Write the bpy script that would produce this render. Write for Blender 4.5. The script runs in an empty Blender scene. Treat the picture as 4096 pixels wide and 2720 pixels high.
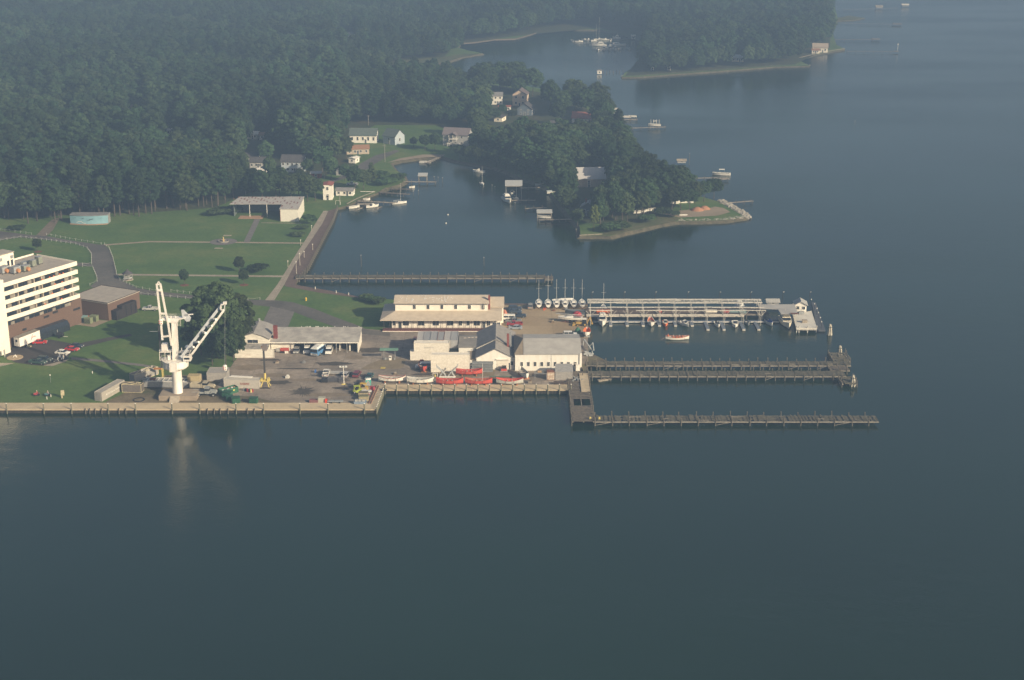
import bpy, bmesh, math, random
import numpy as np
from mathutils import Vector, Matrix, geometry
random.seed(7); rnd=random.random; uni=random.uniform
PI=math.pi; R=math.radians
SC=bpy.context.scene
# ------------------------------------------------------------------ camera
F=6032.0; PIT=math.atan(1960/F); cP,sP=math.cos(PIT),math.sin(PIT); H=157.0; G=1.2
cam=bpy.data.cameras.new('camera'); camo=bpy.data.objects.new('camera',cam); SC.collection.objects.link(camo)
camo.location=(0,0,H); camo.rotation_euler=(PI/2-PIT,0,0)
cam.sensor_width=36; cam.lens=36*F/4096; cam.clip_start=1; cam.clip_end=20000
SC.camera=camo
# ------------------------------------------------------------------ light
SUN_DIR=Vector((.70,-.60,0)).normalized()   # towards the sun, horizontally
SUN_EL=R(24)
sd=Vector((SUN_DIR.x*math.cos(SUN_EL),SUN_DIR.y*math.cos(SUN_EL),math.sin(SUN_EL)))
sl=bpy.data.lights.new('sun','SUN'); sl.energy=5.0; sl.angle=R(.5); sl.color=(1,.84,.60)
so=bpy.data.objects.new('sun',sl); SC.collection.objects.link(so)
so.rotation_euler=sd.to_track_quat('Z','Y').to_euler()
W=bpy.data.worlds.new('World'); SC.world=W; W.use_nodes=True
nt=W.node_tree; bg=nt.nodes['Background']; sky=nt.nodes.new('ShaderNodeTexSky')
sky.sky_type='NISHITA'; sky.sun_disc=False; sky.sun_elevation=SUN_EL
sky.sun_rotation=math.atan2(SUN_DIR.x,SUN_DIR.y)
sky.air_density=1.0; sky.dust_density=3.0; sky.ozone_density=.5
nt.links.new(sky.outputs[0],bg.inputs[0]); bg.inputs[1].default_value=.07
SC.view_settings.view_transform='Standard'; SC.view_settings.look='None'; SC.view_settings.gamma=1
SC.view_settings.exposure=0.74
SC.cycles.max_bounces=5; SC.cycles.diffuse_bounces=2; SC.cycles.glossy_bounces=2; SC.cycles.volume_bounces=0
SC.cycles.transparent_max_bounces=6; SC.cycles.caustics_reflective=False; SC.cycles.caustics_refractive=False
SC.cycles.use_denoising=True
HAZE_DENS=.00056; HAZE_COL=(.235,.358,.56)
# ------------------------------------------------------------------ layout helpers
def P(px,py,z=G):
    X=(px-2048)/F; U=(1360-py)/F
    d=(X,cP+U*sP,-sP+U*cP); t=(z-H)/d[2]
    return Vector((X*t,d[1]*t,z))
def hz(g,py):
    U=(1360-py)/F; return H+g.y*(U*cP-sP)/(cP+U*sP)
def proj(x,y,z):
    w=z-H; Z=y*cP-w*sP
    return (2048+F*x/Z,1360-F*(w*cP+y*sP)/Z)
def inpoly(x,y,poly):
    c=False; n=len(poly); j=n-1
    for i in range(n):
        xi,yi=poly[i]; xj,yj=poly[j]
        if (yi>y)!=(yj>y) and x<(xj-xi)*(y-yi)/(yj-yi)+xi: c=not c
        j=i
    return c
# ------------------------------------------------------------------ materials
MT={}
def mt(name,c,c2=None,rough=.8,scale=1.5,metal=0,world=False,amt=1.0,streak=0,bump=0,spec=.3,det=4,rand=0):
    if name in MT: return MT[name]
    m=bpy.data.materials.new(name); m.use_nodes=True; n=m.node_tree; b=n.nodes['Principled BSDF']
    b.inputs['Roughness'].default_value=rough; b.inputs['Metallic'].default_value=metal
    b.inputs['Specular IOR Level'].default_value=spec
    if c2 is None: c2=tuple(v*.72 for v in c)
    if world:
        g=n.nodes.new('ShaderNodeNewGeometry'); co=g.outputs['Position']
    else:
        g=n.nodes.new('ShaderNodeTexCoord'); co=g.outputs['Object']
    mp=n.nodes.new('ShaderNodeMapping'); n.links.new(co,mp.inputs[0])
    if streak: mp.inputs['Scale'].default_value=(1,1,streak)
    t=n.nodes.new('ShaderNodeTexNoise'); t.inputs['Scale'].default_value=scale; t.inputs['Detail'].default_value=det
    t.inputs['Roughness'].default_value=.65
    n.links.new(mp.outputs[0],t.inputs[0])
    r=n.nodes.new('ShaderNodeValToRGB'); r.color_ramp.elements[0].position=.35; r.color_ramp.elements[1].position=.68
    r.color_ramp.elements[0].color=(*c2,1); r.color_ramp.elements[1].color=(*c,1)
    n.links.new(t.outputs[0],r.inputs[0]); out=r.outputs[0]
    if rand:
        oi=n.nodes.new('ShaderNodeObjectInfo'); hs=n.nodes.new('ShaderNodeHueSaturation')
        ma=n.nodes.new('ShaderNodeMapRange'); ma.inputs[3].default_value=1-rand; ma.inputs[4].default_value=1+rand
        n.links.new(oi.outputs['Random'],ma.inputs[0]); n.links.new(ma.outputs[0],hs.inputs['Value'])
        mb=n.nodes.new('ShaderNodeMapRange'); mb.inputs[3].default_value=.455; mb.inputs[4].default_value=.52
        mm=n.nodes.new('ShaderNodeMath'); mm.operation='FRACT'; mk=n.nodes.new('ShaderNodeMath'); mk.operation='MULTIPLY'; mk.inputs[1].default_value=7.3
        n.links.new(oi.outputs['Random'],mk.inputs[0]); n.links.new(mk.outputs[0],mm.inputs[0]); n.links.new(mm.outputs[0],mb.inputs[0])
        n.links.new(mb.outputs[0],hs.inputs['Hue']); n.links.new(out,hs.inputs['Color']); out=hs.outputs[0]
    n.links.new(out,b.inputs['Base Color'])
    if bump:
        bu=n.nodes.new('ShaderNodeBump'); bu.inputs['Strength'].default_value=bump; bu.inputs['Distance'].default_value=.1
        n.links.new(t.outputs[0],bu.inputs['Height']); n.links.new(bu.outputs[0],b.inputs['Normal'])
    MT[name]=m; return m
def mt2(name,cols,scale1,scale2,rough=.9,world=True,mix=.5,lines=None):
    """ground: large patches + fine speckle (+ optional joint grid)"""
    if name in MT: return MT[name]
    m=bpy.data.materials.new(name); m.use_nodes=True; n=m.node_tree; b=n.nodes['Principled BSDF']
    b.inputs['Roughness'].default_value=rough; b.inputs['Specular IOR Level'].default_value=.15
    g=n.nodes.new('ShaderNodeNewGeometry')
    def noise(s,d=5):
        t=n.nodes.new('ShaderNodeTexNoise'); t.inputs['Scale'].default_value=s; t.inputs['Detail'].default_value=d; t.inputs['Roughness'].default_value=.7
        n.links.new(g.outputs['Position'],t.inputs[0]); return t
    a=noise(scale1); f=noise(scale2)
    r=n.nodes.new('ShaderNodeValToRGB'); e=r.color_ramp.elements
    e[0].position=.3; e[1].position=.7; e[0].color=(*cols[0],1); e[1].color=(*cols[-1],1)
    for i,c in enumerate(cols[1:-1]):
        q=e.new(.3+.4*(i+1)/(len(cols)-1)); q.color=(*c,1)
    n.links.new(a.outputs[0],r.inputs[0])
    mr=n.nodes.new('ShaderNodeMapRange'); mr.inputs[1].default_value=.3; mr.inputs[2].default_value=.7
    mr.inputs[3].default_value=1-mix*.5; mr.inputs[4].default_value=1+mix*.5
    n.links.new(f.outputs[0],mr.inputs[0])
    mu=n.nodes.new('ShaderNodeVectorMath'); mu.operation='SCALE'
    n.links.new(r.outputs[0],mu.inputs[0]); n.links.new(mr.outputs[0],mu.inputs['Scale']); out=mu.outputs[0]
    if lines:
        br=n.nodes.new('ShaderNodeTexBrick'); br.offset=lines[3] if len(lines)>3 else 0; br.inputs['Scale'].default_value=1
        br.inputs['Brick Width'].default_value=lines[0]; br.inputs['Row Height'].default_value=lines[1]
        br.inputs['Mortar Size'].default_value=lines[2]; br.inputs['Mortar Smooth'].default_value=.3
        br.inputs['Color1'].default_value=(1,1,1,1); br.inputs['Color2'].default_value=(.86,.86,.86,1); br.inputs['Mortar'].default_value=(.74,.73,.71,1)
        n.links.new(g.outputs['Position'],br.inputs[0])
        mx=n.nodes.new('ShaderNodeVectorMath'); mx.operation='MULTIPLY'
        n.links.new(out,mx.inputs[0]); n.links.new(br.outputs[0],mx.inputs[1]); out=mx.outputs[0]
    n.links.new(out,b.inputs['Base Color'])
    MT[name]=m; return m
WHITE=lambda: mt('white_paint',(.80,.77,.70),(.70,.66,.58),scale=.7,streak=.3)
CREAM=lambda: mt('cream_stucco',(.80,.73,.60),(.74,.67,.54),scale=.4,rough=.85)
OLDW=lambda: mt('weathered_white_siding',(.74,.70,.61),(.58,.54,.46),scale=.6,streak=3)
GREYM=lambda: mt('grey_metal',(.33,.34,.34),(.22,.23,.23),rough=.5,scale=2)
DARK=lambda: mt('dark_metal',(.03,.03,.035),(.02,.02,.02),rough=.5)
GLASS=lambda: mt('window_glass',(.025,.032,.042),(.015,.02,.028),rough=.12,spec=.6,scale=.8)
BRICK=lambda: mt('brown_brick',(.155,.098,.070),(.105,.066,.048),scale=3,det=6)
RBRICK=lambda: mt('red_brick',(.25,.07,.05),(.15,.04,.035),scale=3)
WOOD=lambda: mt('weathered_timber',(.17,.145,.115),(.085,.072,.058),scale=1.2,det=6)
WOODL=lambda: mt('pale_timber',(.38,.33,.26),(.24,.2,.15),scale=1.5)
PILE=lambda: mt('old_pile_timber',(.17,.15,.12),(.08,.07,.055),scale=2,streak=.4)
CONC=lambda: mt('concrete_block',(.42,.36,.28),(.3,.26,.2),scale=1.2)
TYRE=lambda: mt('tyre_rubber',(.02,.02,.02),(.012,.012,.012))
ROOFG=lambda: mt('grey_shingle',(.25,.24,.23),(.175,.17,.165),scale=1.0,det=6)
ROOFT=lambda: mt('tan_shingle',(.40,.33,.26),(.33,.27,.21),scale=.8,det=6)
RUST=lambda: mt('rusty_steel',(.28,.11,.06),(.14,.06,.04),scale=2)
def paint(name,c,rough=.35,k=.8): return mt(name,c,tuple(v*k for v in c),rough=rough,scale=1.2,spec=.5)
# ------------------------------------------------------------------ mesh builder
class MB:
    def __init__(s): s.v=[]; s.f=[]; s.M=Matrix.Identity(4)
    def at(s,loc=(0,0,0),rz=0,ry=0,rx=0):
        s.M=Matrix.Translation(loc)@Matrix.Rotation(rz,4,'Z')@Matrix.Rotation(ry,4,'Y')@Matrix.Rotation(rx,4,'X'); return s
    def add(s,vs,fs):
        n=len(s.v); s.v+= [tuple(s.M@Vector(v)) for v in vs]; s.f+=[tuple(i+n for i in f) for f in fs]; return s
    def box(s,x0,x1,y0,y1,z0,z1,tx=0,ty=0):
        return s.add([(x0,y0,z0),(x1,y0,z0),(x1,y1,z0),(x0,y1,z0),(x0+tx,y0+ty,z1),(x1-tx,y0+ty,z1),(x1-tx,y1-ty,z1),(x0+tx,y1-ty,z1)],
          [(0,3,2,1),(4,5,6,7),(0,1,5,4),(1,2,6,5),(2,3,7,6),(3,0,4,7)])
    def cb(s,c,d): return s.box(c[0]-d[0]/2,c[0]+d[0]/2,c[1]-d[1]/2,c[1]+d[1]/2,c[2]-d[2]/2,c[2]+d[2]/2)
    def tube(s,a,b,r0,r1=None,n=8,cap=True):
        r1=r0 if r1 is None else r1; a=Vector(a); b=Vector(b); d=(b-a)
        if d.length<1e-6: return s
        q=d.to_track_quat('Z','Y'); vs=[]
        for p,r in ((a,r0),(b,r1)):
            for i in range(n):
                t=2*PI*i/n; vs.append(p+q@Vector((r*math.cos(t),r*math.sin(t),0)))
        fs=[(i,(i+1)%n,n+(i+1)%n,n+i) for i in range(n)]
        if cap: fs+=[tuple(range(n-1,-1,-1)),tuple(range(n,2*n))]
        return s.add(vs,fs)
    def bar(s,a,b,w,h=None):
        h=w if h is None else h; a=Vector(a); b=Vector(b); d=b-a; L=d.length
        if L<1e-6: return s
        x=d.normalized(); up=Vector((0,0,1)) if abs(x.z)<.95 else Vector((1,0,0))
        y=up.cross(x).normalized(); z=x.cross(y)
        vs=[p+y*sy*w/2+z*sz*h/2 for p in (a,b) for sy,sz in ((-1,-1),(1,-1),(1,1),(-1,1))]
        return s.add(vs,[(0,3,2,1),(4,5,6,7),(0,1,5,4),(1,2,6,5),(2,3,7,6),(3,0,4,7)])
    def lathe(s,pr,n=16,c=(0,0)):
        vs=[];fs=[]
        for r,z in pr:
            for i in range(n): t=2*PI*i/n; vs.append((c[0]+r*math.cos(t),c[1]+r*math.sin(t),z))
        for k in range(len(pr)-1):
            for i in range(n): fs.append((k*n+i,k*n+(i+1)%n,(k+1)*n+(i+1)%n,(k+1)*n+i))
        fs.append(tuple(range(n-1,-1,-1))); fs.append(tuple(range((len(pr)-1)*n,len(pr)*n)))
        return s.add(vs,fs)
    def prism(s,pts,z0,z1):
        n=len(pts); vs=[(x,y,z0) for x,y in pts]+[(x,y,z1) for x,y in pts]
        return s.add(vs,[tuple(range(n-1,-1,-1)),tuple(range(n,2*n))]+[(i,(i+1)%n,n+(i+1)%n,n+i) for i in range(n)])
    def prof(s,pts,y0,y1,ins=0,zt=None):
        """side profile (x,z) extruded along y; points above zt are inset"""
        n=len(pts); g=lambda z: ins if (zt is not None and z>zt) else 0
        vs=[(x,y0+g(z),z) for x,z in pts]+[(x,y1-g(z),z) for x,z in pts]
        return s.add(vs,[tuple(range(n)),tuple(range(2*n-1,n-1,-1))]+[(i,n+i,n+(i+1)%n,(i+1)%n) for i in range(n)])
    def build(s,name,mat,parent=None,loc=None,rz=0,smooth=False):
        me=bpy.data.meshes.new(name); me.from_pydata(s.v,[],s.f); me.materials.append(mat)
        bm=bmesh.new(); bm.from_mesh(me); bmesh.ops.recalc_face_normals(bm,faces=bm.faces); bm.to_mesh(me); bm.free()
        if smooth:
            me.polygons.foreach_set('use_smooth',[True]*len(me.polygons))
        o=bpy.data.objects.new(name,me); SC.collection.objects.link(o)
        if parent is not None: o.parent=parent
        if loc is not None: o.location=loc
        if rz: o.rotation_euler=(0,0,rz)
        return o
def tag(o,label,cat,group=None):
    o['label']=label; o['category']=cat
    if group: o['group']=group
    return o
def thing(name,label,cat,loc,rz=0,group=None):
    o=bpy.data.objects.new(name,None); SC.collection.objects.link(o); o.location=loc; o.rotation_euler=(0,0,rz); o.empty_display_size=.5
    return tag(o,label,cat,group)
def setting(o,kind='structure'): o['kind']=kind; return o
def dup(root,loc,rz,label):
    r=root.copy(); SC.collection.objects.link(r); r.location=loc; r.rotation_euler=(0,0,rz); r['label']=label
    for ch in root.children:
        c=ch.copy(); SC.collection.objects.link(c); c.parent=r
        for g in ch.children:
            d=g.copy(); SC.collection.objects.link(d); d.parent=c
    return r
ORD=['first','second','third','fourth','fifth','sixth','seventh','eighth','ninth','tenth','eleventh','twelfth','thirteenth','fourteenth','fifteenth','sixteenth','seventeenth','eighteenth','nineteenth','twentieth']
def od(i):
    i+=1
    if i<=20: return ORD[i-1]
    t=['','','twenty','thirty','forty','fifty','sixty','seventy','eighty','ninety'][(i%100)//10]; u=i%10
    pre='' if i<100 else 'hundred and '
    if (i%100)<20: return pre+ORD[(i%100)-1]
    return pre+(t+'-'+ORD[u-1] if u else t[:-1]+'ieth')
# ------------------------------------------------------------------ setting: water, land
def sheet(name,px,z,mat,skirt=0,world=None):
    pts=world if world else [tuple(P(x,y,z)[:2]) for x,y in px]
    tri=geometry.tessellate_polygon([[Vector((x,y,0)) for x,y in pts]])
    m=MB(); m.v=[(x,y,z) for x,y in pts]; m.f=[tuple(t) for t in tri]
    n=len(pts)
    if skirt:
        ar=sum(pts[i-1][0]*pts[i][1]-pts[i][0]*pts[i-1][1] for i in range(n)); so=1 if ar>0 else -1; off=[]
        for i,(x,y) in enumerate(pts):
            a,b=pts[i-1],pts[(i+1)%n]; d=Vector((b[0]-a[0],b[1]-a[1])).normalized(); k=(2.4 if name=='ground' and 20<=i<82 else 0)*so; off.append((x+d.y*k,y-d.x*k))
        m.v+=[(x,y,z-skirt) for x,y in off]
        m.f+=[(i,(i+1)%n,n+(i+1)%n,n+i) for i in range(n)]
    me=bpy.data.meshes.new(name); me.from_pydata(m.v,[],m.f); me.materials.append(mat)
    if skirt and name!='quay':
        me.materials.append(mt2('muddy_bank',[(.05,.048,.03),(.09,.08,.05),(.14,.12,.08)],.4,2,mix=.5))
        for p in me.polygons[len(tri):]: p.material_index=1
    for p in me.polygons[:len(tri)]:
        if p.normal.z<0: p.flip()
    o=bpy.data.objects.new(name,me); SC.collection.objects.link(o); return setting(o)
def water_mat():
    m=bpy.data.materials.new('river_water'); m.use_nodes=True; n=m.node_tree; b=n.nodes['Principled BSDF']
    b.inputs['Roughness'].default_value=.13; b.inputs['IOR'].default_value=1.33
    g=n.nodes.new('ShaderNodeNewGeometry')
    t0=n.nodes.new('ShaderNodeTexNoise'); t0.inputs['Scale'].default_value=.006; t0.inputs['Detail'].default_value=4
    n.links.new(g.outputs['Position'],t0.inputs[0])
    r=n.nodes.new('ShaderNodeValToRGB'); r.color_ramp.elements[0].position=.35; r.color_ramp.elements[1].position=.7
    r.color_ramp.elements[0].color=(.0025,.014,.008,1); r.color_ramp.elements[1].color=(.0045,.022,.012,1)
    n.links.new(t0.outputs[0],r.inputs[0]); n.links.new(r.outputs[0],b.inputs['Base Color'])
    mp=n.nodes.new('ShaderNodeMapping'); mp.inputs['Scale'].default_value=(1,1.35,1); mp.inputs['Rotation'].default_value=(0,0,.4); n.links.new(g.outputs['Position'],mp.inputs[0])
    t=n.nodes.new('ShaderNodeTexNoise'); t.inputs['Scale'].default_value=1.1; t.inputs['Detail'].default_value=5; n.links.new(mp.outputs[0],t.inputs[0])
    t2=n.nodes.new('ShaderNodeTexNoise'); t2.inputs['Scale'].default_value=.16; t2.inputs['Detail'].default_value=3; n.links.new(mp.outputs[0],t2.inputs[0])
    ad=n.nodes.new('ShaderNodeMath'); ad.operation='MULTIPLY_ADD'; ad.inputs[1].default_value=1.6
    n.links.new(t2.outputs[0],ad.inputs[0]); n.links.new(t.outputs[0],ad.inputs[2])
    pa=n.nodes.new('ShaderNodeTexNoise'); pa.inputs['Scale'].default_value=.009; pa.inputs['Detail'].default_value=5; mp2=n.nodes.new('ShaderNodeMapping'); mp2.inputs['Scale'].default_value=(.55,1.5,1); mp2.inputs['Rotation'].default_value=(0,0,.5); n.links.new(g.outputs['Position'],mp2.inputs[0]); n.links.new(mp2.outputs[0],pa.inputs[0])
    mr=n.nodes.new('ShaderNodeMapRange'); mr.inputs[1].default_value=.38; mr.inputs[2].default_value=.66; mr.inputs[3].default_value=.06; mr.inputs[4].default_value=.32
    n.links.new(pa.outputs[0],mr.inputs[0])
    mq=n.nodes.new('ShaderNodeMapRange'); mq.inputs[1].default_value=.36; mq.inputs[2].default_value=.68; mq.inputs[3].default_value=.10; mq.inputs[4].default_value=.21; n.links.new(pa.outputs[0],mq.inputs[0]); n.links.new(mq.outputs[0],b.inputs['Roughness'])
    bu=n.nodes.new('ShaderNodeBump'); bu.inputs['Distance'].default_value=.30; n.links.new(mr.outputs[0],bu.inputs['Strength'])
    n.links.new(ad.outputs[0],bu.inputs['Height']); n.links.new(bu.outputs[0],b.inputs['Normal'])
    return m
wm=MB(); wm.v=[(-4000,-3500,0),(4000,-3500,0),(4000,4500,0),(-4000,4500,0)]; wm.f=[(0,1,2,3)]
setting(wm.build('water',water_mat()))
hm=MB(); hm.box(-4050,4050,-3550,4550,-1.0,H+14)
ho=hm.build('haze',bpy.data.materials.new('air_haze')); ho['kind']='stuff'
hmt=ho.data.materials[0]; hmt.use_nodes=True; n_=hmt.node_tree; n_.nodes.remove(n_.nodes['Principled BSDF'])
pv=n_.nodes.new('ShaderNodeVolumePrincipled'); pv.inputs['Color'].default_value=(*HAZE_COL,1); pv.inputs['Density'].default_value=HAZE_DENS; pv.inputs['Anisotropy'].default_value=.0
n_.links.new(pv.outputs[0],n_.nodes['Material Output'].inputs['Volume'])

GRASS=mt2('lawn_grass',[(.055,.105,.030),(.078,.132,.036),(.125,.155,.05)],.038,.7,mix=.35)
FLOOR=mt2('forest_floor',[(.03,.045,.02),(.05,.06,.028),(.075,.065,.035)],.05,1.2,mix=.6)
ASPH=mt2('asphalt',[(.08,.075,.068),(.115,.106,.095),(.15,.135,.115)],.05,1.1,mix=.35)
YARD=mt2('yard_paving',[(.155,.135,.115),(.255,.215,.175),(.35,.295,.235)],.075,.8,mix=.5,lines=(9,9,.10))
SAND=mt2('sandy_yard',[(.30,.225,.14),(.36,.275,.175),(.40,.32,.21)],.05,.9,mix=.2,lines=(14,11,.10))
CONCW=mt2('concrete_walk',[(.30,.26,.20),(.37,.32,.25)],.3,2,mix=.25,lines=(3,3,.08))
QUAYC=mt2('quay_concrete',[(.40,.32,.21),(.48,.39,.26),(.52,.43,.3)],.15,1.6,mix=.2)
PAVER=mt2('grey_pavers',[(.13,.12,.11),(.19,.175,.16)],.5,3,mix=.4)
PROM=mt2('red_brick_paving',[(.115,.08,.067),(.155,.112,.092)],.4,2.5,mix=.5)
DIRT=mt2('bare_dirt',[(.06,.07,.03),(.14,.115,.075),(.20,.165,.11)],.12,1.1,mix=.4)
MARSH=mt2('marsh_grass',[(.06,.08,.035),(.09,.10,.045),(.13,.115,.065)],.08,.8,mix=.5)
SAN2=mt2('beach_sand',[(.24,.19,.13),(.32,.26,.19)],.2,1.5,mix=.3)

SHORE_A=[(-900,1637),(1503,1637),(1541,1541),(2312,1541),(2352,1480),(2352,1214),(2000,1214),(1700,1207),(1453,1190),(1323,1163),(1182,1139),
 (1188,1122),(1232,1070),(1262,1010),(1296,945),(1330,880),(1347,832),(1387,822),(1433,799),(1505,772),(1540,752),(1595,738),(1622,722),(1612,700),(1578,676),(1560,653),
 (1600,641),(1683,630),(1772,625),(1820,640),(1900,655),(1975,668),(2040,690),(2090,715),(2150,730),(2190,752),(2230,800),(2280,865),(2318,905),(2322,943),(2405,941),(2440,944),
 (2500,928),(2560,915),(2640,895),(2713,884),(2800,884),(2900,880),(2980,868),(2950,850),(2900,822),(2870,805),(2820,790),(2740,768),(2650,732),(2560,680),(2522,620),(2510,560),(2512,528),(2440,524),(2420,470),(2380,420),(2260,372),(2100,342),(1950,322),(1800,328),(1640,318),(1530,305),
 (1600,285),(1700,262),(1800,243),(1850,226),(1930,213),(1880,203),(1830,190),(1838,172),(1910,166),(1990,155),(2066,153),(2150,128),(2230,118),(2400,118),(2560,150),(2590,185),(2560,225),(2545,260),(2500,290),(2487,308),(2560,307),(2700,296),(2900,282),(3100,266),(3240,263),
 (3200,243),(3195,235),(3290,212),(3380,196),(3345,178),(3330,130),(3352,75),(3330,-5),(3345,-80),(3360,-150),(-3500,-150),(-2500,500)]
sheet('ground',SHORE_A,G,GRASS,skirt=1.6)
# woodland floor
z1=G+.02
sheet('forest_floor',[(-400,868),(60,872),(240,862),(430,855),(620,848),(760,838),(860,830),(930,800),(1000,770),(1230,740),(1330,690),(1420,660),(1400,560),(1500,500),(1740,500),(1900,560),(2100,640),(2190,745),(2260,820),(2330,890),(2440,900),(2560,880),(2680,850),(2720,800),(2780,795),(2735,778),(2640,735),(2550,680),(2505,600),(2500,545),(2430,530),(2405,470),(2260,385),(1950,335),(1530,318),(1300,335),(1500,290),(1780,225),(1815,180),(2050,145),(2400,110),(2600,180),(2500,304),(2900,279),(3180,257),(3320,190),(3325,60),(3320,-100),(-3000,-100),(-2000,560)],z1,FLOOR)
sheet('marsh',[(1300,332),(1480,282),(1620,240),(1780,226),(1860,215),(1925,214),(1850,227),(1800,243),(1700,262),(1600,285),(1530,306),(1400,330)],G+.04,MARSH)
sheet('beach',[(1840,173),(1910,167),(1990,156),(2066,154),(2150,129),(2140,136),(2060,160),(1980,162),(1900,173),(1845,178)],G+.06,SAN2)
sheet('marsh',[(2410,940),(2440,942),(2560,913),(2700,886),(2720,872),(2640,862),(2520,880),(2430,905)],G+.04,MARSH)
sheet('marsh',[(2520,304),(2700,293),(2900,279),(3100,263),(3200,258),(3100,260),(2900,274),(2700,288),(2560,299)],G+.04,MARSH)
sheet('beach',[(2720,870),(2870,862),(2922,848),(2895,832),(2860,826),(2820,838),(2760,838),(2690,846),(2640,855)],G+.06,SAN2)
# roads
RZ=G+.03
sheet('road',[(-300,905),(0,924),(126,940),(186,944),(280,961),(373,975),(419,981),(438,998),(452,1035),(466,1092),(480,1118),(545,1150),(624,1165),(773,1180),(990,1198),(1104,1201),(1169,1208),(1260,1236),(1334,1266),(1420,1297),(1470,1318),(1560,1330),(1560,1345),(1380,1330),(1334,1305),(1247,1275),(1178,1249),(1082,1227),(1008,1219),(880,1206),(773,1195),(564,1178),(440,1170),(359,1146),(391,1122),(378,1085),(368,1059),(366,1017),(349,991),(303,975),(186,959),(84,949),(0,961),(-300,990)],RZ,ASPH)
sheet('driveway',[(359,1052),(300,1050),(200,1050),(200,1062),(300,1064),(372,1066)],RZ+.01,ASPH)
sheet('driveway',[(1082,1225),(1178,1247),(1150,1312),(1040,1312)],RZ+.012,PAVER)
sheet('yard_paving',[(935,1450),(985,1380),(1000,1330),(1110,1312),(1440,1312),(1470,1316),(1530,1321),(2040,1321),(2352,1347),(2352,1500),(2312,1541),(1541,1541),(1500,1612),(1125,1612),(1000,1585),(900,1580),(870,1545),(900,1500)],RZ-.006,YARD)
sheet('yard_paving',[(1990,1342),(1995,1300),(2003,1260),(2012,1221),(2352,1221),(2352,1352),(2230,1352),(2060,1345)],RZ+.02,SAND)
sheet('concrete_pad',[(1442,1476),(1478,1455),(1540,1432),(1625,1436),(1612,1470),(1600,1474),(1500,1478)],RZ+.03,mt2('pad_concrete',[(.17,.14,.095),(.26,.21,.145)],.2,1.2,mix=.3))
sheet('concrete_pad',[(1705,1513),(1735,1488),(1985,1478),(1975,1502),(1900,1508)],RZ+.03,MT['pad_concrete'])
sheet('parking_lot',[(20,1425),(60,1376),(200,1358),(300,1376),(430,1350),(520,1335),(530,1342),(440,1362),(320,1392),(285,1410),(262,1445),(205,1464),(130,1460),(60,1450)],RZ,mt2('lot_asphalt',[(.045,.04,.04),(.075,.068,.062)],.08,1.1,mix=.4))
sheet('footpath',[(285,1428),(420,1440),(560,1455),(660,1470),(660,1478),(560,1464),(420,1449),(285,1438)],RZ,PAVER)
sheet('concrete_pad',[(172,1462),(230,1448),(280,1434),(262,1447),(210,1464)],RZ+.03,CONCW)
sheet('concrete_pad',[(-200,1450),(60,1452),(-60,1480),(-200,1500)],RZ,CONCW)
sheet('concrete_pad',[(285,1290),(330,1275),(436,1283),(376,1308),(300,1298)],RZ+.01,SAN2)
sheet('footpath',[(410,978),(596,964),(830,966),(960,967),(1215,970),(1213,975),(960,972),(830,971),(596,969),(410,983)],RZ,mt('sandy_path',(.34,.29,.21),(.25,.2,.14),world=True,scale=1))
sheet('footpath',[(1020,872),(1044,872),(998,969),(974,969)],RZ+.006,PAVER)
sheet('footpath',[(471,1095),(1135,1102),(1132,1109),(471,1101)],RZ,CONCW)
sheet('footpath',[(1045,890),(1205,892),(1205,894),(1045,892)],RZ,CONCW)
sheet('walkway',[(1294,843),(1313,843),(1290,893),(1245,960),(1213,1007),(1175,1065),(1139,1135),(1097,1201),(1060,1201),(1108,1140),(1152,1070),(1190,1007),(1225,955),(1262,893)],RZ+.008,CONCW)
sheet('promenade',[(1313,843),(1347,832),(1330,880),(1296,945),(1262,1010),(1232,1070),(1188,1122),(1182,1139),(1323,1163),(1453,1190),(1453,1194),(1281,1171),(1139,1145),(1139,1135),(1175,1065),(1213,1007),(1245,960),(1290,893)],RZ+.016,PROM)
sheet('promenade',[(2000,1214),(2352,1214),(2352,1220),(2000,1220)],RZ+.014,PROM)
sheet('footpath',[(205,880),(240,868),(235,880),(212,920),(186,944),(144,942)],RZ,mt('leafy_path',(.21,.16,.12),(.13,.11,.08),world=True,scale=.6))
sheet('road',[(1400,690),(1440,655),(1500,622),(1580,600),(1600,603),(1540,632),(1500,655),(1450,690),(1330,730),(1300,740),(1290,735)],RZ,ASPH)
sheet('bare_ground',[(425,1606),(520,1560),(610,1525),(660,1500),(920,1500),(960,1560),(1125,1612),(425,1611)],RZ-.012,DIRT)
sheet('beach',[(1548,650),(1600,633),(1690,618),(1780,618),(1768,626),(1683,631),(1600,642)],G+.05,SAN2)
st=P(1212,1566); rq=random.Random(5); sp=[]
for i in range(64): a=2*PI*i/64; r=(rq.uniform(2.6,6.0) if i%2 else rq.uniform(1.6,3.2)); sp.append((st.x+r*1.0*math.cos(a),st.y+r*1.15*math.sin(a)))
sheet('oil_stain',None,RZ+.004,mt2('dark_stain',[(.05,.044,.038),(.10,.086,.072)],.5,2,mix=.5),world=sp)
for (x,y,a,b) in ((1080,1440,5,1.2),(1330,1455,7,2.0),(1180,1475,8,.7),(1400,1552,6,1.6),(1700,1498,5,1.2),(1120,1530,4,2.2),(1480,1400,6,3)):
    q=P(x,y); n=18; sheet('oil_stain',None,RZ+.003+x*1e-7,MT['dark_stain'],world=[(q.x+a*rq.uniform(.6,1.1)*math.cos(2*PI*i/n),q.y+b*rq.uniform(.6,1.1)*math.sin(2*PI*i/n)) for i in range(n)])
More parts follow.
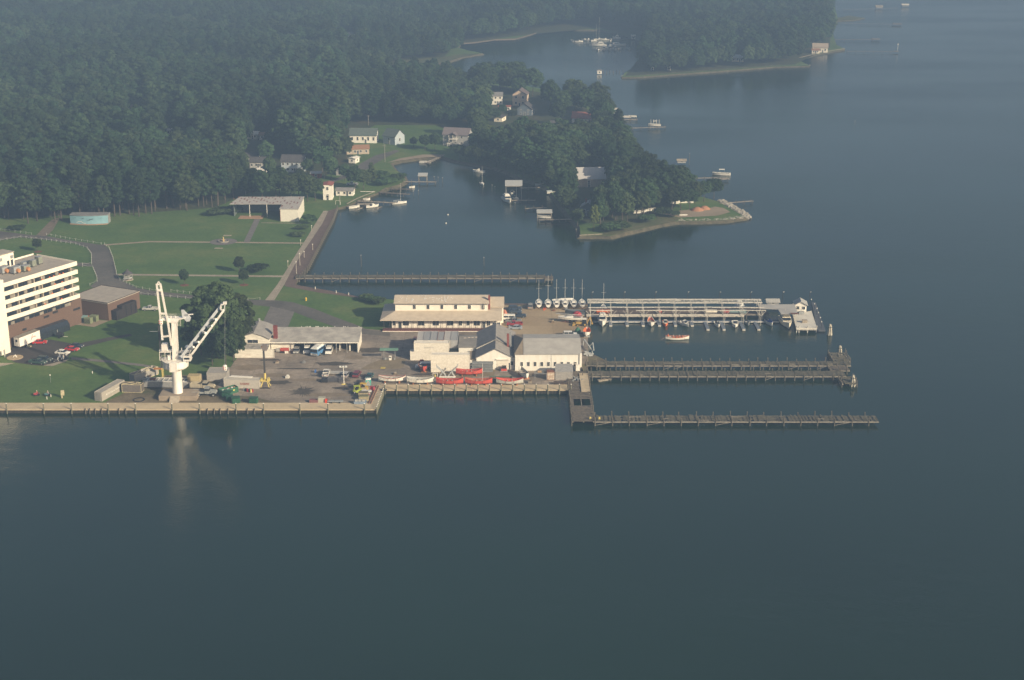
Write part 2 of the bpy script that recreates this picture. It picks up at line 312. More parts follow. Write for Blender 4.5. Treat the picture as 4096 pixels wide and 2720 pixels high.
for (x,y,a,b) in ((1000,1470,6,3),(1100,1500,7,2.2),(1300,1580,9,2.2),(1230,1520,6,1.6),(1420,1430,4,2)):
    q=P(x,y); n=18; sheet('worn_patch',None,RZ+.0015+x*1e-7,mt2('pale_wear',[(.17,.14,.105),(.25,.20,.145)],.3,2,mix=.4),world=[(q.x+a*rq.uniform(.6,1.1)*math.cos(2*PI*i/n),q.y+b*rq.uniform(.6,1.1)*math.sin(2*PI*i/n)) for i in range(n)])
# fountain plaza
fp=P(894,967); fm=MB(); fm.lathe([(5.6,RZ+.02),(5.6,RZ+.03)],32,(fp.x,fp.y)); setting(fm.build('paved_circle',PAVER))
# quays: concrete apron slabs with a timber fascia
def quay(px):
    o=sheet('quay',px,G+.15,QUAYC,skirt=.35); return o
quay([(-500,1611),(1478,1611),(1509,1538),(1543,1538),(1505,1637),(-500,1637)])
quay([(1543.5,1538),(2312,1538),(2312,1559),(1537,1559)])
fm=MB(); a=P(-500,1637,G); b=P(1503,1637,G); cq=P(1541,1541,G); fm.bar(b+Vector((.1,-.1,-.75)),cq+Vector((.1,0,-.75)),.12,1.1); fm.box(a.x,b.x,a.y-.14,a.y-.03,-1.0,G-.22)
x=a.x
while x<b.x:
    fm.box(x,x+uni(1.2,3),a.y-.30,a.y-.15,.05,uni(.35,.75)); x+=uni(3,5)
a2=P(1541,1559,G); b2=P(2312,1559,G); fm.box(a2.x,b2.x,a2.y-.12,a2.y-.03,-1,G-.22)
x=a2.x
while x<b2.x: fm.box(x,x+.5,a2.y-.3,a2.y-.13,-.5,.9); x+=1.05
setting(fm.build('quay_wall',mt('tarred_timber',(.055,.05,.04),(.025,.024,.02),scale=1)))
# ------------------------------------------------------------------ trees
def leafmat(name,c,c2):
    m=mt(name,c,c2,rough=.75,scale=.35,det=3,rand=.34,spec=.12); n=m.node_tree; b=n.nodes['Principled BSDF']
    gp=n.nodes.new('ShaderNodeNewGeometry'); wn=n.nodes.new('ShaderNodeTexNoise'); wn.inputs['Scale'].default_value=.013; wn.inputs['Detail'].default_value=3; n.links.new(gp.outputs['Position'],wn.inputs[0])
    wr=n.nodes.new('ShaderNodeMapRange'); wr.inputs[1].default_value=.35; wr.inputs[2].default_value=.65; wr.inputs[3].default_value=.72; wr.inputs[4].default_value=1.32; n.links.new(wn.outputs[0],wr.inputs[0])
    vm=n.nodes.new('ShaderNodeVectorMath'); vm.operation='SCALE'; n.links.new(b.inputs['Base Color'].links[0].from_socket,vm.inputs[0]); n.links.new(wr.outputs[0],vm.inputs['Scale']); n.links.new(vm.outputs[0],b.inputs['Base Color'])
    tr=n.nodes.new('ShaderNodeBsdfTranslucent'); mx=n.nodes.new('ShaderNodeMixShader'); mx.inputs[0].default_value=.32
    n.links.new(b.inputs['Base Color'].links[0].from_socket,tr.inputs['Color']); n.links.new(b.outputs[0],mx.inputs[1]); n.links.new(tr.outputs[0],mx.inputs[2]); n.links.new(mx.outputs[0],n.nodes['Material Output'].inputs['Surface']); return m
PINEM=leafmat('pine_needles',(.044,.084,.038),(.024,.050,.025))
LEAFM=leafmat('broad_leaves',(.060,.102,.043),(.031,.060,.028))
DKLEAF=leafmat('dark_leaves',(.062,.100,.038),(.034,.060,.024))
LTLEAF=leafmat('light_leaves',(.10,.14,.045),(.07,.10,.03))
BARK=mt('tree_bark',(.10,.08,.06),(.06,.048,.038),scale=2)
def crown(kind,h,seed,size=1.0):
    rg=np.random.RandomState(seed); cl=[]
    if kind=='pine':
        n=36; z0=h*.31
        for i in range(n):
            t=(i+rg.rand())/n; z=z0+(h-z0)*t
            rr=h*.165*(math.sin(min(1,(t*.86+.14))*PI)**.6)*(.55+.6*rg.rand())
            if t>.93: rr*=.3
            an=i*2.4+rg.rand(); cl.append((math.cos(an)*rr,math.sin(an)*rr,z,h*.062*(.8+.5*rg.rand()),.6))
    elif kind=='cone':
        n=26
        for i in range(n):
            t=(i+rg.rand())/n; rr=h*.22*(1-t)**.8*(.6+.5*rg.rand()); an=i*2.4
            cl.append((math.cos(an)*rr,math.sin(an)*rr,h*(.1+.88*t),h*.09*(1.15-t*.6),.8))
    elif kind=='shrub':
        n=12
        for i in range(n):
            an=i*2.4; rr=h*.55*math.sqrt((i+.5)/n); cl.append((math.cos(an)*rr,math.sin(an)*rr,h*(.45+.2*rg.rand()),h*.32,.85))
    else:
        big=size>1.2; n=95 if big else 58; R0=h*(.33 if big else .29); zc=h*(.56 if big else .60); rz=h*(.42 if big else .36)
        for i in range(n):
            u=1-2*(i+.5)/n; an=i*2.39996+rg.rand()*.5; q=math.sqrt(1-u*u); k=.62+.36*rg.rand()
            if u<(-.9 if big else -.75): continue
            cl.append((math.cos(an)*q*R0*k,math.sin(an)*q*R0*k,zc+u*rz*k,h*(.065 if big else .078)*(.8+.5*rg.rand()),.8))
    V=[];
    for (cx,cy,cz,r,fl) in cl:
        k=int(62*size) if size>1.2 else 92; d=rg.randn(k,3); d/=np.linalg.norm(d,axis=1)[:,None]; d[:,2]=np.where(d[:,2]<-.35,-d[:,2],d[:,2])
        p=d*r*(.72+.4*rg.rand(k,1)); p[:,2]*=fl; p+=np.array([cx,cy,cz])
        nn=d+rg.randn(k,3)*.45; nn/=np.linalg.norm(nn,axis=1)[:,None]
        a=np.cross(nn,rg.randn(k,3)); a/=np.linalg.norm(a,axis=1)[:,None]; b=np.cross(nn,a)
        s=(h*.0135+.14)*(.52 if size>1.2 else .80)*(.7+.7*rg.rand(k,1)); e=.75
        V.append(np.stack([p-a*s-b*s*e,p+a*s-b*s*e,p+a*s+b*s*e,p-a*s+b*s*e],1).reshape(-1,3))
    V=np.concatenate(V); n=len(V)//4
    me=bpy.data.meshes.new('crown'); me.from_pydata(V.tolist(),[],np.arange(n*4).reshape(-1,4).tolist()); return me
def trunk(kind,h,seed):
    rg=random.Random(seed); m=MB(); r=h*.014+.05; top=h*(.9 if kind in('pine','cone') else .6); p=Vector((0,0,-.3)); k=5
    for i in range(k):
        q=Vector((rg.uniform(-.012,.012)*h*(i+1)*.5,rg.uniform(-.012,.012)*h*(i+1)*.5,top*(i+1)/k)); m.tube(p,q,r*(1-i/k*.8),r*(1-(i+1)/k*.8),6); p=q
    for i in range(6):
        z=h*rg.uniform(.4,.75); a=i*1.1; L=h*.15; m.tube((0,0,z),(math.cos(a)*L,math.sin(a)*L,z+h*.08),r*.4,r*.15,5)
    me=bpy.data.meshes.new('trunk'); me.from_pydata(m.v,[],m.f); me.materials.append(BARK); return me
PROT={}
def protos(kind,h,mat,n,tagk,size=1.0):
    L=[]
    for i in range(n):
        c=crown(kind,h,100+len(PROT)*17+i*7,size); c.materials.append(mat); L.append((c,trunk(kind,h,i+3),h))
    PROT[tagk]=L
protos('pine',20,PINEM,6,'pine'); protos('round',15,LEAFM,5,'leaf'); protos('round',15,DKLEAF,3,'dark',2.6)
protos('cone',10,DKLEAF,2,'cone'); protos('shrub',2.4,DKLEAF,3,'shrub'); protos('round',9,LTLEAF,1,'light'); protos('round',7,DKLEAF,2,'small',1.0)
def mesh_obj(name,me,parent=None):
    o=bpy.data.objects.new(name,me); SC.collection.objects.link(o)
    if parent: o.parent=parent
    return o
TREES=[]
def tree(key,x,y,h,label=None,group=None,name=None,i=None,z=G,sx=1.0):
    pr=PROT[key]; c,t,h0=pr[random.randrange(len(pr)) if i is None else i%len(pr)]
    nm=name or {'pine':'pine_tree','leaf':'broadleaf_tree','dark':'broadleaf_tree','cone':'conifer_tree','shrub':'shrub','light':'willow_tree','small':'lawn_tree'}[key]
    r=thing(nm,label or '', 'shrub' if key=='shrub' else 'tree',(x,y,z),uni(0,6.28),group); s=h/h0; r.scale=(s*sx*uni(.85,1.18),s*sx*uni(.85,1.18),s)
    mesh_obj('crown',c,r)
    if key!='shrub': mesh_obj('trunk',t,r)
    TREES.append((r,key)); return r
# single trees that can be told apart
def ptree(key,px,py,h,label,sx=1.0,i=None,name=None,group=None):
    g=P(px,py); return tree(key,g.x,g.y,h,label,group,name,i,sx=sx)
ptree('dark',868,1432,25.5,'tallest tree of the dark clump beside the white crane',1.0,0)
ptree('dark',942,1400,20,'broad dark tree right behind the clump beside the garage gable',1.0,1)
ptree('dark',805,1420,15.5,'lower dark tree on the left flank of the clump, seen right behind the crane',1.0,2)
ptree('leaf',905,1478,13.5,'lighter green tree at the front foot of the clump above the grey container',1.0,0)
ptree('leaf',850,1462,12,'small tree at the foot of the clump behind the tan crate',1.0,3)
ptree('dark',935,1448,15,'tree hanging over the white wall left of the black mast',.9,0)
ptree('small',738,1141,6.2,'small round lawn tree in a red mulch ring, left of the walk',1.05,0)
ptree('small',976,1140,6.4,'small round lawn tree in a red mulch ring, right of the walk',1.0,1)
ptree('small',958,1090,6.3,'small dark lawn tree on the far side of the straight walk',1.15,0)
ptree('shrub',1030,1090,3.6,'big bushy shrub on the lawn beside the straight walk',1.6)
ptree('small',150,1006,5.6,'small dark tree alone on the lawn behind the cream building',1.0,1)
ptree('shrub',1240,896,4.6,'tall rounded shrub between the white shed wing and the brick promenade',1.1)
ptree('shrub',1208,917,1.9,'low clipped dark shrub, upper of the pair near the promenade',2.0)
ptree('shrub',1194,945,1.9,'low clipped dark shrub, lower of the pair near the promenade',2.2)
ptree('shrub',68,920,2.0,'low spreading dark shrub beside the road at the left edge',2.3)
for k,(x,y) in enumerate([(1462,1196),(1480,1201),(1498,1206),(1514,1212)]):
    ptree('shrub',x,y+6,2.6,'%s dark shrub from the left in the row beside the long building'%od(k),1.25,group='shrubs by the long building')
for k,x in enumerate([866,890,914,938]):
    ptree('shrub',x,862-(k*3),3.4,'%s dark shrub from the left at the open end of the long shed'%od(k),1.5,group='shrubs by the open shed')
for (x,y) in ((738,1141),(976,1140),(152,1007)):
    q=P(x,y); mm=MB(); mm.lathe([(1.7,G+.04),(1.6,G+.1)],14,(q.x,q.y)); setting(mm.build('mulch_bed',mt('red_mulch',(.2,.08,.045),(.12,.05,.03),world=True,scale=3)))
hand=[('leaf',1080,708,11,1.1),('leaf',1232,704,9,1.1),('leaf',1118,724,7,1.2),('leaf',1200,730,7,1.2),('leaf',1250,650,14,1.1),('leaf',1300,640,12,1.1),('leaf',962,705,13,1.1),('leaf',985,762,11,1.1),('leaf',1066,652,12,1.1),('leaf',1096,610,13,1.1),('leaf',1003,800,12,1.1),('leaf',1050,806,15,1.2),('leaf',1105,800,16,1.2),('leaf',1165,808,13,1.2),('leaf',1230,806,13,1.2),('leaf',1262,802,11,1),('light',1118,775,13,1.1),('leaf',1195,790,12,1.2),('dark',1010,770,12,1.2),
 ('leaf',1420,760,12,1.1),('leaf',1455,758,10,1.1),('cone',1487,726,9.5,1.1),('leaf',1380,725,9,1.1),('shrub',1560,735,4,1.6),('shrub',1585,728,4,1.5),('shrub',1535,742,3.5,1.6),('shrub',1605,715,3,1.4),('shrub',1520,715,4,1.6),('leaf',1325,720,12,1.0),('leaf',1290,690,14,1.0),
 ('leaf',1340,655,15,1.1),('leaf',1385,640,13,1.0),('leaf',1700,602,9,1.1),('leaf',1740,600,10,1.1),('leaf',1655,590,6,1.2),('light',1958,560,9,1.1),('leaf',1862,640,6,1.2),('leaf',1905,650,10,1.2),('leaf',1895,600,9,1.1),('leaf',2310,905,8,1.1),('leaf',2180,700,11,1.3),('leaf',2225,640,12,1.2),('leaf',2040,620,9,1.3),('leaf',2110,610,8,1.3),('leaf',2170,590,9,1.2),
 ('leaf',1985,486,8,1.2),('leaf',2010,462,7,1.2),('leaf',2050,478,6,1.3),('leaf',2855,795,10,1.15),('leaf',2688,842,12,1.1),('leaf',2722,842,12.5,1.1),('leaf',2757,836,10,1.1),('leaf',2780,815,11,1.1),('leaf',2815,806,10,1.1),
 ('leaf',2700,808,17,1.15),('leaf',2640,812,16,1.1),('leaf',2745,800,14,1.1),('leaf',2600,850,13,1.1),('leaf',2490,890,14,1.1),('leaf',2545,862,12,1.1),('light',2375,925,12,.7),('leaf',2400,905,12,1),('leaf',2392,880,9,1.1),('shrub',2650,865,4,1.6),('shrub',2690,868,3.4,1.4),('shrub',2480,920,4,1.6),('shrub',2445,928,4,1.5),('shrub',2590,890,3.5,1.6),
 ('leaf',1880,650,9,1.3),('leaf',1915,656,9.5,1.3),('leaf',1950,661,8,1.3),('leaf',1985,669,9.5,1.3),('leaf',2022,682,9,1.3),('leaf',2060,697,10,1.3),('leaf',2095,712,9,1.2),('leaf',2130,724,10,1.3),('leaf',2168,737,11,1.3),('leaf',2202,766,11,1.2),('leaf',2228,797,11,1.2),('leaf',2252,830,11,1.2),('leaf',2280,862,10,1.2),('leaf',1840,636,8,1.3),
 ('leaf',2130,385,19,1.25),('leaf',2060,366,21,1.25),('leaf',2000,362,20,1.25),('leaf',1940,375,18,1.2),('leaf',2075,400,15,1.1),('leaf',2200,445,20,1.1),('leaf',2250,470,17,1.1),('leaf',2300,440,20,1.1),('leaf',2345,470,18,1.1),('leaf',2390,450,19,1.15),('leaf',2425,490,16,1.1),('leaf',2230,500,14,1.1),('leaf',2440,520,9,1.1)]
# landmarks used to say which tree is meant
LM=[((360,880),'the turquoise mural wall'),((1070,850),'the long open shed'),((1240,700),'the red lean-to shed'),((1310,770),'the tall white house by the cove'),((548,470),'the brown house deep in the wood'),((683,530),'the beige trailer in the wood'),((1050,545),'the scattered white huts in the wood'),
 ((1165,660),'the white house with a dormer'),((1450,560),'the green-roofed white house'),((1560,560),'the green-roofed barn'),((1430,600),'the orange-roofed bungalow'),((1820,560),'the two-storey house with balconies'),((2070,400),'the tan gabled house'),((1990,480),'the small cream trailer'),((2330,480),'the red-roofed house on the point'),
 ((2355,720),'the long grey-roofed house'),((2350,850),'the small cottage by the bulkhead'),((2790,830),'the orange dirt mounds'),((2180,850),'the boat lift with a grey roof'),((2050,770),'the high boathouse roof'),((2970,860),'the stone revetment point'),((165,905),'the leafy path into the wood'),((1700,620),'the cove with a stone edge'),((1540,760),'the broken old dock'),((25,900),'the left edge of the lawn'),((900,830),'the dark hedge by the shed')]
LMW=[(P(*a),b) for a,b in LM]
WOOD_PX=[(-400,872),(60,888),(165,902),(290,878),(470,877),(585,865),(731,851),(880,826),(930,812),(985,745),(985,690),(1000,672),(1100,640),(1250,650),(1300,640),(1380,570),(1400,500),(1500,495),(1760,500),(1900,520),(1910,620),(1860,640),(1960,664),(2080,705),(2180,742),(2240,800),(2290,862),(2325,900),(2400,915),(2480,900),(2560,880),(2650,855),(2690,815),(2745,806),(2765,800),(2715,778),(2635,742),(2540,685),(2490,610),(2470,550),(2425,520),(2405,470),(2260,388),(1950,340),(1530,325),(1350,335),(1300,345),(1500,286),(1640,246),(1785,228),(1845,212),(1832,170),(2062,147),(2230,106),(2400,104),(2600,150),(2600,185),(2556,282),(2620,297),(2900,277),(3130,259),(3196,246),(3320,175),(3318,60),(3318,-100),(-3000,-100),(-2000,560)]
CLEAR=[[(1375,640),(1375,570),(1400,495),(1600,500),(1620,560),(1760,585),(1800,640),(1560,650),(1480,760),(1230,820),(1225,690),(1290,680)],
 [(1730,640),(1745,505),(1890,500),(1900,560),(1860,672),(1780,665)],[(1935,590),(1945,375),(2270,375),(2285,500),(2275,590)],[(2262,585),(2285,455),(2385,455),(2392,585)],
 [(2282,852),(2280,690),(2432,690),(2436,850)],[(2300,930),(2300,800),(2400,800),(2400,930)],[(2560,882),(2640,800),(2990,800),(2990,900)],
 [(500,600),(500,465),(600,465),(600,600)],[(645,668),(650,520),(722,520),(722,668)],[(978,655),(975,538),(1128,538),(1125,655)],[(955,760),(960,600),(1060,600),(1060,760)],[(1090,720),(1100,650),(1270,650),(1290,800),(1200,800)],
 [(1335,222),(1335,140),(1430,140),(1430,222)],[(3225,240),(3240,195),(3330,195),(3390,235)],[(2920,275),(2925,238),(2980,238),(2980,275)],[(2995,215),(3000,180),(3020,180),(3020,215)],[(2660,310),(2665,265),(2690,265),(2690,310)],
 [(1640,150),(1655,122),(1730,122),(1730,150)],[(2130,560),(2130,500),(2260,490),(2260,540)],[(1885,620),(1885,575),(1985,570),(1985,620)],[(1660,610),(1660,575),(1620,560),(1700,560)]]
def gap(x,y): return .5*math.sin(x*.061+y*.023+.7)*math.sin(y*.052-x*.017)+.35*math.sin(x*.13-y*.09)
cand=[]; rg=random.Random(11)
yy=560.0
while yy<1760:
    sp=5.3 if yy<1100 else 6.6
    xl,_=-yy*.36,0; xx=xl-10
    while xx<yy*.30+40:
        x=xx+rg.uniform(-2.9,2.9); y=yy+rg.uniform(-2.9,2.9); px,py=proj(x,y,G)
        if gap(x,y)<.72 and rg.random()>.04 and -60<px<4150 and inpoly(px,py,WOOD_PX) and not any(inpoly(px,py,c) for c in CLEAR): cand.append((x,y,px,py))
        xx+=sp
    yy+=sp
def patch(x,y): return math.sin(x*.021+1.3)*math.cos(y*.017)+.6*math.sin(x*.05+y*.043)
ind=[];rest=[]
cand.sort(key=lambda c:c[1])
for c in cand:
    ok=-10<c[2]<4106
    (ind if ok and len(ind)<218 else rest).append(c)
def tkind(x,y,px,py):
    v=patch(x,y)+rg.uniform(-.7,.7)
    if px>1800 and py>330: k='pine' if v>.7 else 'leaf'; h=rg.uniform(10,17)
    else: k='pine' if v>-.35 else 'leaf'; h=rg.uniform(16.5,22.5) if k=='pine' else rg.uniform(12,18)
    if 1370<px<1900 and py<505: h*=.8
    return k,h
items=[]
for x,y,px,py in ind:
    k,h=tkind(x,y,px,py); items.append((k,x,y,h,rg.uniform(.85,1.15)))
for k,px,py,h,sx in hand:
    g=P(px,py); items.append((k,g.x,g.y,h,sx))
KN={'pine':'pine tree','leaf':'broadleaf tree','dark':'dark broadleaf tree','light':'pale green tree','cone':'pointed conifer','shrub':'leafy bush'}
cnt={}
near=[]
for it in items:
    d=sorted(((Vector((it[1],it[2]))-w.xy).length,i) for i,(w,b) in enumerate(LMW))[0]; near.append((d[1],it[0],d[0],it))
near.sort(key=lambda q:(q[0],q[1],q[2]))
for li,k,d,it in near:
    n=cnt.get((li,k),0); cnt[(li,k)]=n+1
    lab='%s%s %s to %s'%('tall ' if it[3]>19 else 'low ' if it[3]<8 else '',KN[k],'closest' if n==0 else od(n)+' closest',LMW[li][1])
    tree(k,it[1],it[2],it[3],lab,'trees along the shore and the near edge of the wood',sx=it[4])
# the deep wood reads as one mass: points carrying crowns
def mass(name,pts,keys,zoff=0):
    me=bpy.data.meshes.new(name); me.from_pydata([(p[0],p[1],G+zoff) for p in pts],[],[])
    for an,ty,vals in (('kind_index','INT',[p[2] for p in pts]),('size','FLOAT_VECTOR',None),('turn','FLOAT',[rg.uniform(0,6.28) for p in pts])):
        a=me.attributes.new(an,ty,'POINT'); 
        if vals is None: a.data.foreach_set('vector',[w for p in pts for w in (p[3]*rg.uniform(.85,1.25),p[3]*rg.uniform(.85,1.25),p[3])])
        else: a.data.foreach_set('value',vals)
    o=bpy.data.objects.new(name,me); SC.collection.objects.link(o); setting(o,'stuff')
    ng=bpy.data.node_groups.new(name,'GeometryNodeTree'); ng.interface.new_socket('Geometry',in_out='INPUT',socket_type='NodeSocketGeometry'); ng.interface.new_socket('Geometry',in_out='OUTPUT',socket_type='NodeSocketGeometry')
    N=ng.nodes; L=ng.links; gi=N.new('NodeGroupInput'); go=N.new('NodeGroupOutput'); jn=N.new('GeometryNodeJoinGeometry')
    def attr(nm,ty):
        a=N.new('GeometryNodeInputNamedAttribute'); a.data_type=ty; a.inputs['Name'].default_value=nm; return a.outputs['Attribute']
    ki=attr('kind_index','INT'); sz=attr('size','FLOAT_VECTOR'); tn=attr('turn','FLOAT')
    cx=N.new('ShaderNodeCombineXYZ'); L.new(tn,cx.inputs[2])
    for i,ob in enumerate(keys):
        io=N.new('GeometryNodeInstanceOnPoints'); oi=N.new('GeometryNodeObjectInfo'); oi.inputs[0].default_value=ob; oi.transform_space='ORIGINAL'; oi.inputs['As Instance'].default_value=True
        cmp=N.new('FunctionNodeCompare'); cmp.data_type='INT'; cmp.operation='EQUAL'; 
        si=[s for s in cmp.inputs if s.type=='INT']; L.new(ki,si[0]); si[1].default_value=i
        L.new(gi.outputs[0],io.inputs['Points']); L.new(cmp.outputs[0],io.inputs['Selection']); L.new(oi.outputs['Geometry'],io.inputs['Instance'])
        L.new(cx.outputs[0],io.inputs['Rotation']); L.new(sz,io.inputs['Scale']); L.new(io.outputs[0],jn.inputs[0])
    L.new(jn.outputs[0],go.inputs[0]); md=o.modifiers.new('spread','NODES'); md.node_group=ng; return o
cp={}
for r,k in TREES:
    for ch in r.children:
        if ch.name.startswith('crown'): cp.setdefault(ch.data.name,(ch,k))
pobs=[];pk=[]
for key in('pine','leaf'):
    for c,t,h in PROT[key]:
        if c.name in cp: pobs.append(cp[c.name][0]); pk.append((key,h))
pts=[]
for x,y,px,py in rest:
    k,h=tkind(x,y,px,py); idx=[i for i,q in enumerate(pk) if q[0]==k]; i=rg.choice(idx); pts.append((x,y,i,h/pk[i][1]*rg.uniform(.95,1.15)))
mass('forest',pts,pobs)
# ------------------------------------------------------------------ buildings
def gable(m,x0,x1,y0,y1,ze,zr,ov=.4,th=.18,axis='x'):
    """two roof slabs; ridge along axis"""
    if axis=='x':
        yc=(y0+y1)/2; k=(zr-ze)/(yc-y0)
        for sgn,ya in ((1,y0),(-1,y1)):
            yo=ya-sgn*ov; zo=ze-k*ov
            m.add([(x0-ov,yo,zo),(x1+ov,yo,zo),(x1+ov,yc,zr),(x0-ov,yc,zr),(x0-ov,yo,zo+th),(x1+ov,yo,zo+th),(x1+ov,yc,zr+th),(x0-ov,yc,zr+th)],
             [(0,1,2,3),(4,5,6,7),(0,1,5,4),(1,2,6,5),(2,3,7,6),(3,0,4,7)])
    else:
        xc=(x0+x1)/2; k=(zr-ze)/(xc-x0)
        for sgn,xa in ((1,x0),(-1,x1)):
            xo=xa-sgn*ov; zo=ze-k*ov
            m.add([(xo,y0-ov,zo),(xc,y0-ov,zr),(xc,y1+ov,zr),(xo,y1+ov,zo),(xo,y0-ov,zo+th),(xc,y0-ov,zr+th),(xc,y1+ov,zr+th),(xo,y1+ov,zo+th)],
             [(0,1,2,3),(4,5,6,7),(0,1,5,4),(1,2,6,5),(2,3,7,6),(3,0,4,7)])
    return m
def gwall(m,x0,x1,y0,y1,ze,zr,axis='x'):
    m.box(x0,x1,y0,y1,0,ze)
    if axis=='x':
        yc=(y0+y1)/2; m.add([(x0,y0,ze),(x0,y1,ze),(x0,yc,zr),(x1,y0,ze),(x1,y1,ze),(x1,yc,zr)],[(0,2,1),(3,4,5),(0,3,5,2),(1,2,5,4),(0,1,4,3)])
    else:
        xc=(x0+x1)/2; m.add([(x0,y0,ze),(x1,y0,ze),(xc,y0,zr),(x0,y1,ze),(x1,y1,ze),(xc,y1,zr)],[(0,1,2),(3,5,4),(0,2,5,3),(1,4,5,2),(0,3,4,1)])
    return m
def win(parent,x,y,z,w,h,face='y',mat=None,name='window',frame=True,d=.05):
    """window/door on the front (face y-) or right (x+) wall; x,y centre on the wall plane"""
    def bx(W,Hh,a,b):
        m=MB()
        if face=='y': m.box(x-W/2,x+W/2,y-b,y-a,z-Hh/2,z+Hh/2)
        elif face=='x': m.box(x+a,x+b,y-W/2,y+W/2,z-Hh/2,z+Hh/2)
        elif face=='-x': m.box(x-b,x-a,y-W/2,y+W/2,z-Hh/2,z+Hh/2)
        return m
    o=bx(w,h,-.02,d).build(name,mat or GLASS(),parent)
    if frame:
        m=MB(); t=.12
        for (dx,dz,W,Hh) in ((0,h/2+t/2,w+2*t,t),(0,-h/2-t/2,w+2*t,t),(-w/2-t/2,0,t,h),(w/2+t/2,0,t,h),(0,0,.035,h)):
            if face=='y': m.box(x+dx-W/2,x+dx+W/2,y-d-.03,y-.0,z+dz-Hh/2,z+dz+Hh/2)
            elif face=='x': m.box(x,x+d+.03,y+dx-W/2,y+dx+W/2,z+dz-Hh/2,z+dz+Hh/2)
            else: m.box(x-d-.03,x,y+dx-W/2,y+dx+W/2,z+dz-Hh/2,z+dz+Hh/2)
        m.build('frame',WHITE(),o)
    return o
HOTM=mt('cream_panel',(.80,.745,.63),(.73,.67,.56),scale=.25,rough=.8)
FLATR=mt('gravel_roof',(.40,.355,.30),(.32,.285,.24),scale=.5,det=6)
def hotel():
    A=(-163.9,466.8); an=R(59.5); t=thing('office_block','tall cream and brown block with long white balcony bands at the left edge','building',(A[0],A[1],G),an)
    L=32.2; D=21; B=3.3
    m=MB(); m.box(-12,L-1.8,2.2,D-.3,9.0,21.75); m.build('wall',mt('tinted_glass_wall',(.05,.055,.06),(.025,.03,.035),rough=.3,scale=.5),t)
    m=MB(); m.box(-12,L+3.4,B,D,0,9.2); m.build('brick_base',BRICK(),t)
    m=MB(); m.box(-12.5,-.05,-.6,14,0,24.6); m.build('stair_tower',HOTM,t)
    tops=[23.2,20.3,17.45,14.6,11.75]
    for i,z in enumerate(tops):
        m=MB(); m.box(0,L,0,.25,z-1.4,z); m.box(L-.25,L,.25,D-2 if i==0 else 5.5,z-1.4,z)
        if i==0: m.box(0,L,D-.25,D,z-1.4,z)
        m.build('balcony_band',HOTM,t)
        m=MB(); m.box(0,L-.3,.3,2.3 if i else D-.3,z-1.42,z-1.2 if i else z-.5); m.build('balcony_floor' if i else 'roof_deck',mt('balcony_deck',(.3,.13,.08),(.2,.1,.07)) if i else FLATR,t)
    # column strips, curtains and window bays per floor
    for i,z in enumerate(tops[1:]+[8.95]):
        zz=z-1.2 if i<4 else 7.55; hh=2.9 if i<4 else 1.4
        x=.6; k=0
        while x<L-2.4:
            w=uni(1.2,2.1); m=MB(); m.box(x,x+w,2.0 if i<4 else 3.1,2.22 if i<4 else 3.32,zz+.1,zz+hh-.35); m.build('window',GLASS() if (k+i)%3 else mt('curtain_grey',(.30,.27,.23),(.2,.18,.15)),t); x+=w+.28; k+=1
        m=MB()
        for xx in (6.9,14.0,17.2,L-2.0): m.box(xx,xx+.35,1.2 if i<4 else 3.2,2.3 if i<4 else 3.35,zz,zz+hh)
        m.build('partition',mt('beige_partition',(.5,.42,.33)),t)
    OR=mt('orange_life_vest',(.75,.16,.04),(.6,.12,.03))
    for (x,z) in ((16.8,20.3),(20.0,20.3),(21.8,20.3),(24.4,20.3),(26.0,20.3),(22.0,17.45),(25.2,17.45),(20.5,14.6),(26.2,14.6),(17.0,11.75),(24.3,11.75)):
        q=t.matrix_basis
        wx=A[0]+x*math.cos(an)-.32*math.sin(an)*1.0; wy=A[1]+x*math.sin(an)+.32*math.cos(an)
        mm=MB(); mm.box(-.28,.28,-.09,.09,-.1,.22,.05,.02)
        o=mm.build('life_vest',OR,None,(wx,wy,G+z+.1),an); OV.append((o,x,z))
    m=MB(); m.box(6,18.9,15.3,D-.4,22.7,27.4); m.build('penthouse',HOTM,t)
    m=MB(); m.box(5.8,19.1,15.1,D-.2,27.4,27.65); m.build('penthouse_roof',FLATR,t)
    for x in (16.3,17.9): win(t,x,15.3,24.0,.9,2.0,'y',frame=False)
    for x in (12.6,17.4): MB().box(x,x+.9,14.8,15.29,25.6,26.5).build('vent',GREYM(),t)
    # louvre boxes on the brick, glass lean-to
    for (x,z,w) in ((9,4.2,1.6),(18.5,6.0,2.2),(22.5,6.6,2.2),(L-.5,5.2,3)): MB().box(x,x+w,B-.16,B+.02,z,z+.7).build('louvre',DARK(),t)
    m=MB(); m.add([(11,B,0),(27,B,0),(27,B-2.6,0),(11,B-2.6,0),(11,B,3.6),(27,B,3.6),(27,B-1.6,3.4),(11,B-1.6,3.4),(27,B-2.6,2.1),(11,B-2.6,2.1)],[(3,2,8,9),(9,8,6,7),(7,6,5,4),(0,3,9,7,4),(1,2,8,6,5)])
    m.build('glass_lean_to',mt('dark_conservatory_glass',(.03,.036,.045),(.02,.025,.03),rough=.15,spec=.6),t)
    m=MB()
    for k in range(9):
        x=11+k*2; m.bar((x,B-2.63,0),(x,B-2.63,2.1),.07); m.bar((x,B-2.6,2.13),(x,B-1.6,3.43),.07)
    m.build('glazing_bars',DARK(),t)
    return A,an
OV=[]
hA,hn=hotel()
for i,(o,x,z) in enumerate(OV):
    row={20.3:'top',17.45:'second',14.6:'third',11.75:'lowest'}[z]; same=[q for q in OV if q[2]==z]; same.sort(key=lambda q:q[1]); k=[q[0] for q in same].index(o)
    tag(o,'%s orange life vest from the left hanging on the %s open balcony rail'%(od(k),row),'life vest','life vests on the balcony rails')
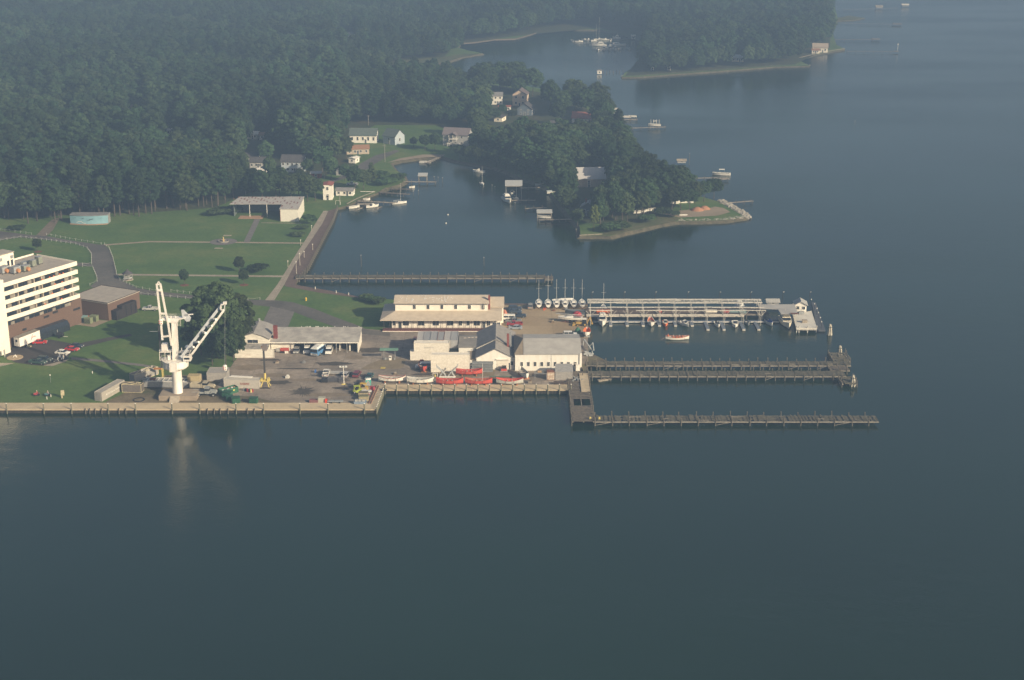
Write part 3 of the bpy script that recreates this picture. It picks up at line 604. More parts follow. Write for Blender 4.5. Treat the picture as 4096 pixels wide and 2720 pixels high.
def hl(x,y,z=0): return Vector((hA[0]+x*math.cos(hn)-y*math.sin(hn),hA[1]+x*math.sin(hn)+y*math.cos(hn),G+z))
# rooftop plant
ACG=mt('olive_grey_unit',(.24,.26,.20),(.16,.17,.14),scale=2); CRT=mt('tan_plywood',(.5,.24,.1),(.4,.18,.08))
def rooftop(x,y,w,d,h,lab,mat,drum=False,rz=0):
    q=P(x,y,G+22.75); dx,dy=q.x-hA[0],q.y-hA[1]; x,y=dx*math.cos(hn)+dy*math.sin(hn),-dx*math.sin(hn)+dy*math.cos(hn)
    t=thing('cooling_unit',lab,'rooftop unit',hl(x,y,22.7),hn+rz)
    m=MB(); m.box(-w/2,w/2,-d/2,d/2,.4,h); m.build('casing',mat,t)
    m=MB()
    for sx in (-1,1):
        for sy in (-1,1): m.box(sx*(w/2-.15)-.07,sx*(w/2-.15)+.07,sy*(d/2-.15)-.07,sy*(d/2-.15)+.07,0,.4)
    m.build('legs_frame',DARK(),t)
    m=MB(); m.box(-w/2-.06,w/2+.06,-d/2-.06,d/2+.06,h,h+.1); m.build('lid',GREYM(),t)
    if drum: m=MB(); m.tube((0,-d/2-.9,h*.45),(0,-d/2-.02,h*.5),.62,.7,12); m.build('fan_hood',CRT,t)
rooftop(132,1066,1.7,1.7,2.3,'tall olive cooling unit, left of the pair at the far side of the roof',ACG)
rooftop(156,1056,1.7,1.9,2.6,'tall olive cooling unit, right of the pair at the far side of the roof',ACG)
rooftop(102,1084,2.8,2.0,2.0,'grey roof unit with an orange hood, rightmost of the hooded three',ACG,True)
rooftop(62,1092,3.0,2.2,2.3,'grey roof unit with an orange hood, middle of the hooded three',GREYM(),True)
rooftop(16,1092,3.0,2.2,2.3,'grey roof unit with an orange hood, leftmost of the hooded three',GREYM(),True)
rooftop(98,1064,2.4,1.6,1.5,'low grey roof unit nearest the cream penthouse wall',GREYM())
# brick annex
def annex():
    c=Vector((-140.24,501.16,G)); d=Vector((-132.88,516.52,G))-c; an=math.atan2(d.y,d.x); t=thing('brick_annex','low brown brick annex with a flat roof between the tower block and the road','building',c,an)
    L=17; D=17; h=6.35
    MB().box(0,L,0,D,0,h-.3).build('wall',BRICK(),t); MB().box(-.15,L+.15,-.15,D+.15,h-.3,h).build('roof',FLATR,t)
    m=MB(); m.box(-.2,L+.2,-.2,-.05,h,h+.18); m.box(-.2,L+.2,D+.05,D+.2,h,h+.18); m.box(L+.05,L+.2,-.05,D+.05,h,h+.18); m.box(-.2,-.05,-.05,D+.05,h,h+.18); m.build('parapet',mt('brown_coping',(.06,.045,.04)),t)
    m=MB(); m.box(1.4,4.6,-2.4,-.03,0,3.4); m.box(4.6,12.5,-2.4,-.03,.0,4.4,0,.2)
    m.build('screened_enclosure',mt('black_screen_boards',(.035,.028,.026),(.018,.015,.015),scale=3),t)
    for x in (2.2,6.5,9.2,11.5): MB().box(x,x+.12,-2.5,-2.42,0,4.0).build('screen_post',DARK(),t)
annex()
# generic house -----------------------------------------------------
def house(px,py,w,d,he,hr,label,wall=None,roof=None,axis='x',rz=0,nw=3,nr=2,storeys=1,door=True,chim=False,name='house',cat='house',ov=.45,z=G):
    g=P(px,py,z); t=thing(name,label,cat,g,rz); wall=wall or WHITE(); roof=roof or ROOFG(); x0,x1=-w/2,w/2
    gwall(MB(),x0,x1,0,d,he,hr,axis).build('wall',wall,t)
    rf=gable(MB(),x0,x1,0,d,he+.02,hr+.02,ov,.16,axis).build('roof',roof,t)
    if chim: MB().box(x0+w*.25,x0+w*.25+.7,d*.5,d*.5+.7,he,hr+1).build('chimney',RBRICK(),rf)
    sh=he/storeys
    for s in range(storeys):
        for k in range(nw): win(t,x0+w*(k+.5)/nw,0,s*sh+sh*.55,min(1.0,w/nw*.5),sh*.42)
        for k in range(nr): win(t,x1,d*(k+.5)/nr,s*sh+sh*.55,min(1.0,d/nr*.5),sh*.42,'x')
    if door: win(t,x0+w*.5+ (w/nw*.5 if nw>1 and nw%2 else 0),0,1.05,.95,2.1,'y',mt('dark_door',(.05,.06,.07)),'door')
    return t
TANW=mt('tan_siding',(.62,.47,.34),(.54,.41,.3)); GREEN=mt('green_grey_roof',(.11,.14,.12),(.08,.10,.09)); DKROOF=mt('dark_roof',(.09,.085,.085),(.055,.052,.055)); ORROOF=mt('orange_brown_roof',(.34,.19,.11),(.26,.14,.08)); GREYW=mt('grey_siding',(.38,.38,.37),(.3,.3,.29)); BLUEW=mt('pale_blue_siding',(.42,.47,.5),(.35,.4,.43)); REDW=mt('red_barn_boards',(.3,.06,.045),(.2,.045,.035)); RRF=mt('red_metal_roof',(.32,.11,.08),(.24,.08,.06))
# long two-tier building -------------------------------------------------
def longb():
    x0,x1=-43.6,-3.9; y=488.84; t=thing('long_white_building','long white building in two tiers with tan roofs and a porch along the front','building',(0,y,G))
    TR=mt('tan_flat_shingle',(.56,.475,.365),(.46,.385,.295),scale=.5,det=6)
    yp=6.0; he=4.1; h2=5.6; xu0,xu1=-40.0,-8.3; h3=8.35; hrr=9.6
    WN=mt('white_clapboard',(.80,.75,.66),(.72,.66,.56),scale=.5,streak=3)
    MB().box(x0+2.6,x1+.2,2.2,17.5,0,he).build('lower_wall',WN,t)
    MB().box(xu0,xu1,yp,15.5,he-.2,h3).build('upper_wall',WN,t)
    m=MB() # hipped lower roof ring
    m.add([(x0-1.2,-.4,he),(x1+.5,-.4,he),(x1+.5,yp,h2),(xu0,yp,h2),(x0-1.2,19,he),(xu0,15.5,h2),(x1+.5,15.5,h2),(x1+.5,19,he),
           (x0-1.2,-.4,he-.2),(x1+.5,-.4,he-.2),(x0-1.2,19,he-.2),(x1+.5,19,he-.2)],
      [(0,1,2,3),(0,3,5,4),(4,5,6,7),(0,1,9,8),(0,4,10,8),(3,2,6,5),(8,9,11,10),(1,9,11,7,6,2)])
    m.build('lower_roof',TR,t)
    gable(MB(),xu0,xu1,yp,15.5,h3,hrr,.5,.18,'x').build('upper_roof',TR,t)
    MB().box(xu0-.5,xu1+.5,yp-.58,yp-.5,h3-.35,h3-.1).build('gutter',mt('grey_gutter',(.2,.19,.18)),t)
    gwall(MB(),0,.1,0,9.5,.01,hrr-h3,'x')
    mm=MB(); mm.add([(xu0,yp,h3),(xu0,15.5,h3),(xu0,10.75,hrr),(xu1,yp,h3),(xu1,15.5,h3),(xu1,10.75,hrr)],[(0,2,1),(3,4,5)]); mm.build('gable_wall',WN,t)
    for i in range(8):
        x=-38.2+i*4.72 if i<7 else -10.2
        if i==0: MB().box(x-.55,x+.55,yp-.05,yp+.02,h3-2.2,h3-.7).build('boarded_window',WN,t)
        else: win(t,x,yp,h3-1.45,.95,1.45)
    # porch floor, posts, skirt
    MB().box(x0-.4,x1-2.2,-.2,2.2,0,.55).build('porch_floor',mt('red_brown_deck',(.16,.06,.05),(.11,.045,.04)),t)
    MB().box(x0-.4,x1-2.2,-.32,-.2,0,.22).build('porch_plinth',WN,t)
    for i in range(20):
        x=x0+.1+i*1.98
        MB().box(x-.05,x+.05,-.1,0,.55,he-.2).build('porch_post',mt('dark_post',(.10,.08,.07)),t)
    MB().bar((x0,-.06,1.5),(x1-2.4,-.06,1.5),.05).build('porch_rail',MT['dark_post'],t)
    zc=2.35
    for (x,w) in ((-40.2,1.0),(-36.2,2.1),(-31.0,2.1),(-26.0,2.1),(-21.1,2.1),(-17.6,1.05),(-15.0,1.05),(-12.0,2.1),(-8.0,1.1)): win(t,x,2.2,zc,w,1.75)
    for x in (-38.2,-9.6): win(t,x,2.2,1.65,1.05,2.2,'y',mt('dark_door',(.05,.06,.07)),'door')
    for x in (-6.0,-4.6): win(t,x,2.2,1.6,1.1,1.9)
    MB().box(-8.15,-7.5,7.2,7.85,h2,hrr+1.1).build('chimney',RBRICK(),t)
    # right hand block
    MB().box(xu1+.1,-3.0,9.6,16,0,6.0).build('side_wing_wall',WN,t)
    MB().add([(xu1+.1,9.2,5.7),(-2.7,9.2,5.7),(-2.7,16.4,7.3),(xu1+.1,16.4,7.3),(xu1+.1,9.2,5.95),(-2.7,9.2,5.95),(-2.7,16.4,7.55),(xu1+.1,16.4,7.55)],[(0,1,2,3),(4,5,6,7),(0,1,5,4),(1,2,6,5),(2,3,7,6),(3,0,4,7)]).build('side_wing_roof',TR,t)
    m=MB()
    for i in range(46):
        x=uni(xu0+1,xu0+20); yy=uni(yp+.3,10.2); z=h3+.2+(yy-yp)*(hrr-h3)/4.75
        m.cb((x,yy,z+.12),(.32,.14,.18))
    o=m.build('gull_flock',mt('gull_white',(.8,.8,.78)),None,(0,y,G)); setting(o,'stuff'); tag(o,'white gulls scattered over the upper tan roof','gulls')
longb()
# garage -------------------------------------------------------------
def garage():
    y=466.5; t=thing('garage_shed','long grey-roofed open garage with a white gabled shop and red chimney at its left','building',(0,y,G))
    GR=mt('patched_grey_roof',(.46,.435,.385),(.27,.25,.225),scale=.28,det=7); x0,x1=-79.2,-50.0; he=3.5; hb=5.0; D=11.3
    MB().add([(x0,-.6,he-.12),(x1+.2,-.6,he-.12),(x1+.2,D,hb-.12),(x0,D,hb-.12),(x0,-.6,he+.1),(x1+.2,-.6,he+.1),(x1+.2,D,hb+.1),(x0,D,hb+.1)],[(0,1,2,3),(4,5,6,7),(0,1,5,4),(1,2,6,5),(2,3,7,6),(3,0,4,7)]).build('roof',GR,t)
    MB().add([(x1,-.3,0),(x1,D-.3,0),(x1,D-.3,hb-.15),(x1,-.3,he-.15),(x1-.25,-.3,0),(x1-.25,D-.3,0),(x1-.25,D-.3,hb-.15),(x1-.25,-.3,he-.15)],[(0,1,2,3),(4,5,6,7),(0,3,7,4),(2,3,7,6),(1,2,6,5),(0,1,5,4)]).build('end_wall',OLDW(),t)
    MB().box(x0,x1-.26,D-.6,D-.3,0,hb-.3).build('back_wall',mt('dim_block_wall',(.2,.19,.17)),t)
    MB().box(x0+.6,x0+7.8,.8,1.0,0,he-.15).build('bay_wall',OLDW(),t)
    MB().box(x0+7.6,x0+7.8,1.0,D-.6,0,he).build('bay_wall',OLDW(),t)
    for i in range(7):
        x=x0+8.2+i*3.45; MB().box(x-.09,x+.09,-.4,-.22,0,he-.1).build('post',GREYM(),t)
    for x in (-56.2,-53.0): MB().box(x-.25,x+.25,1.6,2.1,0,he).build('pier',OLDW(),t)
    MB().box(x0,x1+.2,-.68,-.6,he-.16,he+.14).build('fascia',WHITE(),t)
    # gable shop at left
    gx0,gx1=-88.6,-78.9
    tt=MB(); tt.box(gx0,gx1,-1.2,11,0,5.0); xc=(gx0+gx1)/2
    tt.add([(gx0,-1.2,5.0),(gx1,-1.2,5.0),(gx1-2.2,-1.2,6.1),(xc,-1.2,6.8),(gx0+2.2,-1.2,6.1)],[(0,1,2,3,4)]); tt.build('shop_wall',OLDW(),t)
    m=MB()
    for a,b in (((gx0-.4,4.9),(gx0+2.2,6.15)),((gx0+2.2,6.15),(xc,6.95)),((xc,6.95),(gx1-2.2,6.15)),((gx1-2.2,6.15),(gx1+.4,4.9))):
        m.add([(a[0],-1.6,a[1]),(b[0],-1.6,b[1]),(b[0],11.4,b[1]+.4),(a[0],11.4,a[1]+.4),(a[0],-1.6,a[1]+.15),(b[0],-1.6,b[1]+.15),(b[0],11.4,b[1]+.55),(a[0],11.4,a[1]+.55)],[(0,1,2,3),(4,5,6,7),(0,1,5,4),(1,2,6,5),(2,3,7,6),(3,0,4,7)])
    m.build('shop_roof',mt('mid_grey_roof',(.30,.285,.265),(.24,.225,.21),scale=.5),t)
    m=MB(); m.lathe([(.3,7.2),(.3,7.9),(.42,7.9),(.42,8.2),(.1,8.4)],10,(xc,10.5)); m.build('roof_vent',GREYM(),t)
    MB().box(gx0-.8,gx1+.1,-5.6,-1.2,0,2.9).build('lean_to_wall',OLDW(),t)
    MB().add([(gx0-.9,-5.7,2.92),(gx1+.3,-5.7,2.92),(gx1+.3,-1.1,3.3),(gx0-.9,-1.1,3.3),(gx0-.9,-5.7,3.05),(gx1+.3,-5.7,3.05),(gx1+.3,-1.1,3.45),(gx0-.9,-1.1,3.45)],[(0,1,2,3),(4,5,6,7),(0,1,5,4),(1,2,6,5),(2,3,7,6),(3,0,4,7)]).build('lean_to_roof',mt('torn_felt',(.42,.4,.36),(.16,.15,.14),scale=.9),t)
    win(t,xc-.4,-1.2,4.15,3.4,1.1)
    gy=P(963,1431); wq=P(1098,1431)
    w=MB(); w.box(gy.x,wq.x,gy.y-y,gy.y-y+.25,0,2.75); w.box(wq.x-.25,wq.x,gy.y-y+.25,-5.65,0,2.75); w.box(gy.x,gy.x+.25,gy.y-y+.25,-5.65,0,2.75); w.build('yard_wall',OLDW(),t)
    m=MB(); x=gy.x+1.1 # red brush strokes of the faded script
    for k,(dx,h) in enumerate(((0,.62),(.28,.3),(.5,.26),(.72,.3),(1.15,.62),(1.45,.32),(1.66,.22),(1.9,.2))): m.bar((x+dx,gy.y-y-.015,.8),(x+dx+.14,gy.y-y-.015,.8+h),.10,.03); 
    m.bar((x+4.3,gy.y-y-.015,.95),(x+4.6,gy.y-y-.015,1.2),.12,.03)
    m.build('lettering',mt('faded_red_paint',(.42,.12,.07)),t)
    MB().box(-77.9,-76.6,2.2,3.2,0,8.3).build('chimney',mt('dark_red_brick',(.2,.05,.045),(.13,.035,.03),scale=2),t)
    m=MB()
    for i in range(17): x=x0+4+rnd()*25; m.cb((x,D-.05,hb+.25),(.16,.3,.26))
    o=m.build('gull_flock',MT['gull_white'],None,(0,y,G)); setting(o,'stuff'); tag(o,'white gulls perched along the garage roof ridge','gulls')
garage()
# shop with twin gable sections, and flat link building ----------------------
def shop():
    a=P(1906,1478); b=P(2057,1478); y=a.y; t=thing('workshop','white gabled workshop with a roll-up door and a taller dark-roofed rear gable','building',(0,y,G))
    x0,x1=a.x,b.x; he=3.9; hr=6.9; SR=mt('dark_grey_shingle',(.285,.265,.24),(.21,.195,.18),scale=.7,det=6)
    L1=P(1992,1358,G+hr).y-y; q1=P(1992,1353,G+7.6); q2=P(2003,1291,G+7.6); r0=q1.y-y; r1=q2.y-y; xr=(x0+x1)/2
    gwall(MB(),x0,x1,0,L1,he,hr,'y').build('wall',WHITE(),t); gable(MB(),x0,x1,0,L1-.5,he,hr,.4,.18,'y').build('roof',SR,t)
    gwall(MB(),xr-6.1,xr+6.1,r0,r1,4.3,7.25,'y').build('rear_wall',WHITE(),t); gable(MB(),xr-6.1,xr+6.1,r0,r1,4.3,7.25,.35,.18,'y').build('rear_roof',SR,t)
    MB().box(xr+.4,xr+4.2,-.06,.02,0,3.0).build('roll_up_door',mt('cream_door',(.72,.67,.56),(.64,.59,.5),streak=6),t)
    MB().box(xr+.2,xr+4.5,-.5,-.0,3.35,3.5).build('door_hood',WHITE(),t)
    for x in (x0+2.0,x0+3.8,xr+5.2): win(t,x if x<x1 else x1-1,0,2.1,.9,1.3)
    win(t,x1-1.7,0,1.1,.9,2.2,'y',mt('dark_door',(.05,.06,.07)),'door')
    MB().box(xr+3.6,xr+4.3,r0-1.2,r0-.5,4.0,9.4).build('chimney',RBRICK(),t)
    MB().tube((xr+4.8,r0-.8,4),(xr+4.8,r0-.8,10.0),.22).build('flue',GREYM(),t)
    c=P(1839,1430); lx0=c.x-.2
    MB().box(lx0,x0-.05,9.5,21.0,0,4.2).build('link_wall',WHITE(),t)
    MB().box(lx0-.2,x0-.02,9.2,21.2,4.2,4.45).build('link_roof',mt('stained_grey_roof',(.27,.25,.22),(.20,.185,.165),scale=.4,det=6),t)
    MB().box(lx0+3.6,x0-.06,1.2,9.2,0,3.0).build('porch_wall',WHITE(),t)
    MB().box(lx0+3.4,x0-.04,.9,9.15,3.0,3.15).build('porch_roof',mt('tan_felt',(.3,.24,.17)),t)
    m=MB()
    for i in range(9): m.cb((lx0+1.8+i*1.2,19+uni(-1,.6),4.5),(.8,.35,.12))
    m.build('roof_debris',mt('pale_debris',(.65,.55,.45)),t)
    m=MB(); m.lathe([(.9,4.45),(.9,5.3),(.5,5.7)],14,(lx0+9.3,19.8)); m.build('roof_tank',mt('silver_tank',(.6,.58,.52),rough=.35,metal=.6),t)
shop()
def hall():
    a=P(2060,1483); b=P(2322,1483); t=thing('white_hall','white sided hall with a grey low roof and a row of small dark windows','building',(0,a.y,G))
    x0,x1=a.x,b.x; he=5.5; D=20; hr=7.4
    m=MB(); m.box(x0+.01,x0+2.55,0,D,0,he); m.at((x0+2.56,0,0)); gwall(m,0,x1-x0-2.56,0,D,he,hr,'x'); m.build('wall',WHITE(),t)
    RG=mt('light_grey_roof',(.44,.42,.38),(.35,.33,.30),scale=.35,det=7)
    gable(MB(),x0+2.95,x1,0,D,he,hr,.3,.16,'x').build('roof',RG,t)
    A_,B_,C_,D_,E_=(x0-.35,-.35,he-.02),(x0+2.6,-.35,he-.02),(x0+2.6,D/2,hr+.1),(x0-.35,D+.35,he-.02),(x0+2.6,D+.35,he-.02); MB().add([A_,B_,C_,D_,E_],[(0,1,2),(0,2,3),(3,2,4),(0,3,4,1),(1,4,2)]).build('hip_roof',mt('tan_felt',(.3,.24,.17)),t)
    for i in range(9): win(t,x0+2.1+i*2.1,0,2.25,.8,1.35)
    MB().box(x0+11.3,x0+11.42,-.09,.01,0,he).build('downpipe',GREYM(),t)
    win(t,x1-2.1,0,1.2,1.1,2.3,'y',WHITE(),'door')
    MB().box(x1-.35,x1+.35,-.35,.0,0,he+.3).build('corner_board',WHITE(),t)
hall()
# L-shaped shed ---------------------------------------------------------
def lshed():
    a=P(1122,886); t=thing('open_shed','L-shaped metal shed with rust-striped roof, open on posts at its left','shed',(0,a.y,G)); x0=a.x; x1=P(1194,886).x; xl=P(930,869).x; yl=P(930,869).y-a.y; D=P(1220,793,G+6).y-a.y
    RS=mt('rust_streaked_roof',(.43,.41,.375),(.33,.30,.27),scale=1.1,streak=.2,det=3); WS=mt('pale_metal_wall',(.70,.67,.58),(.6,.57,.5),scale=1)
    h=5.6;hb=6.6
    MB().add([(x0,0,0),(x1,0,0),(x1,D,0),(x0,D,0),(x0,0,h),(x1,0,h),(x1,D,hb),(x0,D,hb)],[(0,1,5,4),(1,2,6,5),(2,3,7,6),(3,0,4,7)]).build('closed_wing_wall',WS,t)
    xm=x1+.3
    m=MB(); m.add([(x0-.2,-.3,h),(xm,-.3,h),(xm,D+.2,hb),(x0-.2,D+.2,hb),(x0-.2,-.3,h+.18),(xm,-.3,h+.18),(xm,D+.2,hb+.18),(x0-.2,D+.2,hb+.18)],[(0,1,2,3),(4,5,6,7),(0,1,5,4),(1,2,6,5),(2,3,7,6),(3,0,4,7)]); m.build('wing_roof',RS,t)
    z0=h+(hb-h)*yl/D
    m=MB(); rq=random.Random(4)
    for i in range(20):
        xx=xl-.5+i*(xm-xl)/20; lo_=yl if xx<x0 else -.2
        for kk in range(2):
            ya=lo_+rq.uniform(0,.45)*(D-lo_)+kk*.45*(D-lo_); yb=min(D,ya+rq.uniform(1.0,3.2)); ff=lambda yy:h+(hb-h)*yy/D+(.19 if xx>x0 else .11)
            m.add([(xx,ya,ff(ya)),(xx+.55,ya,ff(ya)),(xx+.55,yb,ff(yb)),(xx,yb,ff(yb)),(xx,ya,ff(ya)+.03),(xx+.55,ya,ff(ya)+.03),(xx+.55,yb,ff(yb)+.03),(xx,yb,ff(yb)+.03)],[(4,5,6,7),(0,1,5,4),(1,2,6,5),(2,3,7,6),(3,0,4,7)])
    m.build('rust_streak',mt('roof_rust',(.24,.10,.07),(.16,.07,.05)),t)
    m=MB(); m.add([(xl-1,yl-.3,z0-.1),(x0-.22,yl-.3,z0-.1),(x0-.22,D+.2,hb-.1),(xl+1.5,D+.2,hb-.1),(xl-1,yl-.3,z0+.1),(x0-.22,yl-.3,z0+.1),(x0-.22,D+.2,hb+.08),(xl+1.5,D+.2,hb+.08)],[(0,1,2,3),(4,5,6,7),(0,1,5,4),(1,2,6,5),(2,3,7,6),(3,0,4,7)]); m.build('open_roof',RS,t)
    MB().box(xl+.6,x0-.05,D-.2,D,0,hb-.2).build('back_wall',mt('dull_green_wall',(.16,.19,.18),(.12,.14,.14)),t)
    MB().box(xl+.4,xl+.6,yl+2,D,0,hb-.4).build('back_wall',MT['dull_green_wall'],t)
    for px in (1000,1069): q=P(px,869); MB().tube((q.x,yl,0),(q.x,yl,z0-.1),.13).build('post',WHITE(),t)
    MB().box(x0-.03,x0+.14,-.06,.05,0,h).build('corner_trim',RUST(),t)
    q=P(955,872); q2=P(1052,872); MB().box(q.x,q2.x,q.y-a.y-2,q.y-a.y+4,.03,.12).build('floor_slab',mt('orange_concrete',(.4,.25,.15),(.33,.21,.13)),t)
lshed()
def mural():
    a=P(282,895); b=P(433,895); t=thing('mural_wall','turquoise bandstand with dark birds painted on its curved front','bandstand',((a.x+b.x)/2,a.y,G)); w=b.x-a.x; hh=3.9; n=14
    TQ=mt('turquoise_paint',(.22,.39,.43),(.17,.31,.36),scale=.5); m=MB(); pts=[]
    for i in range(n+1): u=i/n*2-1; pts.append((u*w/2,(1-u*u)*-1.6))
    m.prism([(x,y) for x,y in pts]+[(w/2,.4),(-w/2,.4)],0,hh); m.build('painted_front',TQ,t)
    m=MB(); m.prism([(x*1.01,y-.25) for x,y in pts]+[(w/2+.1,4.5),(-w/2-.1,4.5)],hh,hh+.25); m.build('roof',ROOFG(),t)
    MB().prism([(-w/2,.41),(w/2,.41),(w/2,4.3),(-w/2,4.3)],0,hh).build('wall',mt('grey_block',(.3,.3,.28)),t)
    m=MB(); m.prism([(x*1.0,y-1.2) for x,y in pts]+[(w/2,0),(-w/2,0)],.03,.25); m.build('stage_floor',MT.get('orange_concrete'),t)
    def bird(u,z,s):
        mm=MB(); yy=(1-(u/ (w/2))**2)*-1.6-.04
        for pp in (((0,0),(-.9,.35),(-.35,.12)),((0,0),(1.1,.45),(.45,.0)),((-.7,-.25),(.3,.05),(.1,-.18)),((.1,.0),(.9,-.12),(.3,-.2))):
            mm.add([(u+pp[k][0]*s,yy-(.0 if f else .04),z+pp[k][1]*s) for f in (0,1) for k in range(3)],[(0,1,2),(3,4,5),(0,1,4,3),(1,2,5,4),(2,0,3,5)])
        mm.build('painted_bird',DARK() if s>.6 else mt('dark_teal',(.07,.15,.16)),t)
    bird(-2.6,2.7,1.0); bird(.2,2.1,1.1); bird(1.3,2.4,1.0); bird(-5.8,2.9,.55); bird(5.3,2.8,.6)
    m=MB(); yy=-1.6-.07
    for k in range(10): u=-5+k*.42; m.cb((u,(1-(u/(w/2))**2)*-1.6-.06,.9+.5*math.sin(k*.5)),(.45,.05,.12))
    m.build('painted_wave',WHITE(),t)
mural()
def gazebo():
    g=P(512,1119); t=thing('gazebo','small hexagonal timber gazebo beside the road bend','gazebo',g); n=6; r=1.7
    MB().lathe([(2.1,0),(2.1,.25)],8).build('floor',WOODL(),t)
    for i in range(n):
        a=2*PI*i/n; b=2*PI*(i+1)/n; MB().tube((r*math.cos(a),r*math.sin(a),.25),(r*math.cos(a),r*math.sin(a),2.5),.08).build('post',GREYW,t)
        MB().bar((r*math.cos(a),r*math.sin(a),1.0),(r*math.cos(b),r*math.sin(b),1.0),.06,.5).build('railing',GREYW,t)
    MB().lathe([(2.2,2.5),(1.0,3.35),(.45,3.65),(.45,3.9),(.05,4.35)],6).build('roof',DKROOF,t)
gazebo()
def fountain():
    t=thing('fountain','small round stone fountain in the paved circle on the lawn','fountain',(fp.x,fp.y,G+.04))
    MB().lathe([(2.3,0),(2.3,.5),(2.0,.5),(1.95,.2)],24).build('basin',mt('grey_stone',(.26,.24,.21)),t)
    MB().lathe([(.5,.2),(.3,.7),(.8,.95),(.25,1.1),(.2,1.9),(.4,2.0)],12).build('statue',mt('gold_stone',(.6,.45,.2)),t)
fountain()
for k,(x,y) in enumerate(((910,942),(875,993))):
    q=P(x,y); setting(MB().box(q.x-1.7,q.x+1.7,q.y-.7,q.y+.7,G,G+.08).build('slab',CONCW))
# houses -------------------------------------------------------------------
house(1452,572,15,8,4.4,7.6,'white house with a wide green-grey roof above the cove',roof=GREEN,nw=5,nr=2,rz=R(-4))
house(1556,577,9,8,4.6,8.0,'tall garage barn with green roof and sunlit gable right of the green-roofed house',BLUEW,GREEN,'x',R(-38),1,1)
house(1432,617,12,7,2.9,4.4,'low bungalow with orange-brown roof facing the cove',mt('beige_block',(.5,.42,.32)),ORROOF,'x',R(8),4,2)
def deckhouse():
    t=house(1822,583,14.5,9,6.2,9.2,'grey two-storey house with white balconies above the water',GREYW,mt('mauve_roof',(.19,.16,.16),(.15,.125,.125)),'x',R(-14),2,2,2,ov=.5)
    m=MB(); m.box(-4,2.6,-3,-.05,1.2,1.4); m.box(-3,1.5,-3,-.05,3.9,4.1); m.build('balcony',WHITE(),t)
    for x in (-3.9,-2.9,-.7,1.4,2.5): MB().box(x-.1,x+.1,-3,-2.8,0 if abs(x)>3 or x>2 else 0,6.4 if -3<x<2 else 2.2).build('balcony_post',WHITE(),t)
    gable(MB(),-3,1.5,-3,2,6.2,7.6,.3,.15,'y').build('porch_roof',MT['mauve_roof'],t)
deckhouse()
house(2078,424,9,11,7.2,10.2,'tan two-storey house with its bright gable facing the camera on the point',TANW,mt('brown_roof',(.17,.13,.12)),'y',R(-8),2,1,2)
house(2098,462,9,8,4.2,7.4,'dark blue-grey house with steep roof in front of the tan gable',mt('slate_blue_siding',(.13,.16,.19),(.1,.13,.16)),DKROOF,'y',R(-14),2,2,2)
house(1982,418,9,7,5.6,7.4,'white two-storey house half hidden under the big trees on the point',nw=3,nr=2,storeys=2)
house(2018,443,7.4,4,2.6,3.1,'long low white trailer with red trim below the tan house',roof=RRF,nw=3,nr=1,rz=R(-4),name='trailer_home',cat='trailer')
house(1992,487,5.0,8,2.6,3.2,'small cream trailer with one dark window between the bushes',CREAM(),DKROOF,'y',R(-18),1,1,door=False,name='trailer_home',cat='trailer')
house(2330,494,13,8,3.2,6.2,'house with a red roof nearly hidden by trees on the far point',roof=RRF,nw=3,nr=2,rz=R(-12))
house(2356,748,16,10,4.2,8.6,'long house with a pale grey roof and tan wall among the peninsula trees',mt('tan_wall',(.42,.34,.26)),mt('pale_grey_roof',(.48,.46,.44),(.41,.395,.38)),'x',R(4),1,1)
house(2352,862,7,7,3.6,5.8,'small blue-grey cottage with red chimneys near the bulkhead',mt('slate_blue_siding',(.13,.16,.19)),GREYW,'y',R(-10),2,1,chim=True)
house(1378,783,8.2,4.6,2.5,3.4,'white mobile home with sloping grey roof close to the promenade end',roof=ROOFG(),nw=3,nr=1,rz=R(-6),name='mobile_home',cat='mobile home')
house(1311,800,4.2,7,7.0,7.4,'tall narrow white building beside the cove trees',nw=1,nr=2,storeys=2,roof=RRF,axis='y')
house(1264,712,5,3.6,2.4,3.0,'small red-fronted shed with a pale roof',REDW,mt('pale_grey_roof',(.36,.345,.335)),'x',0,1,0,name='garden_shed',cat='shed')
house(1170,689,11.5,8,5.4,8.2,'white two-storey house with dark roof and small central dormer',BLUEW,DKROOF,'x',R(-5),5,2,2)
house(1034,672,9,7,3.0,5.0,'grey house with a dark roof among the inland trees',GREYW,DKROOF,nw=4,nr=1)
house(1028,716,5.2,8,3.2,5.2,'pale house with its cream end wall sunlit between the trees',CREAM(),mt('pale_grey_roof',(.36,.345,.335)),'y',R(-20),1,1)
house(1002,652,8,6,3.0,5.0,'brown-roofed white house farthest up in the inland row',roof=DKROOF,nw=3,nr=1)
house(1362,702,4.6,4,2.6,3.2,'plain grey block shed at the lane end',GREYW,ROOFG(),'x',R(-10),1,1,door=False,name='garden_shed',cat='shed')
house(1408,653,3.8,5,2.5,2.9,'small white box trailer beside the lane',roof=WHITE(),nw=1,nr=1,axis='y',rz=R(-20),door=False,name='trailer_home',cat='trailer')
house(548,478,11,8,4.8,8,'brown and white house alone deep in the left wood',mt('brown_siding',(.25,.17,.13)),mt('brown_roof',(.17,.13,.12)),'x',R(-20),2,2)
house(684,540,11,4,2.8,3.4,'long beige trailer home in a clearing of the left wood',CREAM(),WHITE(),'x',R(8),4,1,name='mobile_home',cat='mobile home')
for k,(x,y,w) in enumerate(((1010,556,6),(1060,560,6.5),(1098,556,6))):
    house(x,y,w,5,2.8,4.0,'%s white cabin from the left in the wood above the dormer house'%od(k),roof=ORROOF if k==1 else WHITE(),nw=2,nr=1,rz=R(-10+k*9),name='cabin',cat='cabin')
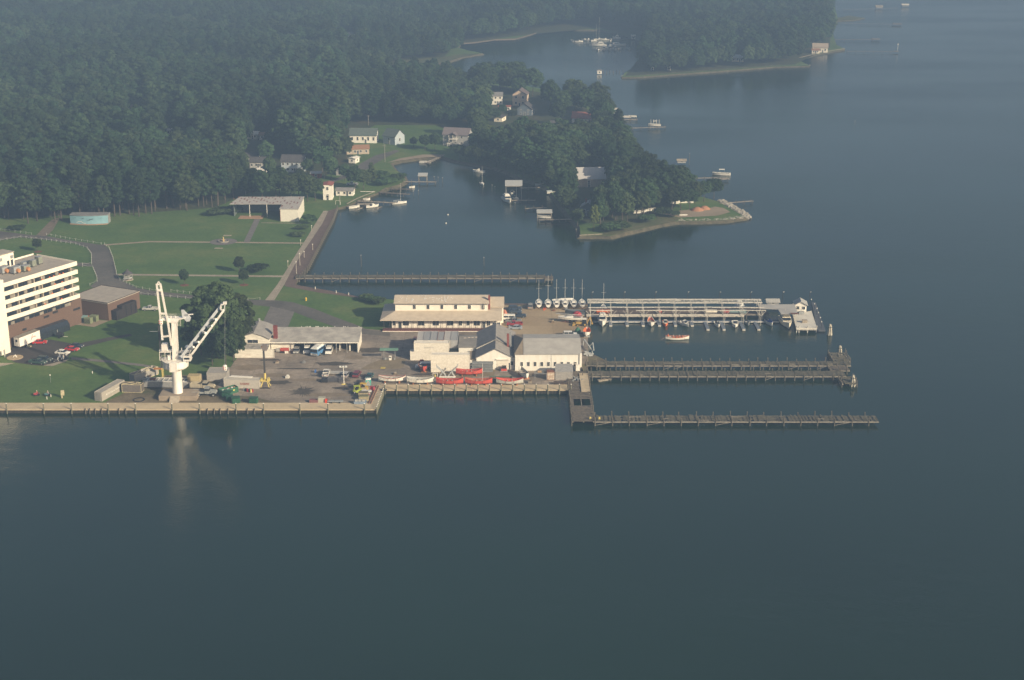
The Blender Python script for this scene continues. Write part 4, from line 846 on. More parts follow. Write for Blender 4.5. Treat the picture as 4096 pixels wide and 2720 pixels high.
for k,(x,y,w) in enumerate(((1352,148,7),(1382,148,6),(1415,150,7))):
    house(x,y,w,5,3.0,4.4,'%s white cottage from the left on the far wooded bank'%od(k),nw=2,nr=1,rz=R(-10),name='cottage',cat='cottage')
house(3280,210,12,9,4.0,6.8,'cream house with tan hipped roof behind the far bulkhead',CREAM(),ROOFT(),'x',R(-10),3,2)
house(3262,214,6,4,2.6,3.6,'low porch house in front of the cream far house',CREAM(),ORROOF,'x',R(-8),2,1,name='garden_shed',cat='shed')
house(2950,247,9,6,3.2,5.0,'pale house with white roof edge among far shore trees',CREAM(),WHITE(),'x',R(-10),3,1)
house(3006,190,4,5,4.6,6.0,'small tan gabled house high in the far trees',TANW,TANW,'y',0,1,1)
house(2676,282,2.2,3,2.8,3.4,'narrow white shed near the far left shore rocks',axis='y',nw=1,nr=0,name='boat_shed',cat='shed')
house(2610,282,2.0,3,2.6,3.2,'narrow white shed just left of its twin on the far shore',axis='y',nw=1,nr=0,name='boat_shed',cat='shed')
house(2533,156,3.2,4,3.0,3.2,'square cream building on the bank behind the far marina',CREAM(),CREAM(),'x',0,2,1,name='boat_house',cat='building')
house(2700,815,4,4,3.4,4.4,'white shed glimpsed between trunks near the orange mounds',nw=1,nr=1,name='boat_shed',cat='shed')
house(2744,812,7,4,3.0,3.8,'white low cottage glimpsed behind trunks near the orange mounds',nw=3,nr=1,name='cottage',cat='cottage')
house(2230,516,7,6,3.0,4.6,'small grey house behind the point trees',GREYW,DKROOF,'x',R(15),2,1)
house(1960,610,6,5,2.8,4.0,'small house with an orange roof below the willow',TANW,ORROOF,'x',R(8),2,1)
# ------------------------------------------------------------------ crane
def crane():
    g=P(712,1588); t=thing('harbour_crane','tall white quay crane with a fixed column and two lattice-free booms, one raised','crane',g)
    CW=mt('crane_white',(.84,.82,.77),(.66,.60,.52),rough=.4,scale=.9,spec=.5,streak=.25,det=6); CG=mt('crane_grey',(.55,.56,.57),(.45,.46,.47),rough=.45)  # plain grey for the sheave plate and lowered boom
    s=13.4*0+1/13.2
    X=lambda px:(px-712)*s*1.0
    Z=lambda py:(1588-py)/13.2/.965
    MB().box(-5.0,6.2,-3.2,3.2,0,1.5).build('plinth',mt('stained_concrete',(.33,.27,.2),(.25,.2,.15),scale=.7),t)
    MB().add([(-1.6,-5.0,0),(1.2,-5.0,0),(1.2,-3.2,1.5),(-1.6,-3.2,1.5),(-1.6,-3.2,0),(1.2,-3.2,0)],[(0,1,2,3),(0,3,4),(1,5,2)]).build('ramp',CONC(),t)
    MB().lathe([(1.55,1.5),(1.5,2.0),(1.42,9.8)],24).build('pedestal',CW,t,smooth=False)
    MB().lathe([(3.2,10.2),(3.75,10.9),(3.75,13.3),(3.95,13.3),(3.95,13.6),(3.3,13.6)],28,(-.2,0)).build('slewing_drum',CW,t)
    MB().box(-1.25,1.0,-3.95,-3.4,10.1,13.8).build('drum_rib',CW,t)
    MB().box(-.92,.72,-1.0,1.0,13.6,32.5,.16,.12).build('column',CW,t)
    MB().add([(-3.4,-1.1,32.2),(1.6,-1.1,32.2),(1.6,1.1,32.2),(-3.4,1.1,32.2),(-3.4,-1.1,33.0),(3.6,-1.1,33.0),(3.6,1.1,33.0),(-3.4,1.1,33.0),(-1.0,-1.1,31.0),(.9,-1.1,31.0),(.9,1.1,31.0),(-1.0,1.1,31.0)],[(4,5,6,7),(8,9,1,0),(11,3,2,10),(0,1,5,4),(3,7,6,2),(0,4,7,3),(1,2,6,5),(8,0,3,11),(9,10,2,1),(8,11,10,9)]).build('head_platform',CW,t)
    m=MB()
    for zz in (33.5,34.0):
        for a,b in (((-3.3,-1.1),(1.6,-1.1)),((-3.3,1.1),(1.6,1.1)),((-3.3,-1.1),(-3.3,1.1))): m.bar((*a,zz),(*b,zz),.07)
    for i in range(7): m.bar((-3.3+i*.8,-1.1,33),(-3.3+i*.8,-1.1,34),.07)
    m.build('head_railing',CW,t)
    for x in (-2.0,-1.0,.3): MB().tube((x,-.3,33.0),(x,-.3,33.7),.32).build('winch',CW,t)
    m=MB()
    for k in range(6): m.bar((1.1,-1.0,29.6+k*.6),(2.0,-1.0,29.6+k*.6),.07)
    m.bar((1.1,-1.0,29.4),(1.1,-1.0,33),.08); m.bar((2.0,-1.0,29.4),(2.0,-1.0,33),.08); m.build('ladder_cage',CW,t)
    # sheave plates
    m=MB(); m.add([(2.2,-.6,36.6),(2.9,-.6,36.6),(5.0,-.6,33.0),(4.6,-.6,31.4),(3.6,-.6,31.2),(2.4,-.6,33.4),(2.2,-.3,36.6),(2.9,-.3,36.6),(5.0,-.3,33.0),(4.6,-.3,31.4),(3.6,-.3,31.2),(2.4,-.3,33.4)],[(0,1,2,3,4,5),(11,10,9,8,7,6)]+[(i,(i+1)%6,6+(i+1)%6,6+i) for i in range(6)]); m.build('sheave_plate',CG,t)
    MB().bar((3.0,-.4,34.2),(5.6,-.4,34.6),.4).build('jib_pin',CW,t)
    # left boom: pivots at the drum, rises past the head
    def boom(base,tip,w0,w1,th,mat,cross,name):
        bm=MB(); b0,b1=Vector(base),Vector(tip); d=b1-b0; side=Vector((1,0,0)) if name=='left' else Vector((.25,1,0)).normalized()
        for sg in (-1,1): bm.bar(b0+side*sg*w0,b1+side*sg*w1,th*.75,th)
        for u in cross: c=b0+d*u; w=w0+(w1-w0)*u; bm.bar(c-side*w,c+side*w,th*.8,th*.9)
        return bm.build('boom',mat,t)
    L0=Vector((-4.9,-1.5,15.0)); L1=Vector((-8.3,-1.0,51.2))
    m=MB()
    def PX(px,py,y=-1.4):
        Y=g.y+y; z=hz(Vector((0,Y,0)),py); return Vector(((px-2048)*(Y*cP-(z-H)*sP)/F-g.x,y,z-G))
    la=[PX(650,1360),PX(640,1252),PX(629,1160),PX(627,1135)]; lb=[PX(686,1382),PX(671,1285),PX(664,1255),PX(646,1160),PX(641,1135)]
    for q in (la,lb):
        for i in range(len(q)-1): m.bar(q[i],q[i+1],.46,.52)
    m.bar(la[0]+Vector((0,0,1)),PX(678,1343),.5,.5); m.bar(PX(640,1254),PX(664,1254),.5,.5); m.bar(PX(629,1160),PX(646,1160),.9,.6); m.bar(PX(627,1137),PX(643,1137),.4,.4); m.bar(PX(634,1126),PX(628,1137),.3); m.bar(PX(634,1126),PX(641,1137),.3)
    m.build('raised_boom',CW,t)
    # right boom: two grey-white chords
    m=MB(); q=[PX(727,1432,-2.2),PX(742,1408,-2.2),PX(865,1225,-2.0),PX(893,1216,-2.0)]
    m.bar(PX(725,1428,-2.3),PX(891,1213,-1.6),.78,.8); m.build('lowered_boom',CG,t)
    m=MB(); m.bar(PX(768,1416,-3.4),PX(896,1240,-3.0),.6,.6)
    for a,b in (((780,1368),(795,1368)),((830,1306),(848,1303)),((812,1328),(822,1332)),((853,1276),(864,1278)),((765,1396),(775,1388))): m.bar(PX(*a,-2.6),PX(*b,-4.0),.55,.55)
    m.build('lowered_boom_chord',CW,t)
    m=MB()
    for a,b in (((884,1218),(900,1218)),((884,1218),(884,1240)),((884,1240),(898,1238)),((898,1238),(899,1218))): m.bar(PX(*a,-2.8),PX(*b,-2.8),.3,.3)
    m.bar(PX(893,1212,-2.4),PX(906,1211,-2.4),.9,.8); m.build('boom_head',CW,t)
    # machinery galleries
    m=MB(); m.box(-4.6,-1.2,-1.6,1.6,17.4,17.6); m.box(-4.4,-1.3,-1.5,1.5,13.7,13.8); 
    for z0 in (13.8,17.6):
        for zz in (.55,1.1):
            m.bar((-4.5,-1.6,z0+zz),(-1.2,-1.6,z0+zz),.06); m.bar((-4.5,1.6,z0+zz),(-1.2,1.6,z0+zz),.06); m.bar((-4.5,-1.6,z0+zz),(-4.5,1.6,z0+zz),.06)
        for i in range(6): m.bar((-4.5+i*.65,-1.6,z0),(-4.5+i*.65,-1.6,z0+1.1),.06)
    for x in (-4.5,-2.9,-1.3): m.bar((x,-1.6,13.8),(x,-1.6,17.4),.13)
    m.build('left_gallery',CW,t)
    MB().box(-4.0,-2.4,-1.0,1.0,17.6,20.9).build('cab',CW,t); MB().tube((-1.9,-1.2,13.9),(-1.9,-1.2,16.0),.5).build('tank',CW,t)
    m=MB(); m.box(1.2,4.6,-1.6,1.6,13.7,13.8)
    for z0 in (13.8,17.2):
        for zz in (.55,1.1): m.bar((1.1,-1.6,z0+zz),(4.4,-1.6,z0+zz),.06); m.bar((4.4,-1.6,z0+zz),(4.4,1.6,z0+zz),.06)
        for i in range(6): m.bar((1.1+i*.65,-1.6,z0),(1.1+i*.65,-1.6,z0+1.1),.06)
    for x in (2.0,3.4,4.4): m.bar((x,-1.2,13.8),(x,-1.2,19.5),.16)
    m.box(1.1,4.4,-1.2,1.2,17.05,17.2); m.build('right_gallery',CW,t)
    MB().box(2.6,4.8,-2.4,-.4,13.8,16.2).build('operator_cab',CW,t)
    MB().box(2.9,4.5,-2.46,-2.4,14.6,15.5).build('cab_window',GLASS(),t)
    MB().box(3.0,5.0,-1.2,.6,19.3,19.9).build('roof_frame',CW,t)
    # hook blocks with red dots
    for (px,py,y) in ((643,1287,-2.2),(900,1470,-3.2)):
        c=PX(px,py,y); m=MB(); m.lathe([(.45,-.9),(.62,-.5),(.62,.5),(.4,.8)],10); 
        b=m.build('hook_block',CW,t,c)
        for dx in (-.3,.3):
            for dz in (-.3,.35): MB().at((dx,-.62,dz)).lathe([(.14,-.01),(.14,.04)],8).build('red_spot',mt('signal_red',(.6,.06,.04)),b) if False else MB().cb((dx,-.6,dz),(.26,.08,.26)).build('red_spot',mt('signal_red',(.6,.06,.04)),b)
        top=PX(px,1216 if px>800 else 1255,y); MB().bar(c+Vector((0,0,.8)),top,.06).build('hoist_wire',GREYM(),t)
def fixcrane():
    t=[o for o in bpy.data.objects if o.name.startswith('harbour_crane')][0]
    for ch in t.children:
        if ch.name.split('.')[0] in('raised_boom','lowered_boom','lowered_boom_chord','boom_head','hook_block','hoist_wire','plinth','ramp'): continue
        for v in ch.data.vertices:
            z=v.co.z; v.co.x+=.02*max(0,z); v.co.z=z*9.3/10.2 if z<10.2 else 9.3+(z-10.2)*.78 if z<13.7 else 12.03+(z-13.7)*.672
crane(); fixcrane()
# ------------------------------------------------------------------ containers, trailers
def container(px,py,L,rz,label,col,col2=None,h=2.6,w=2.44,open_top=False,z=G,name='shipping_container',letter=None,doors=True,group=None,loc=None):
    g=loc if loc is not None else P(px,py,z); t=thing(name,label,'container',g,rz,group); mat=mt(*col) if isinstance(col,tuple) and isinstance(col[0],str) else col
    m=MB()
    if open_top:
        m.box(0,L,0,.12,0,h); m.box(0,L,w-.12,w,0,h); m.box(0,.12,.12,w-.12,0,h); m.box(L-.12,L,.12,w-.12,0,h); m.box(.12,L-.12,.12,w-.12,.1,.25)
    else: m.box(.06,L-.06,.06,w-.06,.12,h-.08)
    k=int(L/.55)
    for i in range(k): x=.25+i*(L-.5)/k; m.box(x,x+.22,.035,.06,.2,h-.15); 
    for i in range(4): y=.2+i*.58; m.box(L-.06,L,y,y+.25,.2,h-.15)
    m.build('shell',mat,t)
    m=MB()
    for x in (0,L-.14):
        for y in (0-.02,w-.12): m.box(x,x+.14,y,y+.14,0,h)
    for zz in (0,h-.1):
        m.box(.14,L-.14,-.03,.07,zz,zz+.12); m.box(.14,L-.14,w-.07,w+.03,zz,zz+.12); m.box(-.03,.07,.12,w-.12,zz,zz+.12); m.box(L-.07,L+.03,.12,w-.12,zz,zz+.12)
    fr=m.build('frame',col2 or mat,t)
    if open_top:
        m=MB()
        for a,b in (((.2,.1),(L*.5,w-.1)),((L*.45,.1),(L*.9,w-.2)),((L*.6,w-.1),(L-.2,.3))): m.bar((*a,h+.0),(*b,h+.02),.16,.1)
        m.build('roof_bow',col2 or mat,t)
    if doors:
        m=MB()
        for y in (.5,.95,1.45,1.9): m.bar((-.08,y,.15),(-.08,y,h-.2),.06)
        m.build('lock_bar',GREYM(),t)
    return t
def marks(t,x0,x1,y,z,h,n,mat,face=-1,name='lettering'):
    m=MB()
    for i in range(n):
        x=x0+(x1-x0)*i/n; w=(x1-x0)/n*.62; k=i%4
        m.box(x,x+w*.3,y-.03,y,z,z+h); 
        if k!=1: m.box(x+w*.3,x+w,y-.03,y,z+h*.8,z+h)
        if k!=2: m.box(x+w*.3,x+w,y-.03,y,z,z+h*.2)
        if k%2==0: m.box(x+w*.75,x+w,y-.03,y,z+h*.2,z+h*.8)
    return m.build(name,mat,t)
C1=('grey_container_paint',(.36,.34,.31),(.27,.25,.23)); C2=('cream_container_paint',(.66,.61,.52),(.54,.5,.42)); C3=('white_container_paint',(.78,.73,.64),(.62,.57,.48)); YT=mt('yellowed_trim',(.6,.53,.33),(.5,.42,.25))
t=container(378,1606,12.2,0,'long tan-grey container with a stripe of white letters, nearest the crane lawn',('tan_container_paint',(.37,.34,.29),(.31,.285,.245)),h=2.75)
a=P(378,1606); b=P(475,1568)
t.rotation_euler=(0,0,math.atan2(b.y-a.y,b.x-(a.x+1.6)))
pa_,pb_=P(408,1606),P(475,1568); t.rotation_euler=(0,0,math.atan2(pb_.y-pa_.y,pb_.x-pa_.x)); t.location=pa_
marks(t,2.4,10.4,-.03,1.15,.45,24,WHITE())
for ch in [c for c in t.children]: ch.location=Vector((0,0,0))
container(488,1569,6.1,R(-6),'dark grey-brown open-topped container with yellow top rails',('dark_bronze_container',(.17,.15,.13),(.12,.105,.095)),YT,2.6,open_top=True)
t=container(540,1530,9.5,R(54),'pale grey open-topped container with timber across it, tilted behind the dark one',C1,YT,2.5,open_top=True); marks(t,4.8,7.8,-.03,.7,.7,8,mt('grey_lettering',(.3,.3,.28)))
def caisson():
    a=P(575,1553); t=thing('steel_pontoon','long weathered grey steel pontoon lying behind the crane column','pontoon',a,R(-3)); L=13.5
    m=MB(); m.add([(0,0,.4),(L,0,.4),(L,3,.4),(0,3,.4),(0,-.3,2.3),(L+.2,-.3,2.3),(L+.2,3.2,2.3),(-1.5,3.2,2.3)],[(0,1,5,4),(1,2,6,5),(2,3,7,6),(3,0,4,7),(0,3,2,1)]); m.box(.3,L-.3,.1,3,1.8,1.9); m.build('hull',mt('grey_steel',(.36,.355,.34),(.24,.24,.235)),t)
    m=MB()
    for i in range(8): m.bar((1+i*1.6,-.2,2.32),(1+i*1.6,3.1,2.32),.12)
    m.bar((0,-.28,2.4),(L,-.28,2.4),.16); m.bar((0,3.1,2.4),(L,3.1,2.4),.16); m.build('deck_beam',WHITE(),t)
    MB().cb((2.6,1.4,2.6),(1.6,1.2,.5)).build('deck_scrap',RUST(),t)
caisson()
container(828,1525,6.1,0,'wide pale grey container with a round vent, standing under the trees',C1,h=2.75,w=5.4,doors=False)
t=container(896,1550,11,R(-6),'ribbed off-white trailer box with a row of red marks on its side',('offwhite_ribbed',(.50,.47,.41),(.42,.39,.34)),h=2.75); marks(t,5.2,8.0,-.04,1.15,.6,9,mt('faded_red_paint',(.42,.12,.07)))
MB().add([(1.2,1.6,2.85),(8,1.4,2.8),(8.4,2.7,2.8),(1.8,2.9,2.85),(1.2,1.6,3.0),(8,1.4,2.95),(8.4,2.7,2.95),(1.8,2.9,3.0)],[(0,1,2,3),(4,5,6,7),(0,1,5,4),(1,2,6,5),(2,3,7,6),(3,0,4,7)]).build('roof_panel',WHITE(),t)
def crate(px,py,w,d,h,label,mat,rz=0,name='crate',cat='crate',z=G,slats=True):
    t=thing(name,label,cat,P(px,py,z),rz); MB().box(-w/2,w/2,0,d,.0,h).build('body',mat,t)
    if slats:
        m=MB()
        for i in range(4): z0=h*(i+.15)/4; m.box(-w/2-.05,w/2+.05,-.06,-.01,z0,z0+h*.12); m.box(w/2+.01,w/2+.06,0,d,z0,z0+h*.12)
        m.build('batten',mt('crate_batten',(.5,.42,.25),(.4,.33,.2)),t)
    return t
CR=mt('crate_ply',(.42,.34,.18),(.34,.27,.14))
crate(774,1526,3.6,2.6,1.7,'tan plywood crate, upper of the stack behind the army trucks',CR,z=G+1.75); crate(776,1527,3.9,2.8,1.7,'pale weathered crate, lower of the stack behind the army trucks',mt('pale_crate',(.38,.33,.25),(.3,.26,.2)))
# container block by the workshop
def cpair(px,py,up,label,L=12.2,shift=0):
    pass
S=12.6
p=P(1724,1489); container(0,0,12.2,0,'white stained container, bottom of the front stack',C3,h=2.9,loc=p,doors=False)
container(0,0,12.2,0,'white stained container, top of the front stack',C3,h=2.9,loc=p+Vector((0,0,2.93)),doors=False)
p=P(1641,1441); container(0,0,12.2,0,'cream container, bottom of the rear stack behind the blue-grey van',C3,h=2.9,loc=p,doors=False)
t=container(0,0,11.2,0,'cream container with a faint grey mark, top of the rear stack',C3,h=2.9,loc=p+Vector((1.25,0,2.93)),doors=False); marks(t,3.4,6.6,-.04,1.2,.28,8,mt('pale_grey_mark',(.5,.49,.46)))
cols=[('silver_roof_box',(.45,.43,.40),(.36,.34,.32)),('steel_roof_box',(.33,.33,.33),(.26,.26,.26)),('steel_roof_box2',(.36,.355,.35),(.28,.28,.28)),('steel_roof_box',(.33,.33,.33),(.26,.26,.26)),('silver_roof_box',(.45,.43,.40),(.36,.34,.32)),('steel_roof_box2',(.36,.355,.35),(.28,.28,.28))]
for i in range(6):
    lo=p+Vector((2.0+i*2.2+2.1,3.0,3.05)); container(0,0,9.5,PI/2,'%s container roof from the left in the side-by-side row behind the cream stack'%od(i),cols[i],RUST() if i==3 else None,h=2.75,w=2.1,loc=lo,doors=False,group='containers laid side by side')
    
MB_=MB(); MB_.box(2.2,15.1,3.2,12.4,0,3.0); o=MB_.build('container_row_base',mt('dull_teal_steel',(.10,.14,.15),(.07,.09,.1)),None,p); tag(o,'dull teal lower containers under the side-by-side row','container')
p2=P(1838,1436); 
# quay-side boxes
t=container(2187,1520,2.6,0,'small rusty white container beside the grey one on the right quay',('rusty_white',(.60,.55,.46),(.38,.24,.15)),RUST(),2.6,w=2.3,doors=False); MB().box(.05,2.55,.1,2.25,2.6,2.66).build('rust_roof',RUST(),t)
t=container(2219,1520,5.6,0,'grey corrugated container with a sloping tin roof on the right quay',C1,h=2.5,w=2.6,doors=False)
MB().add([(0,0,2.55),(5.6,0,2.55),(5.6,4.6,3.6),(0.3,4.6,3.6),(0,0,2.7),(5.6,0,2.7),(5.6,4.6,3.75),(.3,4.6,3.75)],[(0,1,2,3),(4,5,6,7),(0,1,5,4),(1,2,6,5),(2,3,7,6),(3,0,4,7)]).build('tin_roof',mt('tin_roof',(.34,.33,.31),(.25,.24,.23)),t)
MB().box(.3,5.5,2.65,4.5,0,3.3).build('back_shed',GREYM(),t)
t=thing('open_skip','low green corrugated skip with a rusty open top on the right quay','skip',P(1957,1532)); m=MB(); L=7
m.box(0,L,0,.1,0,1.5); m.box(0,L,2.2,2.3,0,1.5); m.box(0,.1,.1,2.2,0,1.5); m.box(L-.1,L,.1,2.2,0,1.5)
for i in range(14): m.box(.2+i*.49,.42+i*.49,-.07,0,.1,1.35)
m.build('shell',mt('faded_green_steel',(.10,.17,.13),(.07,.11,.09)),t); MB().box(.1,L-.1,.1,2.2,.9,1.2).build('rust_load',RUST(),t)
# dumpsters ---------------------------------------------------------------
DG=mt('dumpster_green',(.035,.13,.07),(.025,.09,.05),rough=.5)
def dumpster(px,py,w,d,h,rz,label,lid=True,op=False):
    t=thing('dumpster',label,'dumpster',P(px,py),rz); m=MB()
    if op: m.box(-w/2,w/2,0,.1,.15,h); m.box(-w/2,w/2,d-.1,d,.15,h); m.box(-w/2,-w/2+.1,.1,d-.1,.15,h); m.box(w/2-.1,w/2,.1,d-.1,.15,h); m.box(-w/2+.1,w/2-.1,.1,d-.1,.2,h*.6)
    else: m.add([(-w/2,.3,.15),(w/2,.3,.15),(w/2,d,.15),(-w/2,d,.15),(-w/2,0,h*.85),(w/2,0,h*.85),(w/2,d,h),(-w/2,d,h)],[(0,3,2,1),(4,5,6,7),(0,1,5,4),(1,2,6,5),(2,3,7,6),(3,0,4,7)])
    for i in range(4): x=-w/2+.2+i*(w-.5)/3; m.box(x,x+.1,-.06,0,.3,h*.8)
    m.build('bin',DG,t)
    if lid: MB().box(-w/2-.04,w/2+.04,.02,d+.05,h+.01,h+.07).build('lid',mt('dumpster_lid',(.03,.10,.06),(.02,.06,.04)),t)
    return t
dumpster(946,1617,2.4,2.0,1.9,R(18),'dark green dumpster with its lid propped, left of the two by the quay apron')
dumpster(1012,1617,2.3,2.0,1.7,R(-4),'dark green dumpster standing alone on the quay apron')
dumpster(905,1594,2.6,2.2,1.8,R(-10),'dark green dumpster tucked in shade behind the small grey truck')
dumpster(922,1606,2.0,1.6,1.5,R(25),'small green rounded bin between the two shaded dumpsters')
t=dumpster(922,1578,5.6,2.4,1.9,R(40),'big open green roll-off skip full of scrap in front of the ribbed trailer',False,True)
for k in range(6): MB().cb((-2+k*.8,1.1+uni(-.5,.5),1.5),(.6,.5,.6)).build('scrap',mt(['white_scrap','brown_scrap'][k%2],[(.6,.58,.55),(.25,.16,.1)][k%2]),t)
for k in range(2): MB().cb((-1+k*2.2,-.1,1.15),(.6,.05,.35)).build('yellow_label',mt('label_yellow',(.7,.6,.15)),t)
for k,(x,y,c,n) in enumerate(((976,1557,(.3,.3,.3),'grey'),(984,1559,(.05,.05,.06),'black'),(990,1561,(.35,.03,.04),'dark red'),(999,1562,(.04,.04,.05),'glossy black'),(1004,1563,(.6,.5,.2),'yellow-capped'),(1010,1562,(.3,.04,.05),'maroon'))):
    q=P(x,y+6); o=MB().lathe([(.3,0),(.32,.02),(.32,.42),(.34,.45),(.32,.48),(.32,.9),(.28,.93)],12).build('oil_drum',paint('drum_'+n.replace(' ','_'),c),None,q); tag(o,'%s oil drum standing under the side of the ribbed trailer'%n,'drum','oil drums by the ribbed trailer')
# ------------------------------------------------------------------ vehicles
WH=lambda m,x,y,r=.34,w=.24: m.tube((x,y-w/2,r),(x,y+w/2,r),r,n=12)
def wheels(t,xs,W,r=.34,name='wheel'):
    for x in xs:
        for y in (-W/2+.1,W/2-.1):
            w=WH(MB(),x,y,r).build(name,TYRE(),t); MB().tube((x,y-.14,r),(x,y+.14,r),r*.55,n=10).build('rim',GREYM(),w)
def car(kind,px,py,deg,color,label,group=None,z=G):
    t=thing({'suv':'parked_suv','van':'parked_van','pickup':'pickup_truck','wagon':'station_wagon','coupe':'parked_car','sedan':'parked_car'}[kind],label,{'suv':'suv','van':'van','pickup':'pickup','wagon':'car','coupe':'car','sedan':'car'}[kind],P(px,py,z),R(deg),group)
    bm=color if not isinstance(color,tuple) else paint('paint_%02d_%02d_%02d'%tuple(int(c*99) for c in color),color)
    if kind in('sedan','coupe','wagon'):
        L,Wd=4.7,1.78; hb=.86; body=[(-2.35,.3),(2.3,.3),(2.35,.6),(2.2,.78),(1.2,hb+.04),(-1.5,hb+.08),(-2.25,hb),(-2.38,.6)]
        gl=[(1.15,.9),(.45,1.38),(-.95,1.4),(-1.75,.94)] if kind!='wagon' else [(1.15,.9),(.45,1.42),(-1.9,1.44),(-2.2,.92)]
        rf=[(.5,1.38),(.4,1.45),(-.9,1.47),(-1.0,1.4)] if kind!='wagon' else [(.5,1.42),(.4,1.49),(-1.8,1.5),(-1.95,1.44)]
        xs=(-1.4,1.45); r=.33
    elif kind=='suv':
        L,Wd=4.8,1.85; body=[(-2.4,.4),(2.35,.4),(2.4,.75),(2.25,1.0),(1.2,1.1),(-2.35,1.12),(-2.42,.7)]; gl=[(1.15,1.08),(.6,1.68),(-2.1,1.7),(-2.32,1.1)]; rf=[(.65,1.68),(.55,1.78),(-2.0,1.79),(-2.15,1.7)]; xs=(-1.4,1.5); r=.38
    elif kind=='van':
        L,Wd=5.5,2.0; body=[(-2.75,.4),(2.7,.4),(2.75,.8),(2.6,1.12),(1.9,1.25),(-2.72,1.25),(-2.76,.7)]; gl=[(1.95,1.22),(1.3,1.85),(-2.6,1.86),(-2.7,1.22)]; rf=[(1.38,1.84),(1.2,2.1),(-2.5,2.12),(-2.66,1.84)]; xs=(-1.8,1.8); r=.37
    else:
        L,Wd=5.6,1.95; body=[(-2.8,.45),(2.7,.45),(2.78,.8),(2.65,1.05),(1.3,1.13),(.9,1.13),(-2.78,1.13),(-2.82,.7)]; gl=[(1.35,1.1),(.8,1.68),(-.2,1.7),(-.45,1.1)]; rf=[(.85,1.68),(.75,1.77),(-.1,1.78),(-.25,1.7)]; xs=(-1.75,1.8); r=.38
    h=Wd/2
    if kind=='pickup':
        m=MB(); m.prof([(-.5,.45),(2.7,.45),(2.78,.8),(2.65,1.05),(1.3,1.13),(-.5,1.13)],-h,h)
        m.box(-2.8,-.5,-h,-h+.1,.5,1.13); m.box(-2.8,-.5,h-.1,h,.5,1.13); m.box(-2.8,-2.7,-h+.1,h-.1,.5,1.13); m.box(-2.7,-.5,-h+.1,h-.1,.55,.65); m.build('body',bm,t)
        MB().box(-2.65,-.52,-h+.12,h-.12,.66,.70).build('load_bed',DARK(),t)
    else: MB().prof(body,-h,h).build('body',bm,t)
    MB().prof(gl,-h+.04,h-.04,.16,1.3).build('windows',GLASS(),t)
    MB().prof(rf,-h+.19,h-.19).build('roof',bm,t)
    m=MB(); x0=gl[-1][0]; x1=gl[0][0]; 
    for x in (x0+.18 if kind!='pickup' else x0+.1,(x0+x1)/2-.1):
        for y in (-h+.02,h-.02-.1): m.add([(x,y,gl[0][1]-.02),(x+.1,y,gl[0][1]-.02),(x+.14,y+( .14 if y<0 else -.14),gl[1][1]+.02),(x+.04,y+(.14 if y<0 else -.14),gl[1][1]+.02),(x,y+.1,gl[0][1]-.02),(x+.1,y+.1,gl[0][1]-.02),(x+.14,y+.1+(.14 if y<0 else -.14),gl[1][1]+.02),(x+.04,y+.1+(.14 if y<0 else -.14),gl[1][1]+.02)],[(0,1,2,3),(4,5,6,7),(0,1,5,4),(1,2,6,5),(2,3,7,6),(3,0,4,7)])
    m.build('pillar',bm,t)
    wheels(t,xs,Wd,r)
    xf=max(p[0] for p in body); xb=min(p[0] for p in body); zl=.68 if kind in('sedan','coupe','wagon') else .82
    for y in (-h+.3,h-.3):
        MB().box(xf-.12,xf+.02,y-.18,y+.18,zl-.08,zl+.08).build('headlight',mt('lamp_glass',(.75,.75,.7),rough=.15),t)
        MB().box(xb-.02,xb+.1,y-.16,y+.16,zl-.08,zl+.08).build('tail_light',mt('tail_red',(.4,.03,.02)),t)
    MB().box(xf-.05,xf+.08,-h+.05,h-.05,.36,.5).build('bumper',mt('chrome',(.5,.5,.5),rough=.25,metal=.7),t)
    return t
WHT=(.78,.76,.70); 
car('sedan',160,1374,8,(.50,.03,.03),'red sedan parked in front of the brick wall beside the box trailer')
car('sedan',251,1416,-14,WHT,'white sedan on the edge of the small car park')
car('coupe',289,1402,-14,(.55,.03,.04),'bright red coupe parked between the white sedan and a black car')
car('sedan',306,1389,-14,(.03,.04,.06),'black sedan parked behind the red coupe')
car('pickup',152,1455,-13,(.04,.08,.07),'dark green pickup at the front edge of the small car park')
car('suv',180,1445,-13,(.03,.05,.05),'black suv just behind the dark green pickup')
car('pickup',602,1241,178,(.5,.49,.46),'pale grey pickup standing on grass right of the brick annex')
car('van',1230,1408,-90,WHT,'white van under the garage roof, left of the bus')
car('van',1317,1411,-90,WHT,'white van under the garage roof, right of the bus')
car('wagon',1187,1409,-90,(.33,.32,.3),'silver-grey car under the garage roof, leftmost of the vehicles')
car('pickup',1305,1500,90,(.66,.63,.58),'white pickup seen from behind, left of the grey sheet in the yard')
car('wagon',1386,1504,78,(.42,.40,.38),'silver wagon right behind the white floodlight post')
car('suv',1428,1504,82,(.17,.04,.05),'dark red suv in the yard between the silver wagon and a green car')
car('sedan',1478,1512,-100,(.03,.09,.09),'dark teal car nearest the portable toilet')
car('van',1696,1474,180,(.40,.44,.50),'blue-grey passenger van in front of the cream container stack')
car('suv',1664,1368,90,(.14,.03,.04),'dark maroon van in shade at the left end of the container block')
car('suv',2060,1240,5,(.04,.06,.09),'dark blue suv, farthest back in the row beside the long building')
car('sedan',2061,1251,5,(.05,.07,.10),'dark blue-grey car, second back in the row beside the long building')
car('pickup',2073,1269,-2,(.03,.045,.07),'large dark navy pickup with bright wheels beside the long building')
car('van',2030,1281,178,WHT,'white cargo van parked at the corner of the long building')
car('pickup',2054,1290,0,(.20,.21,.21),'grey pickup parked between the white van and red pickup')
car('pickup',2058,1302,180,(.30,.035,.045),'red pickup with a pale cab stripe behind the workshop roof')
car('sedan',2062,1316,178,(.34,.38,.42),'silver-blue car just behind the workshop roof edge')
